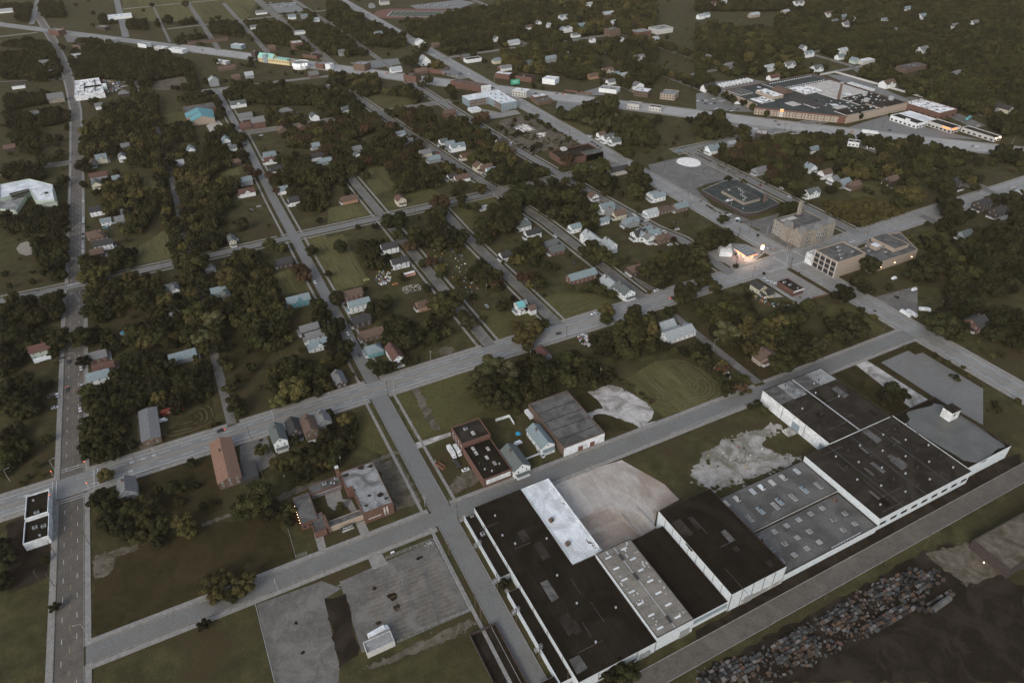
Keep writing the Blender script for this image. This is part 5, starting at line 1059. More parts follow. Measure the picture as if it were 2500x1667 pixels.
for k in range(46):
    skylight(f,rng.uniform(746,842)-o[0],rng.uniform(579,630)-o[1],9.0,1.8,1.8,M['white'])
for x,y,s in ((735,722,3),(812,641,6),(762,616,5)):
    b=MB(); b.poly([(math.cos(a)*s,math.sin(a)*s) for a in np.linspace(0,5.8,9)],0); b.build('roof_puddle',M['white'],f,(x-o[0],y-o[1],9.1))
# strip mall right of the plant
for x0,y0,x1,y1,h,wl,rf,lb in ((797,523,812,560,5.5,'w','roofdark','shop with black roof and small white sign tower beside the plant'),(812,524,832,561,5,'w','roofwhite','white flat-roofed shop unit with shrubs on its roof'),(817,492,833,523,5.5,'p','roofdark','corner shop with glowing orange signs'),(833,450,845,491,4.5,'p','roofdark','last strip shop with bright lamps at its end'),(846,531,879,582,8,'b','roofpatch','roofless brick warehouse with snow-white debris inside')):
    q,oo=building('strip_shop','','shop',rect(x0,y0,x1,y1),h,WALL[wl],M[rf],.7,label=lb); wins(q,oo,(x0,y1),(x0,y0),[1.8],6,3.2,2.0,'d',2)
    wins(q,oo,(x0,y0),(x1,y0),[1.8],3,3.2,2.0,'d',2)
    if 'orange' in lb:
        b=MB(); b.box(0,0,0,.3,9,1.1,bottom=True); b.build('lit_sign',M['orange'],q,(x0-.3-oo[0],499-oo[1],4.2)); b=MB(); b.box(0,0,0,8,.3,1.1,bottom=True); b.build('lit_sign',M['orange'],q,(822-oo[0],y0-.3-oo[1],4.2))
    if 'lamps' in lb:
        for dx in (2,9): b=MB(); b.box(0,0,0,.8,.6,.6,bottom=True); b.build('wall_lamp',M['lit'],q,(x0+dx-oo[0],y0-.6-oo[1],3.6))
    if 'tower' in lb: b=MB(); b.box(0,0,0,1,6,4); b.build('sign_tower',M['white'],q,(x0-oo[0],536-oo[1],4.5))
# distant left building complex
f,o=building('white_complex','','school',[(x,y) for x,y in WP(1,'0 1265 200 1225 360 1265 385 1370 240 1370 200 1300 0 1360',7)],7,WALL['l'],M['roofwhite'],.6,label='pale angular complex with white roofs at the left edge')
b=MB(); P=[(x-o[0],y-o[1]) for x,y in WP(1,'210 1290 355 1285 370 1365 260 1375',9)]; b.prism(P,7,9.3,0,top=False); b.poly(P,9.2,1); b.build('upper_roof',[WALL['l'],M['roofwhite']],f)
b=MB(); P=[(x-o[0],y-o[1]) for x,y in WP(1,'60 1320 195 1285 205 1300 80 1345',8)]; b.prism(P,6.5,7.5,0,top=False); b.poly(P,7.4,1); b.build('dark_roof',[WALL['d'],M['roofdark']],f)
Q=WP(1,'0 1430 110 1440 200 1300 0 1360',4); f,o=building('white_complex','','school',Q,4,WALL['l'],M['roofgrey'],.4,label='lower window-lined wing of the pale angular complex')
# boundary walls and fences
def wall_line(nm,label,cat,pts,h,th,m,base=None):
    P=pts; e=empty(nm,(P[0][0],P[0][1],0)); tag(e,label,cat)
    for a,b_ in zip(P,P[1:]):
        n=max(1,int(math.dist(a,b_)/8))
        for i in range(n):
            p=(a[0]+(b_[0]-a[0])*(i+.5)/n-P[0][0],a[1]+(b_[1]-a[1])*(i+.5)/n-P[0][1]); q=MB(); q.box(0,0,0,math.dist(a,b_)/n-.04,th,h); q.build('wall_panel',m,e,(p[0],p[1],0),math.atan2(b_[1]-a[1],b_[0]-a[0]))
def mesh_fence(label,pts,h=2,step=3.2):
    e=empty('chain_link_fence',(pts[0][0],pts[0][1],0)); tag(e,label,'fence'); o=pts[0]
    pm=MB(); pm.tube((0,0,0),(0,0,h),.06,.06,5); pme=pm.mesh('post',M['metal']); D=dense(pts,step)
    for x,y in D: put('post',pme,e,(x-o[0],y-o[1],0))
    for a,b_ in zip(pts,pts[1:]):
        q=MB()
        for z in (h,h*.5,.1): q.tube((a[0]-o[0],a[1]-o[1],z),(b_[0]-o[0],b_[1]-o[1],z),.05,.05,4)
        q.build('rail',M['metal'],e)
        q=MB(); n=max(1,int(math.dist(a,b_)/.5))
        for i in range(n):
            for s in (0,1):
                t0,t1=(i/n,(i+1)/n); z0,z1=((.1,h) if s else (h,.1)); A=(a[0]+(b_[0]-a[0])*t0-o[0],a[1]+(b_[1]-a[1])*t0-o[1]); B=(a[0]+(b_[0]-a[0])*t1-o[0],a[1]+(b_[1]-a[1])*t1-o[1])
                q.face([(*A,z0),(*B,z1),(*B,z1+.03),(*A,z0+.03)])
        w=q.build('wire_mesh',M['metal'],e); w['kind']='stuff'
mesh_fence('silver chain-link fence along the car park beside the side street',WP(8,'725 590 975 1075'))
mesh_fence('chain-link fence along the lower edge of the big car park',WP(8,'975 1075 460 1300'))
mesh_fence('chain-link fence on the upper kerb of the big car park',WP(8,'730 590 400 720'))
mesh_fence('chain-link fence at the left edge of the lower-left car park',WP(7,'1750 1040 1880 1568'))
mesh_fence('wire fence beside the school lawn corner',WP(14,'455 920 550 1260 670 1220'))
mesh_fence('wire fence along the far edge of the gravel field',WP(6,'100 1410 240 1350 400 1290 600 1210'))
wall_line('garden_wall','white L-shaped garden wall behind the brick workshop','wall',WP(5,'1148 1312 1242 1282 1275 1335'),2,.3,M['white'])
wall_line('boundary_wall','long grey wall between the cream house and takeaway lot','wall',[(390,349),(390,303)],2.2,.5,WALL['g'])
wall_line('boundary_wall','low red brick wall below the takeaway car park','wall',[(404,304),(420,302)],1.5,.4,WALL['b'])
wall_line('plant_wall','concrete wall around the delivery truck yard','wall',[(853,745),(905,745),(908,600)],2.5,.5,WALL['p'])
wall_line('red_fence','long rust-red fence along the boulevard lot','fence',WP(19,'1560 240 1930 290'),2.4,.4,WALL['b'])
wall_line('timber_fence','orange plastic fence beside the corner cottage','fence',WP(5,'135 900 215 1040'),1.2,.15,M['reddoor'])
wall_line('block_wall','white wall beside the bungalow by the middle road','wall',WP(8,'1345 45 1460 0'),1.2,.3,M['white'])
# ------------------------------------------------------------------ trees
def leafmat(name,c,c2):
    m=bpy.data.materials.new(name); m.use_nodes=True; nt=m.node_tree; b=nt.nodes['Principled BSDF']; L=nt.links.new
    b.inputs['Roughness'].default_value=.85; b.inputs['Specular IOR Level'].default_value=.15
    ge=_n(nt,'ShaderNodeNewGeometry'); tc=_n(nt,'ShaderNodeTexCoord'); no=_n(nt,'ShaderNodeTexNoise'); no.inputs['Scale'].default_value=2.2; no.inputs['Detail'].default_value=3; L(tc.outputs['Object'],no.inputs['Vector'])
    mx=_n(nt,'ShaderNodeMix',data_type='RGBA'); mx.inputs[6].default_value=(*c,1); mx.inputs[7].default_value=(*c2,1)
    ad=_n(nt,'ShaderNodeMath',operation='MULTIPLY_ADD'); ad.inputs[1].default_value=.55; L(ge.outputs['Random Per Island'],ad.inputs[0]); L(no.outputs['Fac'],ad.inputs[2])
    mr=_n(nt,'ShaderNodeMapRange'); mr.inputs[1].default_value=.45; mr.inputs[2].default_value=1.05; L(ad.outputs[0],mr.inputs[0]); L(mr.outputs[0],mx.inputs[0])
    oi=_n(nt,'ShaderNodeObjectInfo'); h=_n(nt,'ShaderNodeHueSaturation'); r=_n(nt,'ShaderNodeMapRange'); r.inputs[3].default_value=.62; r.inputs[4].default_value=1.5; L(oi.outputs['Random'],r.inputs[0]); L(r.outputs[0],h.inputs['Value'])
    mu=_n(nt,'ShaderNodeMath',operation='MULTIPLY'); mu.inputs[1].default_value=13.7; fr=_n(nt,'ShaderNodeMath',operation='FRACT'); r2=_n(nt,'ShaderNodeMapRange'); r2.inputs[3].default_value=.48; r2.inputs[4].default_value=.515
    L(oi.outputs['Random'],mu.inputs[0]); L(mu.outputs[0],fr.inputs[0]); L(fr.outputs[0],r2.inputs[0]); L(r2.outputs[0],h.inputs['Hue']); L(mx.outputs[2],h.inputs['Color']); L(h.outputs[0],b.inputs['Base Color'])
    return m
LEAF={'g':leafmat('leaves_green',(.056,.055,.018),(.018,.018,.006)),'y':leafmat('leaves_olive',(.095,.082,.026),(.040,.034,.012)),'r':leafmat('leaves_rust',(.078,.047,.024),(.034,.023,.012)),
 'p':leafmat('leaves_pale',(.10,.096,.042),(.048,.047,.02)),'d':leafmat('leaves_dark',(.036,.035,.013),(.013,.013,.005))}
M['bark']=mat('bark',(.09,.072,.055),(.05,.04,.03),3)
def crown_mesh(seed,nl,form,kind):
    R=np.random.default_rng(seed); V=[];Fc=[]
    lob=[]
    for i in range(nl):
        a=i*2.399+R.uniform(-.4,.4); t=(i+.5)/nl
        if form=='round': rr=.66*math.sin(math.pi*(.16+.72*t))+R.uniform(-.08,.08); z=.26+.58*t
        elif form=='tall': rr=.55*math.sin(math.pi*(.15+.75*t)); z=.2+.66*t
        else: rr=.78*math.sin(math.pi*(.2+.55*t))+R.uniform(-.1,.1); z=.38+.42*t
        lob.append((rr*math.cos(a),rr*math.sin(a),z,R.uniform(.26,.42),R.uniform(.12,.19)))
    lob.append((0,0,.5,.5,.34))
    import bmesh
    for k,(x,y,z,r,rz) in enumerate(lob):
        bm=bmesh.new(); bmesh.ops.create_icosphere(bm,subdivisions=3,radius=1)
        base=len(V)
        for v in bm.verts:
            f=.72+.26*R.random(); V.append((x+v.co.x*r*f,y+v.co.y*r*f,z+v.co.z*rz*f))
        for fa in bm.faces: Fc.append(tuple(base+v.index for v in fa.verts))
        bm.free()
    nleaf=2600
    for i in range(nleaf):
        x,y,z,r,rz=lob[R.integers(0,len(lob)-1)]
        d=R.normal(size=3); d/=np.linalg.norm(d); 
        if d[2]<-.3: d[2]*=-1
        f=R.uniform(.82,1.16); c=np.array([x+d[0]*r*f,y+d[1]*r*f,z+d[2]*rz*f])
        n=d*np.array([1,1,.6])+R.normal(size=3)*.45; n/=np.linalg.norm(n); u=np.cross(n,R.normal(size=3)); u/=np.linalg.norm(u); w=np.cross(n,u); s=R.uniform(.024,.05)
        base=len(V)
        for a_,b_ in ((-1,-.8),(1,-.7),(.8,1),(-.9,.8)):
            q=c+(u*a_+w*b_)*s*np.array([1,1,.62]); V.append(tuple(q))
        Fc.append((base,base+1,base+2,base+3))
    me=bpy.data.meshes.new('crown'); me.from_pydata(V,[],Fc); me.materials.append(LEAF[kind]); me.update(); return me
CR={}
for kind,n in (('g',7),('y',3),('r',2),('p',2),('d',4)):
    CR[kind]=[crown_mesh(hash((kind=='g',kind=='y',kind=='r',kind=='p',j))%9999+j*7+ord(kind),(9,13,11,15,8,12,10)[j%7],('round','broad','round','tall')[j%4],kind) for j in range(n)]
def trunk_mesh():
    b=MB(); b.tube((0,0,0),(0,0,.3),.075,.055,7,cap=False)
    for a in (0.3,1.9,3.3,4.9): b.tube((0,0,.28),(.42*math.cos(a),.42*math.sin(a),.62),.042,.012,5,cap=False)
    return b.mesh('trunk',M['bark'])
TRUNK=trunk_mesh()
def bare_mesh(seed):
    R=random.Random(seed); b=MB(); b.tube((0,0,0),(0,0,.25),.035,.028,6,cap=False)
    def br(p,d,l,r,n):
        q=p+d*l; b.tube(p,q,r,r*.6,4,cap=False)
        if n:
            for _ in range(3): 
                e=(d+Vector((R.uniform(-.7,.7),R.uniform(-.7,.7),R.uniform(-.1,.5)))).normalized(); br(q,e,l*.72,r*.6,n-1)
    for a in range(5): br(Vector((0,0,.22)),Vector((math.cos(a*1.26)*.6,math.sin(a*1.26)*.6,.9)).normalized(),.3,.022,3)
    return b.mesh('crown',M['bark'])
BARE=bare_mesh(3)
TREES=[]   # x,y,r,h,kind
def tree_px(t,X,Y,r,k='g'):
    x,y=W(t,X,Y,6); a=proj(x,y,6); rm=r/OT[t][2]*a[2]/F
    h=min(19,max(2.2,rm*1.75))
    if k in 't': h=rm*2.4; k='g'
    x,y=W(t,X,Y,h*.52); TREES.append((x,y,rm,h,k,1))
def singles(t,s):
    for it in s.split(';'):
        p=it.split()
        if p: tree_px(t,float(p[0]),float(p[1]),float(p[2]),p[3] if len(p)>3 else 'g')
singles(4,'560 740 85;410 740 82 d;1290 330 48 r;1850 100 50;1925 130 42;1530 900 50 d;1570 1075 58;1605 1190 70;1640 1250 50;1710 950 45 d;1380 745 62 p;1485 790 48 r;2060 285 55 r;2080 330 48 r;2130 150 50 d;1460 610 75 p;1560 330 85 y;1340 560 80;1240 600 60;1480 690 55;960 470 75;1330 230 90;1250 210 60;600 330 60 y;690 300 60 y;820 170 65 d;580 210 50;1090 1150 55 y;1790 1510 50;570 900 50 d;1990 920 80;2000 1100 90 y;1900 1180 60 y;1060 1430 30')
singles(5,'85 115 55 d;590 70 42;560 120 48 r;650 235 40 d;710 225 46 r;780 270 42 y;770 310 36;1060 60 62;1095 40 50 r;1410 225 50 d;1500 250 44 d;1345 325 55 r;1440 365 55;1385 375 40 y;760 500 90;840 490 85;810 560 60;930 585 48;965 640 62 p;340 545 70 d;405 490 52;1200 520 58 d;1340 535 42 d;1860 410 42;1910 440 38;1790 140 80;1860 170 75;1820 210 50;1960 230 42;2190 280 70;2210 220 40 y;1340 740 80 y;1400 690 75 y;1290 660 45 y;1455 650 60;1370 800 45;1905 560 62 y;1905 610 52;1130 930 95 p;1060 1010 100 p;1200 990 95 p;1120 1080 110;1230 1060 80;1000 1110 60;1160 1180 75 d;1090 1190 60;60 470 60 d;70 650 60 d;90 880 55 d;600 890 38 d;540 900 40 d;370 950 60 d;300 930 40;440 940 40;1420 95 50 t;1350 110 40;1300 170 40 d;480 40 50;830 50 80 d;900 50 70 d;760 100 60;2100 560 60;2190 640 60;2120 700 70;2010 790 60;905 380 28 y')
singles(6,'330 90 75;440 70 78;490 30 48;160 170 62 t;270 160 70;330 250 55;50 200 50 y;40 320 70 d;330 350 62;405 395 52;210 430 78;170 480 50;520 490 52 y;590 520 60;470 600 48 y;630 590 55;690 700 70 y;480 700 85 p;1050 520 60;1000 600 50;860 640 60 y;1285 440 78 d;1240 660 60 d;1330 640 80 d;1400 690 60 d;1300 730 50 d;1130 790 58 p;1180 745 36 y;1055 860 66;865 920 82;1470 240 72 d;1380 350 50 d;1430 410 45 d;1850 270 100 d;1760 300 60 d;1900 200 60 d;1620 1100 70 d;1670 1130 60 d;1590 1150 55 d;1950 660 95 d;1900 620 60 d;2010 640 60 d;700 1190 35;650 1210 28;280 870 48;330 900 50;500 1080 48 d;570 1060 42 d;470 950 35 r;420 1000 36;760 390 12 d;550 250 22;145 310 18;100 560 50;700 40 12 d;980 300 10')
singles(7,'720 150 58 y;1180 230 62 d;1255 470 80 y;1290 520 70 y;1750 310 130;1680 380 90;1820 400 80;1960 400 58;1440 900 80 y;1530 850 70 y;1660 900 80 y;1600 960 70;1480 980 60 y;1390 1170 48 d;700 280 55 d;790 300 60 d;880 400 80;980 440 75 y;850 520 80 d;760 430 65 d;960 330 55 y;1060 430 50;2000 50 70;2100 80 65;2190 40 70;1960 100 30 y;1560 810 60 b;1700 790 60 b;370 1050 40 d;310 720 30 d')
singles(8,'1205 890 46 d;1960 1440 70 d;2040 1500 90 d;1940 1530 70 d;40 60 55;1580 1000 5;620 230 1;1990 1460 40 d')
singles(2,'560 420 58;620 385 40 d;750 450 48 y;690 550 34 d;640 580 30;260 1200 36;180 1160 48;905 1270 48;1040 1290 50 y;1150 1210 66;915 1355 42;915 1400 30 t;770 1390 62 r;765 1450 60 d;840 620 46;860 660 30;1390 795 20 d;1450 835 22;1490 860 18;1640 955 22;1060 800 46 r;1020 830 36 r;460 1510 90;1110 1000 50 d;1190 1020 62 y;1000 1080 45;1260 1090 50 y;1330 1330 105;1270 1360 60;1420 1330 70;1530 1340 70;1640 1340 60;1870 1150 58;2110 1170 70;2150 1240 70;2110 1300 60;1860 1240 66;1740 1160 62;1700 1210 46;1640 1090 46 r;1240 1500 90;1060 1530 60;1900 700 60;1800 720 50;1850 770 72;1960 700 44 t;1930 820 50;1720 800 36;1600 780 44;1430 310 22;660 330 40;500 150 16 d')
singles(3,'390 1035 40 b;580 960 58;700 965 60;620 1010 44;1190 975 54;1240 990 40;1400 985 48;1450 1330 108 y;1390 1380 60;1660 1240 78 d;1720 1290 60 d;1740 1400 84 d;1690 1370 50 d;640 1430 68;700 1320 46 d;810 1110 48 r;2110 1030 60 d;2190 1050 48 d;2170 1370 70 d;2200 1500 60 d;2060 1540 50 d;300 1060 44 r;130 1070 22 y;280 500 36;1440 1190 20;320 900 60;60 820 60;150 800 60;480 950 40;180 1500 40;1930 1120 30 d;1330 240 60')
singles(1,'2140 500 1;2190 690 48;330 950 44 d;430 1230 44 d;560 1130 50 d;1150 135 38 d;1270 25 28 d;980 72 15;1490 125 22 d;1040 35 20 d;1715 440 26 d;1470 420 22 t;1740 1190 46 r;1700 1160 36 r;2120 870 24 r;2190 720 54;1660 1530 50 d;570 1260 30 d;720 850 80 y;900 1230 60 y;960 1330 60 y;1370 1250 60 y;1300 800 1;2180 910 46 y;2210 960 40 y;2110 1180 60;1800 1010 1;1660 940 40 d;140 500 1')
MASS=[ # tile, density, radius m, kinds, outline
(4,1,(3.2,6),'ggd','0 460 440 420 450 560 200 640 0 640'),(4,1,(3.5,6),'dgd','0 640 180 650 330 700 480 700 480 800 330 850 210 780 0 1000'),(4,1,(3.5,6),'dgd','0 1000 250 1030 300 1180 200 1280 0 1250'),(4,1,(3.5,6.5),'ddg','200 60 480 20 470 330 330 320 250 180'),(4,.7,(3,5),'dg','0 1300 180 1330 200 1568 0 1568'),
(4,1,(3.2,6.2),'gggyd','540 190 640 170 760 190 900 280 1050 310 1100 400 1200 420 1450 380 1500 520 1500 720 1380 760 1050 780 900 790 850 700 1000 600 900 480 660 620 560 580 540 330'),
(4,1,(3.2,6),'ggyd','1500 290 1600 130 1750 130 1850 250 1900 330 1880 480 1980 560 1980 740 1880 800 1700 780 1620 640 1540 600 1480 420'),
(4,1,(3.2,5.5),'ggd','1170 20 1560 0 1540 130 1400 180 1400 310 1200 240 1150 130'),(4,1,(3,5.5),'dggd','650 1060 760 1010 900 830 1050 820 1150 880 1350 870 1450 950 1420 1130 1330 1160 1180 1180 1000 1180 880 1240 650 1240 560 1180 600 1070'),
(4,1,(3,5.5),'dg','510 1300 650 1250 870 1240 930 1350 880 1400 640 1480 560 1560 500 1420'),(4,1,(3,5),'dg','620 1500 900 1400 940 1500 830 1568 620 1568'),(4,1,(3,5.5),'gyd','1840 930 2000 880 2240 900 2240 1130 2000 1200 1900 1150 1830 1050'),(4,1,(3.5,6),'dg','2150 500 2240 480 2240 640 2150 620'),(4,1,(3.5,6),'gdy','1960 1500 2240 1400 2240 1568 1960 1568'),
(4,.8,(3,5),'gd','800 160 920 120 900 260 820 260'),(4,.7,(3,5),'gd','620 660 850 740 840 800 640 780'),
(5,1,(3.5,6),'d','0 480 80 600 130 700 130 850 0 850'),(5,1,(3,5.5),'dg','210 80 340 60 350 180 420 160 430 240 330 250 250 230 220 150'),(5,1,(3.5,6.5),'dg','440 0 900 0 930 100 700 100 620 110 560 140 520 110 480 60'),(5,1,(3,5),'dgr','960 230 1050 230 1190 270 1220 330 1180 400 1060 370 980 300'),(5,1,(3,5.5),'gyd','1230 200 1260 150 1350 100 1470 60 1480 180 1330 220'),
(5,1,(3,5),'dgr','640 620 720 600 830 650 810 720 680 740'),(5,1,(3.5,6.5),'ddg','380 650 470 610 580 640 610 720 580 800 460 790 390 740'),(5,1,(3,4.5),'g','1590 380 1700 360 1870 340 1880 430 1750 450 1610 430'),(5,1,(4,7),'ggyd','2040 560 2120 530 2240 560 2240 830 2100 870 1900 850 1800 740 1960 690'),
(5,1,(3.5,6),'dg','1300 900 1450 850 1700 800 1800 870 1830 980 1700 1050 1560 1010 1450 1040 1320 1100'),(5,1,(3.5,6),'dg','1040 1150 1300 1090 1500 1090 1480 1180 1200 1230 1050 1220'),(5,1,(3.2,5),'gdy','0 1240 120 1220 180 1330 190 1450 100 1500 0 1500'),(5,1,(2.6,4),'dg','270 900 370 920 430 980 380 1010 290 990'),(5,.9,(3,5),'dg','1830 870 2000 1000 1900 1040 1700 1060'),(5,.8,(2.5,4),'gd','0 950 40 940 30 1080 0 1100'),
(6,1,(3.5,6.5),'gdg','270 60 330 0 440 0 520 30 510 140 430 180 330 170 270 120'),(6,1,(3.5,6),'gd','100 120 230 90 320 120 370 200 360 310 250 330 110 230'),(6,1,(3.2,6),'gyd','0 160 60 170 90 250 100 340 40 400 0 400'),(6,1,(3,5.5),'gyd','430 480 560 450 640 540 650 640 560 640 420 620 400 540'),(6,1,(3,5),'g','260 480 430 540 420 640 300 590'),(6,1,(3.5,6.2),'gyd','380 660 560 650 640 620 800 570 1000 560 1010 680 1070 780 960 820 780 830 600 800 480 750 400 720'),(6,1,(3.5,6),'dg','1180 600 1310 580 1440 640 1450 720 1320 770 1210 720'),
(6,1,(3.5,6),'d','1700 220 1850 200 1960 230 1900 330 1760 330'),(6,1,(3.2,5.5),'gd','0 680 60 760 100 800 380 780 420 840 260 860 220 830 120 820 0 800'),(6,1,(2.8,4.8),'gd','230 830 360 850 400 920 350 960 260 930'),(6,1,(2.5,4.2),'dgr','400 1020 520 980 620 1010 620 1100 500 1120 400 1050'),(6,1,(3.5,6.5),'d','2000 400 2240 380 2240 560 2120 560 2010 500'),(6,1,(3.5,6.5),'d','2050 0 2240 0 2240 300 2100 150'),(6,.9,(2,3.5),'gd','560 650 700 560 900 700 860 720'),(6,.6,(2,3.4),'dg','430 400 640 430 700 560 520 480'),
(6,1,(3,5),'d','1340 300 1480 380 1480 450 1370 420'),(6,1,(3.6,6.4),'d','2240 0 2520 0 2520 420 2240 420'),(6,1,(3.6,6.4),'ddg','2000 180 2240 260 2240 400 2050 400'),(6,1,(3.4,6),'d','1900 560 2100 560 2140 700 1960 760 1860 700'),(6,.8,(3.4,6),'d','2240 560 2520 520 2520 800 2260 700'),(6,1,(3,5),'dg','1800 20 1980 60 2060 180 1960 160'),
(2,.78,(4.2,7.6),'gd','0 80 100 80 240 90 250 160 200 200 300 150 460 180 530 250 520 300 430 310 360 300 280 290 270 360 120 370 0 340'),(2,1,(3.5,6),'g','0 0 140 0 150 60 60 80 0 60'),
(2,.75,(4.4,8),'ggd','520 130 650 150 720 100 860 80 1000 60 1100 60 1340 0 1500 0 1560 90 1500 200 1400 240 1150 240 1050 330 900 370 720 350 700 250 560 230'),(2,.66,(4.6,8.2),'ggyd','1100 30 2240 0 2240 250 2000 200 1800 240 1500 240 1500 290 1200 310 1100 250'),
(2,.78,(4.2,7.2),'gy','1200 340 1430 320 1500 380 1480 500 1300 470 1200 430'),(2,.78,(4.2,7.6),'g','1500 260 1700 250 1880 330 1860 450 1720 540 1560 480 1500 380'),(2,.78,(4.2,7.6),'gd','1900 260 2240 280 2240 540 2100 620 2000 520 1990 430 1900 350'),
(2,1,(3.2,6),'gyd','250 500 340 490 360 540 350 640 480 590 560 580 640 640 600 700 420 690 300 640 180 640 60 620 0 500'),(2,1,(3.2,6),'gd','0 510 60 560 200 600 290 700 200 730 0 720'),(2,1,(3.5,6.2),'ggrd','0 720 200 740 340 780 480 700 600 760 700 740 720 800 680 830 550 830 500 780 360 780 370 860 0 1000'),
(2,1,(3.5,6),'gdgr','360 860 550 830 700 850 1000 770 1080 850 1150 900 1130 990 1020 1000 740 930 560 1000 300 990'),(2,1,(3.5,6),'gdr','0 990 160 960 240 1020 420 1030 560 980 650 1000 620 1080 540 1130 330 1150 160 1130 0 1100'),(2,1,(3.2,6),'gd','410 1180 480 1120 620 1110 740 1130 760 1250 700 1290 600 1350 450 1260'),(2,1,(3.5,6),'gd','0 1140 60 1130 130 1160 140 1250 0 1240'),
(2,1,(3,5.5),'gyd','750 1100 900 1090 960 1150 900 1190 830 1200'),(2,1,(3.5,6),'gdy','1040 1000 1200 960 1280 1060 1290 1120 1200 1140 1060 1080 960 1100'),(2,1,(3.5,6.5),'gd','1200 1170 1400 1130 1450 1070 1600 1100 1600 1230 1450 1250 1300 1240 1200 1230'),(2,1,(3.5,6.5),'gd','1220 1300 1330 1270 1480 1290 1560 1300 1500 1420 1460 1440 1300 1430 1200 1380'),
(2,1,(3.2,5.5),'gr','1560 1060 1700 1020 1760 1080 1740 1160 1600 1180'),(2,1,(3.2,5.5),'gd','1650 1120 1800 1150 1780 1220 1680 1250'),(2,1,(3.5,6),'gd','1480 1310 1700 1260 1820 1290 1780 1380 1600 1370 1560 1500 1470 1480'),(2,1,(3.2,6),'gd','1820 1170 1900 1120 1930 1180 1960 1260 1900 1330 1820 1310'),(2,1,(3.5,6),'g','2080 1140 2170 1130 2210 1220 2170 1260 2150 1340 2060 1340 2070 1240'),
(2,1,(3.5,6.5),'ggp','1560 760 1700 760 1760 680 1830 700 1900 680 1980 720 1980 820 1900 880 1820 880 1690 850 1640 790'),(2,1,(3.5,6.5),'g','1990 780 2240 830 2240 1000 2100 970 1950 960 1960 880'),(2,1,(3.2,5.5),'g','1920 1010 2060 980 2100 1050 1960 1050'),
(2,1,(3.5,6),'gd','700 1440 800 1440 820 1520 760 1568 690 1568'),(2,1,(3.5,6.5),'gd','1000 1400 1080 1380 1290 1440 1290 1568 1130 1568'),(2,.8,(3,5),'gd','940 200 1100 240 1140 330 980 330'),(2,.8,(3,5),'gd','900 360 1000 350 1080 420 960 400'),(2,.7,(3,5.5),'gd','1560 1400 1820 1400 1840 1560 1600 1568'),(2,.8,(3,5),'gd','1150 470 1300 500 1480 540 1180 520'),
(1,1,(3.5,6.5),'ddg','0 360 370 320 430 400 440 480 300 540 0 520'),(1,1,(3.5,6.2),'gdd','480 320 560 260 700 270 800 300 900 330 1180 330 1220 380 1300 420 1330 500 1360 600 1200 600 1000 580 920 570 800 560 690 540 540 530 480 430'),(1,1,(3.5,6),'d','30 640 330 620 340 680 220 700 50 740'),(1,1,(3.5,6),'d','30 760 220 760 450 740 480 800 280 850 60 860'),(1,1,(3.5,6),'dg','60 900 240 870 260 1060 100 1000'),
(1,1,(3.5,6),'d','20 1120 290 1100 300 1180 200 1240 30 1200'),(1,1,(3.5,6.5),'d','120 1350 260 1330 470 1390 490 1568 0 1568 0 1430 110 1420'),(1,1,(3.5,6.4),'gdyd','560 920 600 830 770 810 900 830 1100 760 1100 850 1060 960 1120 980 1130 1100 1020 1130 850 1100 850 1040 700 1040 560 1060 530 980'),(1,1,(3,5.5),'dg','520 1080 610 1080 620 1160 530 1160'),(1,1,(3.2,6),'gd','760 700 900 690 1060 640 1080 750 900 820 760 800 690 760'),
(1,1,(3.5,6),'gd','1260 630 1480 640 1540 700 1520 790 1290 750'),(1,.9,(3.2,5.5),'gd','1120 850 1300 830 1320 940 1130 960'),(1,1,(3.5,6.2),'gd','1400 950 1520 840 1640 830 1660 930 1620 1010 1560 980 1500 900 1590 1080 1540 1130 1420 1120 1390 1020'),(1,1,(3.2,6),'gdy','1030 1080 1250 1000 1380 1030 1500 1130 1430 1220 1270 1240 1150 1180 1050 1160'),(1,1,(3.2,6),'gydy','690 1220 900 1180 1010 1260 1030 1450 960 1568 850 1568 840 1450 700 1440 690 1300'),
(1,1,(3.4,6.4),'gydg','1060 1300 1200 1250 1480 1230 1540 1200 1620 1260 1520 1460 1470 1568 1130 1568 1100 1420'),(1,1,(3.5,6.5),'g','1680 560 1900 560 2240 600 2240 720 2100 700 1900 700 1700 680 1550 660 1500 620'),(1,1,(3.3,6),'gyr','1820 730 1900 740 2100 840 2240 860 2240 1060 2150 1000 1960 980 1930 880 1840 800'),(1,1,(3.5,6),'g','1900 1080 2240 1060 2240 1300 2100 1240 1910 1240 1880 1140'),(1,1,(3,5),'gr','1760 1170 1880 1180 1900 1300 1800 1280'),(1,1,(3.2,5.5),'gd','1960 1280 2240 1300 2240 1420 2050 1420'),(1,1,(3.5,6),'gd','1500 1020 1720 1030 1740 1100 1640 1130 1480 1120'),
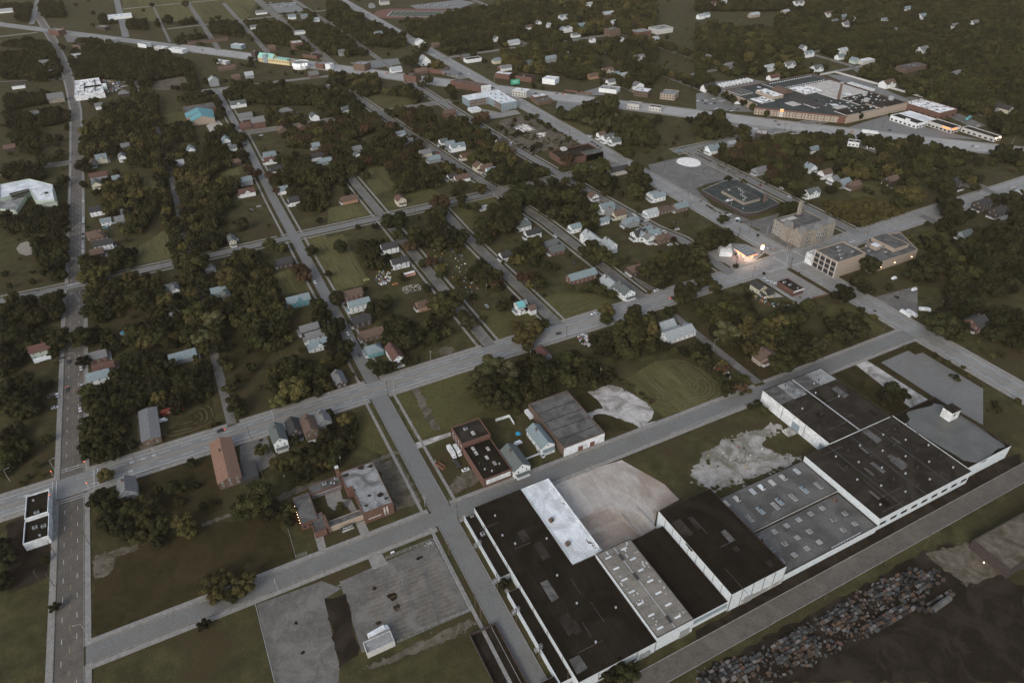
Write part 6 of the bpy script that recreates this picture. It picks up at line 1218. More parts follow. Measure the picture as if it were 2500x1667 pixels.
(1,.8,(3.5,6),'g','1680 150 1900 130 2240 170 2240 340 2060 330 1900 290 1700 260'),(1,1,(3.5,6),'g','2070 60 2170 80 2160 140 2080 130'),(1,1,(3.5,6.5),'d','830 110 1000 110 990 190 850 180'),(1,1,(3.5,6),'d','1220 100 1340 90 1340 150 1230 160'),(1,1,(3,5),'g','1380 60 1480 70 1470 100 1380 100'),(1,1,(3,5),'d','1060 90 1120 130 1100 180 1060 160'),(1,1,(3.5,6.5),'d','120 60 210 70 200 140 110 130'),(1,1,(3.5,6.5),'d','270 20 420 20 440 110 280 100'),(1,1,(3.5,6),'d','680 100 820 110 800 150 680 150'),(1,1,(3.5,6),'dg','1200 260 1430 230 1420 300 1200 300'),(1,.5,(3,5),'d','0 20 240 20 240 60 0 60'),(1,.9,(3.5,6),'dg','560 560 700 720 860 700 700 740 560 700'),(1,.8,(3.5,6),'d','200 260 420 300 440 330 300 320 0 300'),(1,.9,(3.4,6),'gd','1120 1100 1240 1160 1180 1260 1040 1260'),(1,.9,(3.4,6),'gd','1260 1110 1400 1100 1440 1240 1280 1240'),(1,.8,(3,5.5),'gd','1440 120 1700 160 1640 240 1440 210'),
(3,.75,(4.6,8.2),'gggd','620 0 2240 0 2240 900 2020 900 2020 800 1960 760 1780 740 1400 640 1500 590 1100 500 1080 440 960 380 560 260 540 120 650 60'),(3,.72,(4.6,8),'gggyd','0 160 540 200 560 280 760 360 680 440 560 470 400 500 120 470 0 400'),(3,1,(3.5,6),'g','0 420 60 440 80 540 0 560'),(3,1,(3.5,6),'gd','0 740 80 760 230 850 240 900 130 950 0 900'),(3,1,(3.5,6),'gdr','240 900 390 920 430 960 640 1020 650 1100 600 1200 400 1200 380 1140 100 1110 150 1000 200 960'),(3,1,(3.5,6.2),'gd','650 930 900 900 1100 950 1120 1010 1050 1050 900 1080 760 1060 660 1030'),(3,1,(3.5,6),'gdr','1150 930 1290 930 1290 1000 1150 1000'),(3,1,(3.5,6.5),'gd','1290 960 1500 950 1760 960 1720 1010 1900 1010 1900 1080 1640 1160 1450 1100 1250 1050'),(3,1,(3.5,6),'d','2040 980 2240 1010 2240 1100 2050 1080'),
(3,1,(3.5,6.5),'gyd','1000 1070 1300 1070 1480 1170 1500 1230 1350 1260 1200 1200 940 1180'),(3,.5,(1.5,2.8),'y','870 1360 1200 1330 1500 1430 1440 1500 1230 1540 900 1440'),(3,1,(3.2,5.5),'gd','480 1220 700 1180 720 1300 620 1260'),(3,1,(3.5,6.5),'d','2100 1310 2240 1230 2240 1568 2120 1500'),(3,.9,(3.5,6),'gd','0 0 620 0 600 60 100 60 0 60'),(3,.6,(3.5,6),'gd','640 1060 780 1100 740 1180 660 1160'),(3,.8,(3,5),'gd','1500 1130 1700 1170 1640 1200 1500 1180'),(3,.9,(3.5,6),'d','1900 1260 2100 1300 2060 1360 1900 1330'),(3,.9,(3.5,6),'d','1620 1440 1800 1380 1880 1480 1640 1568'),(3,.8,(3.5,6),'gd','560 480 900 440 860 500 700 520 580 560 470 540'),
(7,1,(3.2,5.5),'dgy','650 250 720 330 900 300 1000 290 1100 380 1110 500 1080 600 900 580 720 500 650 380'),(7,1,(3.2,5.5),'gdy','1900 0 2240 0 2240 100 1990 110 1900 80'),(7,1,(3,5),'dg','580 0 850 0 740 40 620 70'),(7,.9,(3,5),'d','1900 350 2010 350 2020 470 1930 470'),(7,.5,(3,5),'d','0 0 200 0 160 60 0 120'),(7,.8,(3,5),'d','0 560 40 660 60 900 0 900'),
(8,1,(3.2,5.2),'gyd','0 0 60 0 60 80 0 90'),
]
def inpoly(px_,py_,P):
    P=np.array(P); n=len(P); c=np.zeros(len(px_),bool); j=n-1
    for i in range(n):
        xi,yi=P[i]; xj,yj=P[j]
        if yi!=yj: c^=((yi>py_)!=(yj>py_))&(px_<(xj-xi)*(py_-yi)/(yj-yi)+xi)
        j=i
    return c
FA=np.array([f for f in FOOT]); FP=np.array([proj(f[0],f[1],f[3]*.6) for f in FOOT]); FR=F*FA[:,2]/FP[:,2]
EXC=[(WP(t,p),n) for n,m,z,t,p in PATCH if m not in ('dgrass','darkdirt','gravel') and n not in ('vacant_lot','lawn','factory_verge')]
def road_dist_v(X,Y,a=None):
    X=np.asarray(X)[:,None]; Y=np.asarray(Y)[:,None]; a=SA if a is None else a; ax,ay,bx,by,h=a[:,0],a[:,1],a[:,2],a[:,3],a[:,4]
    dx,dy=bx-ax,by-ay; t=np.clip(((X-ax)*dx+(Y-ay)*dy)/(dx*dx+dy*dy),0,1)
    return (np.hypot(ax+t*dx-X,ay+t*dy-Y)-h).min(1)
RXn,UYn,FWn=np.array(RX),np.array(UY),np.array(FW)
def proj_v(X,Y,Z):
    V=np.c_[X,Y,np.asarray(Z)-HC]; d=V@FWn; return 1250+F*(V@RXn)/d,833.5-F*(V@UYn)/d,d
def ray_v(U,V):
    D=np.outer(U-1250,RXn)-np.outer(V-833.5,UYn)+F*FWn; k=-HC/D[:,2]; return D[:,0]*k,D[:,1]*k
def inexc(X,Y):
    r=np.zeros(len(X),bool)
    for E,_ in EXC: r|=inpoly(X,Y,E)
    return r
HID={k for k,r_ in enumerate(ROADS) if r_[1][0] in ((-15,367),(-430,1390),(-400,925),(-420,1720),(704,340),(900,420),(598,800),(780,850),(683,640),(700,845))}
SAV=np.array([a for a in SA if int(a[5]) not in HID])
CELL={}
def free(x,y,r,f):
    i,j=int(x//16),int(y//16)
    for a in (i-1,i,i+1):
        for b in (j-1,j,j+1):
            for (X,Y,R) in CELL.get((a,b),()):
                if (X-x)**2+(Y-y)**2<((R+r)*f)**2: return False
    CELL.setdefault((i,j),[]).append((x,y,r)); return True
def scatter(X,Y,r,h,kk,strict,f):
    u,v,d=proj_v(X,Y,h*.55); gx,gy=ray_v(u,v)
    ok=(road_dist_v(X,Y)>=r*strict)&(u>-150)&(u<2650)&(v>-60)&(v<1800)
    ok&=~((road_dist_v(gx,gy,SAV)<.6)&(rng.random(len(X))<.72)); ok&=~inexc(X,Y); ok&=~(inexc(gx,gy)&(rng.random(len(X))<.7))
    q=np.hypot(FA[:,0]-X[:,None],FA[:,1]-Y[:,None]); ok&=~(q<FA[:,2]*.9+(r*.45)[:,None]).any(1)
    rp=F*r/d; im=np.hypot(FP[:,0]-u[:,None],FP[:,1]-v[:,None])
    ok&=~(((im<(rp*.75)[:,None]+FR*.72)&(d[:,None]<FP[:,2]+2)).any(1)&(rng.random(len(X))<.93))
    for i in np.nonzero(ok)[0]:
        if free(X[i],Y[i],r[i],f): TREES.append((float(X[i]),float(Y[i]),float(r[i]),float(h[i]),kk[i],0))
for (t,den,(r0,r1),kinds,out) in MASS:
    P=WP(t,out,6); xs=[p[0] for p in P]; ys=[p[1] for p in P]; s=(r0+r1)/2*1.08/math.sqrt(den)
    gx,gy=np.meshgrid(np.arange(min(xs),max(xs)+s,s),np.arange(min(ys),max(ys)+s,s)); gx=gx.copy(); gx[1::2]+=s/2
    X=gx.ravel()+rng.uniform(-.42,.42,gx.size)*s; Y=gy.ravel()+rng.uniform(-.42,.42,gx.size)*s
    k=inpoly(X,Y,P); X,Y=X[k],Y[k]
    if not len(X): continue
    kinds=kinds.replace('r','ggr') if 'r' in kinds else kinds; r=rng.uniform(r0,r1,len(X))*rng.choice([1,1,1,.7],len(X)); h=np.minimum(17,r*rng.uniform(1.55,2.25,len(X)))
    scatter(X,Y,r,h,[kinds[rng.integers(0,len(kinds))] for _ in X],.42,.45)
for (p_,lo_,hi_) in (([(-15,359),(-13,680),(-10,835),(-12,1000),(-23,1170),(-23,1250)],0,0),([(704,340),(700,560)],1,1),([(683,640),(680,1000)],1,1),([(598,800),(598,1140)],1,1),([(780,850),(780,1300)],1,1),([(900,420),(932,720)],1,1)):
    for x,y in dense(p_,7):
        for s_ in (-1,1):
            yy=y+rng.uniform(-2,2); 
            if not lo_ and any(a<yy<b for a,b in ((365,440),(700,800),(948,1000),(1170,1240))): continue
            if rng.random()<.2: continue
            r=rng.uniform(4,6.4); xx=x+s_*rng.uniform(3.6,5.2)
            if road_dist_v([xx],[yy],np.array([a for a in SA if int(a[5]) not in HID]))[0]<3: continue
            if (np.hypot(FA[:,0]-xx,FA[:,1]-yy)<FA[:,2]+r*.4).any() or not free(xx,yy,r,.4): continue
            TREES.append((xx,yy,r,r*rng.uniform(1.7,2.3),'ggdgy'[int(rng.integers(0,5))],0))
# thin scatter of far trees, so the distance stays wooded
n=700; U,V=rng.uniform(-60,2560,n),rng.uniform(-20,470,n)
D_=np.array([ray(a,b,6) for a,b in zip(U,V)]); r=rng.uniform(2.6,5.5,n)
scatter(D_[:,0],D_[:,1],r,r*rng.uniform(1.6,2.1,n),['gd'[i%2] for i in range(n)],.8,.65)
n=1500; U,V=rng.uniform(0,2500,n),rng.uniform(130,1250,n); D_=np.array([ray(a,b,3) for a,b in zip(U,V)]); r=rng.uniform(1.3,3.6,n)
k=~((U>1000)&(V>1000))
scatter(D_[k,0],D_[k,1],r[k],(r*rng.uniform(1.5,2.2,n))[k],['gdgy'[i%4] for i in range(n)],1.0,.7)
placed=np.array([t[:3] for t in TREES if not t[5]])
TREES=[t for t in TREES if t[2]>.6]
def appar(t):
    u,v,d=proj(t[0],t[1],t[3]*.5)
    return (F*t[2]/d)*(1 if (-10<u<2510 and -10<v<1677) else .15)
TREES.sort(key=appar,reverse=True)
KW={'g':'green','y':'olive-yellow','r':'rust-tinged','p':'pale green','d':'dark green','b':'bare'}
NT=300
for i,(x,y,r,h,k,s) in enumerate(TREES[:NT]):
    e=empty('tree',(x,y,0),(i*2.399)%6.28); e['group']='separate trees across the neighbourhood'
    sz='small' if r<3.3 else 'broad' if r>6.4 else 'mid-sized'
    shp='tall' if h>2.15*r else 'round'
    tag(e,None,'tree',base=f"{sz} {KW[k]} tree" if k!='g' or True else '')
    me=BARE if k=='b' else CR[k][int(rng.integers(0,len(CR[k])))]
    put('crown',me,e,(0,0,0),0,(r*1.08,r*1.08,h)); put('trunk',TRUNK,e,(0,0,0),0,(r,r,h))
    e['top']=h; e['rad']=r
# the remaining trees: one wood
def cloud(name,pts,src,parent=None):
    me=bpy.data.meshes.new(name); me.vertices.add(len(pts)); me.vertices.foreach_set('co',np.array([(p[0],p[1],0) for p in pts],dtype=np.float32).ravel())
    a=me.attributes.new('size','FLOAT_VECTOR','POINT'); a.data.foreach_set('vector',np.array([(p[2]*1.1,p[2]*1.1,p[3]) for p in pts],dtype=np.float32).ravel())
    a=me.attributes.new('pick','INT','POINT'); a.data.foreach_set('value',np.array([p[4] for p in pts],dtype=np.int32))
    a=me.attributes.new('turn','FLOAT_VECTOR','POINT'); a.data.foreach_set('vector',np.array([(0,0,p[5]) for p in pts],dtype=np.float32).ravel())
    ng=bpy.data.node_groups.new(name,'GeometryNodeTree'); ng.interface.new_socket('Geometry',in_out='INPUT',socket_type='NodeSocketGeometry'); ng.interface.new_socket('Geometry',in_out='OUTPUT',socket_type='NodeSocketGeometry')
    N=ng.nodes; L=ng.links.new; gi=N.new('NodeGroupInput'); go=N.new('NodeGroupOutput'); jn=N.new('GeometryNodeJoinGeometry'); g2=N.new('GeometryNodeGeometryToInstance')
    for s in reversed(src):
        oi=N.new('GeometryNodeObjectInfo'); oi.inputs['Object'].default_value=s; oi.inputs['As Instance'].default_value=True; L(oi.outputs['Geometry'],jn.inputs[0])
    ip=N.new('GeometryNodeInstanceOnPoints'); ip.inputs['Pick Instance'].default_value=True
    L(gi.outputs[0],ip.inputs['Points']); L(jn.outputs[0],ip.inputs['Instance'])
    for nm,typ,sock in (('size','FLOAT_VECTOR','Scale'),('turn','FLOAT_VECTOR','Rotation'),('pick','INT','Instance Index')):
        na=N.new('GeometryNodeInputNamedAttribute'); na.data_type=typ; na.inputs['Name'].default_value=nm
        out=[o for o in na.outputs if o.enabled and o.name=='Attribute'][0]
        if nm=='turn':
            er=N.new('FunctionNodeEulerToRotation'); L(out,er.inputs[0]); out=er.outputs[0]
        L(out,ip.inputs[sock])
    L(ip.outputs[0],go.inputs[0])
    o=bpy.data.objects.new(name,me); COL.objects.link(o); md=o.modifiers.new('instances','NODES'); md.node_group=ng
    if parent: o.parent=parent
    return o
def crown_objs():
    out={}
    for o in bpy.data.objects:
        if o.name.startswith('crown') and o.data.name not in out: out[o.data.name]=o
    return out
CO=crown_objs(); src=list(CO.values()); idx={o.data.name:i for i,o in enumerate(src)}
pts=[]
for (x,y,r,h,k,s) in TREES[NT:]:
    cand=[idx[m.name] for m in CR.get(k,CR['g']) if m.name in idx] or [0]
    pts.append((x,y,r/1.08/1.02,h,cand[int(rng.integers(0,len(cand)))],rng.uniform(0,6.28)))
# the source crowns are scaled children; instance their own mesh at unit size
for i,(p) in enumerate(pts): pass
wood=cloud('woodland',[(p[0],p[1],p[2],p[3],p[4],p[5]) for p in pts],src); wood['kind']='stuff'
tag(wood,'dense green woodland filling the blocks between the streets','woodland')
print('trees',len(TREES))
# bushes under and between the trees
bp=[]
pm=placed[rng.integers(0,len(placed),2600)]
an=rng.uniform(0,6.28,len(pm)); dd=pm[:,2]+rng.uniform(0,3.5,len(pm)); BX,BY=pm[:,0]+dd*np.cos(an),pm[:,1]+dd*np.sin(an)
ok=(np.hypot(BX,BY)<900)&(road_dist_v(BX,BY)>1.5)&~inexc(BX,BY)&~(np.hypot(FA[:,0]-BX[:,None],FA[:,1]-BY[:,None])<FA[:,2]+1).any(1)
for X,Y in zip(BX[ok],BY[ok]):
    s=rng.uniform(.8,2); bp.append((X,Y,s,s*rng.uniform(1,1.5),int(rng.integers(0,len(src))),rng.uniform(0,6.28)))
def hedge(t,s,n,r0=.8,r1=1.8,w=1.5):
    P=WP(t,s); 
    for a,b in zip(P,P[1:]):
        m=max(1,int(math.dist(a,b)/2.2*n))
        for _ in range(m):
            f=rng.random(); q=rng.uniform(r0,r1); bp.append((a[0]+(b[0]-a[0])*f+rng.uniform(-w,w),a[1]+(b[1]-a[1])*f+rng.uniform(-w,w),q,q*1.3,int(rng.integers(0,len(src))),rng.uniform(0,6.28)))
hedge(19,'1060 560 1240 680 1420 780 1640 900',1,1,2.4); hedge(19,'640 700 900 960 1150 1090 1500 1040',1.4,.6,1.6,4); hedge(19,'700 760 1200 900 1700 960',2,.6,1.5,9)
hedge(6,'1980 980 2100 1050',1); hedge(5,'1960 1000 2240 1200',1.2,.8,1.6); hedge(6,'380 940 600 1120',1.5,1,2,4); hedge(6,'620 400 900 540 1000 500',2,.6,1.4,6)
hedge(6,'1640 40 1900 160',1.5,1.2,2.2,3); hedge(3,'0 1060 500 1280 700 1360',.5,.5,1); hedge(18,'660 590 900 740 1130 830',1,.6,1.2,.8); hedge(18,'640 80 1100 330',.8,.5,1.1,.6)
bush=cloud('undergrowth',bp,src); bush['kind']='stuff'; tag(bush,'low bushes and rough undergrowth between the trees','undergrowth')
# ------------------------------------------------------------------ vehicles
PA={k:mat('car_paint_'+n,c,c,1,rough=.35,spec=.6) for k,n,c in (('w','white',(.72,.73,.73)),('s','silver',(.38,.39,.40)),('d','black',(.025,.025,.028)),('r','red',(.26,.035,.025)),('b','blue',(.05,.1,.2)),('t','teal',(.12,.34,.36)),('o','orange',(.5,.2,.05)),('g','grey',(.14,.14,.145)),('y','yellow',(.42,.42,.12)))}
CN={'w':'white','s':'silver','d':'black','r':'red','b':'blue','t':'teal','o':'orange','g':'grey','y':'yellow-green'}
def car_body(L,Wd,Hh):
    b=MB(); a=L/2; w=Wd/2
    prof=[(-a,.35),(-a,.72),(-a*.62,.86),(a*.42,.84),(a*.93,.68),(a,.5),(a,.3)]
    for s in (-1,1): b.face([(x,s*w*(.97),z) for x,z in (prof if s<0 else prof[::-1])])
    for (x0,z0),(x1,z1) in zip(prof,prof[1:]): b.face([(x0,-w*.97,z0),(x0,w*.97,z0),(x1,w*.97,z1),(x1,-w*.97,z1)])
    b.face([(-a*.38,-w*.72,Hh),(a*.12,-w*.72,Hh),(a*.12,w*.72,Hh),(-a*.38,w*.72,Hh)])
    return b
def cabin(L,Wd,Hh):
    b=MB(); a=L/2; w=Wd/2; B=[(-a*.66,-w*.9,.84),(a*.4,-w*.9,.84),(a*.4,w*.9,.84),(-a*.66,w*.9,.84)]; T=[(-a*.4,-w*.72,Hh-.01),(a*.13,-w*.72,Hh-.01),(a*.13,w*.72,Hh-.01),(-a*.4,w*.72,Hh-.01)]
    for i in range(4): b.face([B[i-1],B[i],T[i],T[i-1]])
    return b
_w=MB(); _w.tube((0,-.12,0),(0,.12,0),.33,.33,10,0); _w.tube((0,.12,0),(0,-.125,0),.18,.18,8,1); WHEEL=_w.mesh('wheel',[M['rubber'],M['metal']])
CAB=cabin(4.6,1.85,1.45).mesh('cabin',M['glass']); BODY={k:car_body(4.6,1.85,1.45).mesh('body',m) for k,m in PA.items()}
_t=MB(); _t.box(0,0,0,.08,.34,.16,bottom=True); TL=_t.mesh('taillight',M['red']); TLO=_t.mesh('taillight',mat('red_lens',(.3,.02,.02),None,1)); HL=_t.mesh('headlight',M['litwhite']); HLO=_t.mesh('headlight',M['metal'])
def car(x,y,rz,k='w',lit=0,kind='car'):
    e=empty('car' if kind=='car' else kind,(x,y,.33 if road_dist(x,y)<-.5 else .06),rz); nm={'car':'car','van':'van'}[kind]
    tag(e,None,nm,'parked and moving cars',base=f"{CN[k]} {nm}"+(' with glowing tail lights' if lit else ''))
    z=1.0 if kind=='car' else 1.35
    put('body',BODY[k],e,(0,0,0)).scale=(1 if kind=='car' else 1.12,1.05,z); put('cabin',CAB,e,(0 if kind=='car' else .25,0,0)).scale=(1 if kind=='car' else 1.45,1.05,z)
    if kind=='van': b=MB(); b.box(-.2,0,1.1,3.4,1.75,.95); b.build('roof',PA[k],e)
    for a,b in ((-1.4,-.85),(1.4,-.85),(-1.4,.85),(1.4,.85)): put('wheel',WHEEL,e,(a,b,.33))
    for s in (-.7,.7): put('taillight',TL if lit else TLO,e,(-2.3,s,.6)); put('headlight',HL if lit==2 else HLO,e,(2.28,s,.5))
    e['top']=1.5; return e
PI=math.pi; N,S,E_,W_=PI/2,-PI/2,0,PI
def cars(t,s):
    for it in s.split(';'):
        p=it.split()
        if not p: continue
        x,y=W(t,float(p[0]),float(p[1]),.7); hd={'n':N,'s':S,'e':E_,'w':W_,'g':g,'G':g+PI,'x':rng.uniform(0,6)}[p[3]]
        car(x,y,hd,p[2],int(p[4]) if len(p)>4 else 0,'van' if len(p)>5 else 'car')
cars(4,'550 1230 w n;548 1098 r n;552 1150 d n;457 1093 d s 1;466 905 d s;415 880 d e;555 950 w n;350 1135 g x;390 1130 w n;375 1215 s e;565 112 w n;565 145 w n;567 30 d n;566 62 d n;1508 1375 d w 1;1832 1498 s n;2153 362 w n;1115 1306 w e 0 v;1622 70 w n;566 88 s n;560 1070 s n;700 95 g n')
cars(5,'165 765 w s;138 712 w n;1580 712 d e;1818 578 w w;1410 520 d n;1087 522 s n;460 372 o e;385 370 w e;1303 1460 w e 0 v;265 343 y e;1555 45 w n;1690 235 d n;215 858 d s;1448 1512 w n')
cars(6,'118 468 d e 1;780 125 s w;1345 83 w e;1377 128 w x;556 168 d e;748 340 w n;772 358 w n;796 362 w n;826 370 w n;8 415 w w;60 18 w n;125 55 r n;98 102 w e;1632 335 w e 0 v;1770 412 w e 0 v;1090 15 w n')
cars(18,'880 600 w n;932 622 w n;1015 682 d n;962 718 d e;988 734 w e;1075 785 w e 0 v;1095 802 t e;1560 442 s n;1648 540 w n;1330 415 r n;418 893 w e;282 922 w n;340 1062 w e;445 35 t e;385 985 r n')
cars(8,'943 108 w e;1465 8 w n')
cars(2,'740 1040 d n;757 1045 r n;872 1052 d e;1012 1040 w n 0 v;1250 975 w s;1190 1222 d e;1195 1236 w e;1797 932 w e;1778 926 s e;1255 1392 d s;2095 1468 w s;2180 1505 w e;2145 1512 d e;965 505 w s;730 378 w s;595 302 w s;325 135 r s 1;275 102 d s 1;230 70 r s 1;380 165 d s 1;405 503 r g 1;1420 640 d G;1085 785 d e;620 802 d e;300 302 w e;845 490 w e;905 505 d e;795 505 d e;30 155 w s 1')
cars(19,'1930 935 d n;1970 955 g n;2010 985 d n;2050 1010 g n;822 320 r s 1;757 285 d s 1;578 195 d g;1170 270 d g;1450 275 d G 1;1535 275 r G 1;740 268 w s 1;1730 250 w e')
cars(3,'10 690 w e;42 688 d e;66 686 w e;60 708 d e;78 712 g e;97 710 w e;117 675 w e;127 706 d e;166 690 w e;181 696 s e;193 686 w e;135 742 w e;157 738 s e;236 750 d e;240 758 w e;272 752 g e;286 746 d e;306 736 s e;175 787 d g;209 783 w g;541 830 d g;562 853 d G;1065 900 o G 1;1915 1005 w g;1322 890 d n;660 915 w e;692 912 w e;1328 1288 s e;582 1286 w n;405 890 w e;440 912 w e;1930 860 w e;2165 1280 w e;1895 1000 d g;405 878 w g;1090 405 w e')
cars(1,'1670 980 w n;1675 992 d n;1640 990 w e;1785 925 w e;1770 930 s e;2085 795 d s;2030 770 b n;480 712 d s 1;512 714 d s 1;1385 345 d g;430 195 r g 1;215 188 r g 1;380 185 d g 1;570 1370 w n;740 1540 w e;770 1525 w e;720 1555 t e;750 1565 d e;1190 970 w e;1300 1020 g e;1770 1410 s x;1715 1435 w x;570 1490 w n;570 1510 w n;570 1530 g n;468 185 d g')
for k in range(22): x,y=W(2,620+k*11+rng.uniform(-3,3),38+(k%3)*6); car(x,y,N if k%2 else S,'wdsgwb'[k%6])
for k in range(14): x,y=W(1,1850+k*14,22+(k%3)*14); car(x,y,E_,'wswdg'[k%5])
for k in range(16): x,y=W(1,715+(k*37)%160,560+(k*23)%60); car(x,y,rng.uniform(0,6),'wdgdsg'[k%6])
# box trucks, trailers, buses
def boxveh(name,cat,base,x,y,rz,L,Wd,H,m,cab=True,label=None,group=None,z0=.9,roof=None):
    e=empty(name,(x,y,.1),rz); tag(e,label,cat,group,base=None if label else base); e['top']=H
    b=MB(); b.box(-.0,0,z0,L,Wd,H-z0,0,bottom=True); 
    if roof: b.box(0,0,H,L-.2,Wd-.2,.05,1)
    b.build('box',[m]+([roof] if roof else []),e)
    if cab:
        c=MB(); c.box(L/2+.95,0,.5,1.7,Wd*.9,1.5,0); c.box(L/2+.75,0,2.0,1.2,Wd*.85,.55,0); c.build('cab',PA['w'],e); c=MB(); c.box(L/2+1.37,0,1.9,.1,Wd*.75,.6,0); c.build('windscreen',M['glass'],e)
    for a in (-L/2+1.2,-L/2+2.3,L/2+1.0 if cab else L/2-1):
        for s in (-1,1): w=put('wheel',WHEEL,e,(a,s*(Wd/2-.15),.48)); w.scale=(1.4,1.2,1.4)
    return e
x,y=W(5,843,1512,2); boxveh('box_truck','truck','',x,y,S,8,2.4,3.4,M['white'],label='long white box truck parked left beside the brick building',group='box trucks')
x,y=W(5,882,1500,2); boxveh('box_truck','truck','',x,y,S,6.5,2.3,3.2,M['white'],label='shorter white box truck with cab against the brick wall',group='box trucks')
x,y=W(8,880,60,1); e=boxveh('flatbed_trailer','trailer','',x,y,S,9,2.3,1.2,M['dark'],cab=False,label='narrow dark flatbed trailer below the white box trucks')
x,y=W(5,1376,1262,2); boxveh('caravan','caravan','',x,y,S,7.5,2.4,2.9,M['white'],cab=False,label='white caravan tucked beside the big warehouse corner')
x,y=W(8,335,1225,2); boxveh('box_truck','truck','',x,y,.12,8,2.4,3.3,M['white'],label='white box truck parked behind the small shed')
x,y=W(4,290,885,2); boxveh('caravan','caravan','',x,y,.1,10.5,2.6,3.2,M['white'],cab=False,label='long white trailer home below the pale green house')
for (a,b,l,rz) in ((1703,570,'white minibus left of the parked pair, far from road',S+.0),(1747,570,'white minibus right of the parked pair',S),(1832,546,'white minibus parked crosswise near the lot edge',S+.9)):
    x,y=W(6,a,b,1.5); boxveh('minibus','minibus','',x,y,rz,6.5,2.3,2.8,M['white'],label=l,group='minibuses on the gravel lot')
x,y=W(3,1185,905,2); boxveh('lorry','lorry','',x,y,g,17,2.8,4.1,M['white'],label='long white articulated lorry driving along the boulevard')
x,y=W(3,303,708,2); boxveh('tank_trailer','trailer','',x,y,g,16,2.6,3.6,M['white'],cab=False,label='long white trailer parked against the bakery plant wall')
x,y=W(3,1862,808,2); boxveh('container','container','',x,y,.3,13,2.8,3.2,PA['t'],cab=False,label='teal shipping container on the dark lot near the right edge')
for k in range(9):
    f=k/8; x,y=W(16,120+f*380,335-f*75,2); e=boxveh('trailer','trailer','',x,y,N,12.5,2.6,4,M['white'],cab=False,label=f"white lorry trailer, {['leftmost','second from left','third from left','fourth from left','middle but one right','sixth from left','seventh from left','second from right','rightmost'][k]} of the row beyond the plant",group='white trailers parked beyond the plant')
def ordn(n): return f"{n}{'th' if 10<n%100<14 else {1:'st',2:'nd',3:'rd'}.get(n%10,'th')}"
k=0
for (x0,ys) in ((861,list(range(0,38))),(848+30,[])):
    for i in ys:
        if i in (7,13,23,24,31): continue
        y=733-i*3.9; e=boxveh('delivery_truck','truck','',x0+ (i%3)*.5-.5,y,W_,8.2,2.4,3.3,M['white'],label=f"white delivery truck, {ordn(k+1)} from the far left end of the long yard row",group='delivery trucks in the yard behind the plant'); k+=1
for i in range(10):
    e=boxveh('delivery_truck','truck','',874,690-i*4.2,W_,8.2,2.4,3.3,M['white'],label=f"white delivery truck, {ordn(i+1)} from the left in the short rear yard row",group='delivery trucks in the yard behind the plant')
# red container with lettering
def text(par,s,size,loc,rot,m,ext=.02,name='lettering'):
    c=bpy.data.curves.new(name,'FONT'); c.body=s; c.size=size; c.extrude=ext; c.align_x='CENTER'; c.align_y='CENTER'; c.materials.append(m)
    t_=bpy.data.objects.new(name,c); COL.objects.link(t_); bpy.context.view_layer.update(); me=bpy.data.meshes.new_from_object(t_.evaluated_get(bpy.context.evaluated_depsgraph_get())); bpy.data.objects.remove(t_); o=bpy.data.objects.new(name,me); COL.objects.link(o); o.parent=par; o.location=loc; o.rotation_euler=rot; return o
x,y=W(4,1172,1225,2.6); e=empty('shipping_container',(x,y,0),.02); tag(e,'red shipping container with large white lettering by the grey hall','shipping container'); b=MB(); b.box(0,0,0,14,2.9,2.9)
M['contred']=mat('container_red',(.22,.045,.03),None,1); b.build('box',M['contred'],e); e['top']=3
for k in range(22): b=MB(); b.box(-6.8+k*.65,-1.48,.15,.25,.07,2.6); b.build('rib',M['contred'],e)
text(e,'HYUNDAI',1.9,(1.5,-1.58,1.5),(PI/2,0,0),M['white'])
x,y=W(14,1110,945,0); e=empty('lawn_sign',(x,y,0),0); tag(e,'black lawn sign with white letters in front of the school','sign'); b=MB(); b.box(0,0,0,7.2,.25,2.4); b.build('board',M['dark'],e); b=MB(); b.box(.3,-.8,0,6.2,.9,.25); b.build('plinth',M['slab'],e)
text(e,'NLGC',1.9,(.6,-.16,1.2),(PI/2,0,0),M['white'])
e=bpy.data.objects['corner_shop.002'] if 'corner_shop.002' in bpy.data.objects else None
if e: text(e,'L III L',2.6,(441.3-e.location.x,345.5-e.location.y,5.6),(PI/2,0,-PI/2),M['dark'])
for i,x_ in enumerate((184,)): 
    pass
# ------------------------------------------------------------------ poles and lamps
def pole(kind):
    b=MB(); 
    if kind=='u':
        b.tube((0,0,0),(0,0,10.5),.17,.12,6); p=b.mesh('pole',M['wood']); b=MB(); b.box(0,0,9.7,.14,2.4,.14,bottom=True); b.box(0,0,8.8,.12,1.9,.12,bottom=True); return [('pole',p),('crossarm',b.mesh('crossarm',M['wood']))]
    if kind=='t':
        L=pole('u'); b=MB(); b.tube((.32,0,7.4),(.32,0,8.5),.26,.26,8); return L+[('transformer',b.mesh('transformer',M['metal']))]
    b.tube((0,0,0),(0,0,9),.13,.08,6); p=b.mesh('pole',M['metal']); b=MB(); b.tube((0,0,8.9),(2.3,0,9.5),.06,.05,5); a=b.mesh('arm',M['metal']); b=MB(); b.box(2.6,0,9.42,.8,.3,.16,bottom=True); return [('pole',p),('arm',a),('lamp_head',b.mesh('lamp_head',M['metal']))]
PK={k:pole(k) for k in 'utl'}
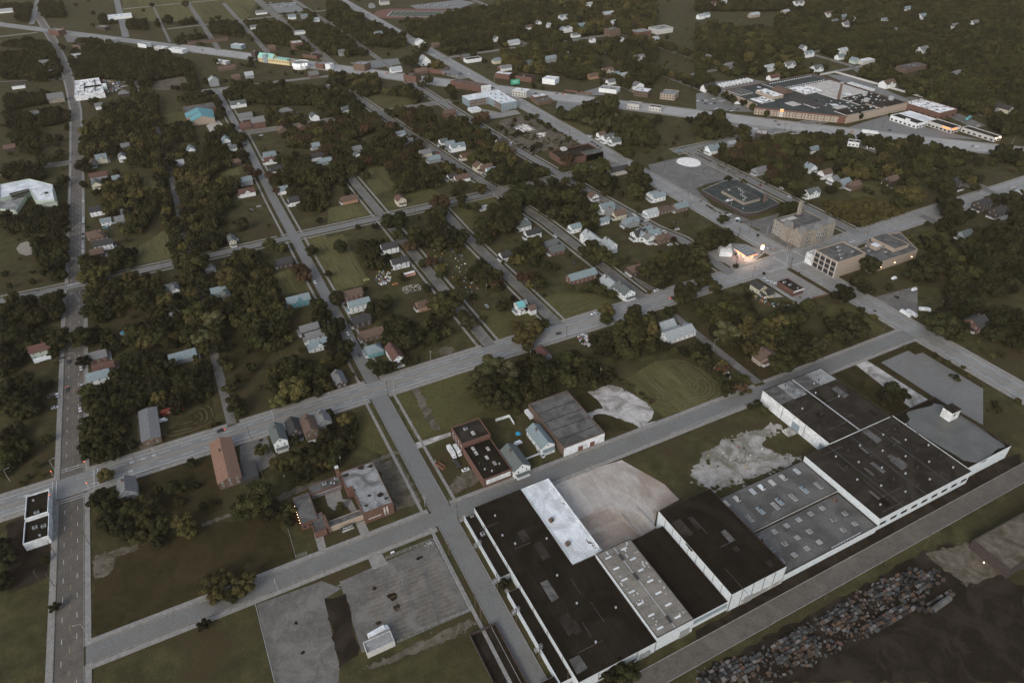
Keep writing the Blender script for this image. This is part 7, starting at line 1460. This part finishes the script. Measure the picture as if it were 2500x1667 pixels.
def poles(t,s):
    for it in s.split(';'):
        p=it.split(); k=p[2] if len(p)>2 else 'u'; x,y=W(t,float(p[0]),float(p[1])); rz={'e':0,'n':N,'s':S,'w':PI}[p[3]] if len(p)>3 else 0
        e=empty('street_lamp' if k=='l' else 'utility_pole',(x,y,0),rz); e['top']=9
        tag(e,None,'street lamp' if k=='l' else 'utility pole','lamps and poles along the streets',base={'u':'wooden utility pole','t':'utility pole with grey transformer','l':'grey curved-arm street lamp'}[k])
        for n,m in PK[k]: put(n,m,e,(0,0,0))
poles(5,'413 1120;455 1110 l n;500 1280;775 1395;590 1400;1355 1160;1862 1020 t;1613 1090;706 900 l s;1087 440 t;1004 560;1210 390;1420 440;1010 790;1838 670 l n;1633 740;1385 900 t;1880 310;2060 230;2205 430;330 1530')
poles(4,'1118 270;1865 720 t;1930 900;985 1205;745 1235;1715 1430 u;1875 1310 l s;1070 1566 l s;2152 300;1330 150;920 1568;545 260 l w;540 500 l w;536 915 l w;428 1210 l e')
poles(6,'550 262;668 330 l s;895 240 l s;922 272 t;568 60;1245 112;1445 62 t;610 660 t;1200 712;1335 782;1550 722;925 562 t;1035 600;395 830 l;625 1082;1765 622;1935 562;760 40 l;1660 480')
poles(7,'1100 85 l s;1805 182;1958 222 t;378 122 l;612 242 l w;382 692;372 907;600 1242 l w;1900 932 l s;826 696;286 890;615 622;70 190 l;100 1568')
poles(8,'666 362 l s;890 440 t;830 690;760 1182;1050 1142;1160 912;1290 1152;1450 1402;740 120 t;95 95 t;1010 1050;1640 1568')
poles(2,'565 1452;605 1482;342 1512;205 1542;1120 1342 t;1175 902;1385 1012;1652 932;1985 1152;2100 1112;1525 872;2030 1382;1140 562 l;780 382;145 1212;370 660;1015 760 l')
poles(18,'550 72;530 372;695 337;868 292;280 222;535 542 t;365 902 t;1340 482 l;1225 882;1210 935;1615 1142 l w;1055 1312 t;1245 1422;1650 1332;1602 1292 l n;870 1182;1080 1002;790 160')
poles(9,'875 1002;490 1202;1560 642;1290 760'); poles(3,'600 900;520 915 t;430 932;1010 912;1195 890 t;1270 882;1560 880 l;1880 950;640 920;2150 1000 l;260 760 l;845 850 l')
# overhead wires between the poles of the near street
wb=MB()
def wire(p,q,s=.8):
    P=[Vector(p).lerp(q,i/6)-Vector((0,0,s*4*(i/6)*(1-i/6))) for i in range(7)]
    for a,b in zip(P,P[1:]): wb.tube(a,b,.025,.025,3,cap=False)
PW=[W(8,a,b) for a,b in ((740,120),(890,440),(1010,640),(1160,912),(1290,1152),(1450,1402))]
for a,b in zip(PW,PW[1:]):
    for d in (-.9,0,.9): wire((a[0]+d,a[1],9.9),(b[0]+d,b[1],9.9))
o=wb.build('overhead_wires',M['dark']); o['kind']='stuff'; tag(o,'sagging overhead wires beside the factory street','wires')
for a,b in ((1030,640),(1160,885),(1290,1095),(1445,1350)):   # clustered crossarm frames
    x,y=W(8,a,b,6); e=empty('utility_pole',(x,y,0),.2); e['top']=9; tag(e,None,'utility pole','lamps and poles along the streets',base='utility pole with many white crossarms')
    put('pole',PK['u'][0][1],e,(0,0,0))
    for z in (6.6,7.8,9): q=MB(); q.box(0,0,z,4.2,.16,.16,bottom=True); q.box(0,.9,z,4.2,.16,.16,bottom=True); q.build('crossarm',M['metal'],e)
# traffic signals
SG=MB(); SG.tube((0,0,0),(0,0,6.5),.12,.1,6); SGp=SG.mesh('pole',M['metal']); SG=MB(); SG.box(0,0,5.2,.4,.4,1.1,0,bottom=True); SGb=SG.mesh('signal_head',M['dark'])
for (x,y,l) in ((-95,367,'far right'),(-112,348,'near left'),(-112,367.5,'far left'),(-94,348,'near right')):
    e=empty('traffic_signal',(x,y,0)); tag(e,f'traffic signal on the {l} corner of the lower left crossing','traffic signal','traffic signals'); put('pole',SGp,e,(0,0,0)); put('signal_head',SGb,e,(0,0,0)); q=MB(); q.box(0,-.22,5.9,.3,.06,.3,bottom=True); q.build('red_light',M['red'],e)
for (x,y,l) in ((427,371,'near the price sign'),(446,370,'below the stone building'),(426,348,'by the takeaway lot'),(446,349,'by the lettered white building')):
    e=empty('traffic_signal',(x,y,0)); tag(e,f'traffic signal {l} at the main crossroads','traffic signal','traffic signals'); put('pole',SGp,e,(0,0,0)); put('signal_head',SGb,e,(0,0,0)); q=MB(); q.box(0,-.22,5.6,.3,.06,.3,bottom=True); q.build('signal_light',M['orange'],e)
# ------------------------------------------------------------------ yard art, debris, crates
x,y=W(5,557,305,2); e=empty('painted_bus',(x,y,0),.05); tag(e,'pink and orange painted bus beside the field of junk','bus'); b=MB(); b.box(0,0,.5,10,2.6,2.6,0,bottom=True); M['coral']=mat('coral_paint',(.55,.24,.17),(.62,.42,.36),.6); b.build('body',M['coral'],e)
for i in range(7): b=MB(); b.box(-4+i*1.3,-1.34,1.7,.9,.05,.8,bottom=True); b.build('window',M['glass'],e)
for a in (-3.4,3.2): 
    for s in (-1.2,1.2): put('wheel',WHEEL,e,(a,s,.45)).scale=(1.4,1.2,1.4)
b=MB(); b.box(0,0,0,9.4,1.8,.5); b.build('roof_rack',M['white'],e,(0,0,3.1)); e['top']=3.5
JM=[M['white'],PA['d'],mat('junk_blue',(.08,.2,.32),None,2),mat('junk_red',(.32,.07,.05),None,2),M['wood'],PA['s'],mat('junk_yellow',(.45,.35,.1),None,2)]
def junk(name,label,t,out,n,s0,s1,cat='debris',mats=None):
    P=WP(t,out); xs=[p[0] for p in P]; ys=[p[1] for p in P]; b=MB(); c=0
    while c<n:
        x,y=rng.uniform(min(xs),max(xs)),rng.uniform(min(ys),max(ys))
        if inpoly(np.array([x]),np.array([y]),P)[0]:
            s=rng.uniform(s0,s1); b.box(x,y,.04,s,s*rng.uniform(.4,1),s*rng.uniform(.3,.8),int(rng.choice([0,0,1,2,3,4,5,5,6])),rng.uniform(0,3)); c+=1
    o=b.build(name,mats or JM); o['kind']='stuff'; tag(o,label,cat)
junk('shoe_field','dense field of shoes and toys laid out beside the painted bus',5,'500 400 560 380 690 370 705 395 600 425 530 440',420,.25,.6)
junk('yard_debris','coloured junk heaped below the polka-dot house',5,'330 290 430 270 440 350 360 385 330 350',110,.4,1.5)
junk('yard_debris','scattered painted objects on the open lawn',5,'660 90 900 150 1000 320 1080 440 900 440 830 280 680 180',90,.35,1.3)
junk('rubble_heap','burnt-out foundation heap beside the main road',5,'1700 730 1760 715 1805 760 1790 800 1740 790',120,.4,1.6)
junk('rubble_heap','rubble strip in the hedgerow left of the lane',6,'380 940 420 920 500 980 515 1030 470 1020',110,.4,1.3)
junk('garden_clutter','garden clutter beside the cream house',6,'600 400 700 420 780 480 900 510 980 540 860 560 700 500',60,.4,1.4)
junk('roadside_litter','pale scraps scattered on the gravel field',12,'120 140 700 60 760 260 300 330 60 300',34,.35,.9)
junk('scrap_heap','heap of junked vehicles and parts right of the white store',1,'690 545 850 570 840 620 720 640',60,1.2,3)
x,y=W(5,1303,1388,.8); e=empty('tarpaulin',(x,y,0)); tag(e,'bright blue tarpaulin heap between house and bungalow','tarpaulin'); b=MB(); b.tube((0,0,0),(0,0,1),1.8,.9,9); b.tube((0,0,1),(0,0,1.4),.9,.1,9); b.build('cover',mat('blue_tarp',(.03,.28,.45),None,1),e)
x,y=W(8,772,80,1); e=empty('skip',(x,y,0),-1.2); tag(e,'rust-brown open skip on grass left of the brick workshop','skip'); b=MB(); b.prism(rect(-3,-1.2,3,1.2),0,1.6,0,top=False); b.prism(inset(rect(-3,-1.2,3,1.2),.12)[::-1],.2,1.6,0,top=False); b.poly(rect(-2.9,-1.1,2.9,1.1),.6,1); b.build('bin',[mat('rust_paint',(.22,.09,.05),None,2),M['dirt']],e)
x,y=W(4,845,705,1); e=empty('garden_pool',(x,y,0)); tag(e,'round blue garden pool in the left woods','pool'); b=MB(); b.tube((0,0,0),(0,0,1.1),2.6,2.6,14); b.build('pool_wall',PA['s'],e); b=MB(); b.poly([(2.4*math.cos(a),2.4*math.sin(a)) for a in np.linspace(0,6,12)],1.12); b.build('water',mat('pool_water',(.05,.3,.38),None,1,rough=.1),e)
x,y=W(8,695,620,0); e=empty('picnic_table',(x,y,0)); tag(e,'picnic table with stools at the car park corner','picnic table'); b=MB(); b.box(0,0,.72,2.8,1.3,.1); b.build('table_top',M['slab'],e); b=MB(); b.box(0,0,0,.6,.5,.72); b.build('leg',M['metal'],e)
for a in range(6): b=MB(); b.tube((0,0,0),(0,0,.45),.2,.2,7); b.build('stool',M['white'],e,(2.1*math.cos(a*1.047),1.4*math.sin(a*1.047),0))
x,y=W(14,1605,1200,1); e=empty('lawn_sign',(x,y,0)); tag(e,'small white board sign on the strip above the car park','sign'); b=MB(); b.box(0,0,.5,2,.15,1.3,bottom=True); b.build('board',M['white'],e); [ (lambda q:(q.box(s,0,0,.1,.1,.5),q.build('leg',M['metal'],e)))(MB()) for s in (-.8,.8)]
x,y=W(19,885,120,6); e=empty('billboard',(x,y,0),-.25); tag(e,'green billboard standing before the red brick boulevard shops','billboard'); b=MB(); b.box(0,0,3,13,.5,7,bottom=True); b.build('panel',mat('billboard_green',(.04,.30,.19),None,.5),e)
for s in (-4,4): b=MB(); b.box(s,.4,0,.4,.4,3); b.build('post',M['dark'],e)
for z,w in ((8,7),(6.6,9),(5,6)): b=MB(); b.box(0,-.3,z,w,.06,.7,bottom=True); b.build('stripe',mat('billboard_pale',(.3,.55,.45),None,1),e)
x,y=W(2,845,495,5); e=empty('filling_station_canopy',(x,y,0),g); tag(e,'far filling station canopy lit beside the boulevard fork','canopy'); b=MB(); b.box(0,0,4.8,30,12,.9,0,bottom=True); b.build('roof',ROOF['g'],e)
for a in (-12,-4,4,12): 
    for s in (-4,4): b=MB(); b.box(a,s,0,.4,.4,4.8); b.build('post',M['white'],e); b=MB(); b.box(a,s*.6,4.7,.9,.9,.08,bottom=True); b.build('lamp',M['litwhite'],e)
# crates and pallets in the dark yard
CM=[mat('crate_grey',(.085,.087,.083),(.05,.05,.047),1.5),mat('crate_rust',(.13,.08,.052),(.075,.047,.033),1.5),mat('crate_wood',(.085,.062,.045),None,1.5),mat('crate_pale',(.17,.155,.14),None,1.5),mat('crate_dark',(.035,.031,.027),None,1.5)]
junk('yard_scrap','low scrap and pallets strewn between the crate stacks',9,'0 1568 0 1480 430 1340 800 1130 1200 880 1640 780 1700 860 1500 1040 1200 1230 900 1400 500 1568',700,.5,1.6,'scrap',CM+CM[:2])
CB=[]
for m in CM:
    for a in range(2):
        b=MB(); n=4; H=1.0
        for k in range(n): b.box(0,0,k*H/n,1,1 if a else .92,H/n-.05,0); 
        b.box(0,0,0,.9,.85,H-.02,0); CB.append(b.mesh('crate',m))
cn=0
for cl_,(out,n) in enumerate((('0 1568 160 1450 430 1370 450 1420 300 1568',46),('480 1320 740 1190 870 1320 700 1450 560 1440',62),('830 1120 1060 1000 1120 1060 1060 1200 900 1250',46),('1120 960 1260 880 1460 790 1640 800 1600 900 1460 980 1240 1020',66),('1100 1200 1400 1030 1520 1060 1200 1230',46),('1480 1050 1740 940 1770 960 1560 1100',16))):
    P=WP(9,out); xs=[p[0] for p in P]; ys=[p[1] for p in P]; c=0; tr=0
    while c<n and tr<4000:
        tr+=1; x,y=rng.uniform(min(xs),max(xs)),rng.uniform(min(ys),max(ys)); x=round(x/2.1)*2.1; y=round(y/1.7)*1.7
        if (x,y) in CELL or not inpoly(np.array([x]),np.array([y]),P)[0]: continue
        CELL[(x,y)]=[]; k=int(rng.choice([0,0,1,2,3,4,4])); o=put('crate',CB[k*2+int(rng.integers(0,2))],None,(x,y,.05),rng.normal()*.06); o.scale=(rng.uniform(1.3,2.0),rng.uniform(1.1,1.6),rng.uniform(.7,2.4)); c+=1; cn+=1
        lb_=f"{['grey','rust-brown','wood-brown','pale','blackish'][k]} slatted crate in the {['cluster nearest the lower lane','second cluster up the lane','middle cluster along the lane','largest cluster by the depot','outer cluster away from the lane','last few beside the grey tank'][cl_]}"; tag(o,lb_,'crate',lb_.replace('crate','crates',1))
P=WP(9,'1890 590 2240 400 2600 200 2600 600 2240 745 2150 800',6); f,o=building('depot','','depot',P,6,WALL['d'],M['dirt'],.4,label='dark-walled depot with mottled pale roof at the right edge'); 
b=MB(); b.box(0,0,0,.5,.3,.25,bottom=True); p_=W(9,1965,745,3); b.build('wall_lamp',M['lit'],f,(p_[0]-o[0],p_[1]-o[1],3))
x,y=W(9,1670,1030,1.5); e=empty('storage_tank',(x,y,0),.05); tag(e,'long grey cylinder tank lying beyond the crate rows','tank'); b=MB(); b.tube((-6.5,0,1.6),(6.5,0,1.6),1.4,1.4,14); b.build('shell',M['roofmid'],e)
for s in (-4,4): b=MB(); b.box(s,0,0,.6,2.4,.8); b.build('saddle',M['dark'],e)
# ------------------------------------------------------------------ labels
LM=[('the polka-dot house','polka_dot_house'),('the half-ruined white house','ruined_house'),('the teal Victorian house','victorian_house'),('the three-gabled white house','gabled_house'),('the roadside tavern','tavern'),
 ('the orange-roofed church hall','church_hall'),('the grey-roofed brick hall','brick_hall'),('the pale tin-roofed hall','tin_hall'),('the red container','shipping_container'),('the painted bus','painted_bus'),('the big grey warehouse','warehouse'),
 ('the school lawn sign','lawn_sign'),('the stone chimneyed building','stone_building'),('the raised-roof market','market_hall'),('the gridded office block','store_block'),('the takeaway','takeaway_shop'),('the lit canopy','filling_station_canopy'),
 ('the white-roofed L-shaped office','clinic'),('the walled bakery plant','delivery_plant'),('the yellow hall','yellow_hall'),('the white drum hall','drum_hall'),('the big white store','white_store'),('the pale angular complex','white_complex'),
 ('the green billboard','billboard'),('the ornate brick church','church'),('the white chapel','chapel'),('the blue garden pool','garden_pool'),('the small car park shed','garage_block')]
L2=[]
for ph,n in LM:
    o=bpy.data.objects.get(n)
    if o: L2.append((ph,)+proj(o.location.x,o.location.y,3)[:2])
for ph,t,a,b in (('the lower left crossing',7,480,210),('the crosswalk on the left avenue',4,500,350),('the pale baseball infield',4,180,130),('the ringed mown field',6,180,1070),('the pale sand patch',18,545,165),('the running track',2,600,98),
  ('the gravel field',12,350,250),('the fenced sports court',13,1700,200),('the big lower car park',8,550,1000),('the broken concrete lot',5,2020,1200),('the tree-lined first junction',2,380,1480),('the sandy side court',1,1470,860),
  ('the meadow below the boulevard',2,450,700),('the vacant rubble lot',19,1000,750),('the roofless brick shell',19,1700,1060),('the row of white trailers',16,300,300),('the delivery truck yard',16,2000,320),('the orange-signed shops',17,1200,900),
  ('the round lawn bed',5,810,830),('the leaning row of houses',4,2050,1340),('the far upper car park',1,1950,50),('the diagonal fork',2,900,480),('the dead-end lane',6,560,930),('the minibus lot',6,1740,560),('the crate yard',9,900,1250),
  ('the turquoise hall',1,1170,750),('the top left grass blocks',1,1300,100),('the far brick school',3,280,120),('the far corner road bend',3,1080,480),('the far right gabled pair',3,2100,730),('the far right long shed',3,1800,260),('the top right woods houses',3,1440,60),
  ('the far white L-porch house',2,1910,90),('the twin white gables far off',2,1635,190),('the far road elbow',2,1900,200),('the first street corner cottage',5,75,1005),('the bench of trees right',6,1300,680),('the lone clearing house',6,755,850),('the left edge woods',4,100,1100),('the bright lawn strip',4,1300,1330)):
    u,v=px(t,a,b); L2.append((ph,u,v))
LA=np.array([(l[1],l[2]) for l in L2])
ORD=['','second ','third ','fourth ','fifth ','sixth ','seventh ','eighth ','ninth ','tenth ','eleventh ','twelfth ','thirteenth ','fourteenth ','fifteenth ']
def rel(du,dv): return ('right of' if du>0 else 'left of') if abs(du)>abs(dv)*1.2 else ('beyond' if dv<0 else 'in front of')
bk={}
for o,base in THINGS:
    l=o.matrix_world.translation if False else o.location; u,v,_=proj(l[0],l[1],2); D=np.hypot(LA[:,0]-u,LA[:,1]-v); best=None
    for i in np.argsort(D)[:5]:
        key=(base,rel(u-LA[i,0],v-LA[i,1]),int(i))
        c=len(bk.get(key,[]))
        sc=D[i]*(1+.35*c)
        if D[i]>6 and (best is None or sc<best[0]): best=(sc,key,D[i])
    bk.setdefault(best[1],[]).append((best[2],o))
for (base,r,i),L in bk.items():
    L.sort(key=lambda a:a[0]); ph=L2[i][0]
    if len((base+r+ph).split())>11: base=base.replace(' with',',').replace('two-storey ','')
    for k,(d,o) in enumerate(L):
        l_=f"{base} {r} {ph}" if len(L)==1 else (f"{base} {r} {ph}, {ORD[min(k,14)]}nearest one")
        if len(l_.split())>16: l_=l_.replace(' flat roof','').replace(' roof','').replace(' and ',' ')
        o['label']=l_
print('objects',len(bpy.data.objects),'windows',NWIN)
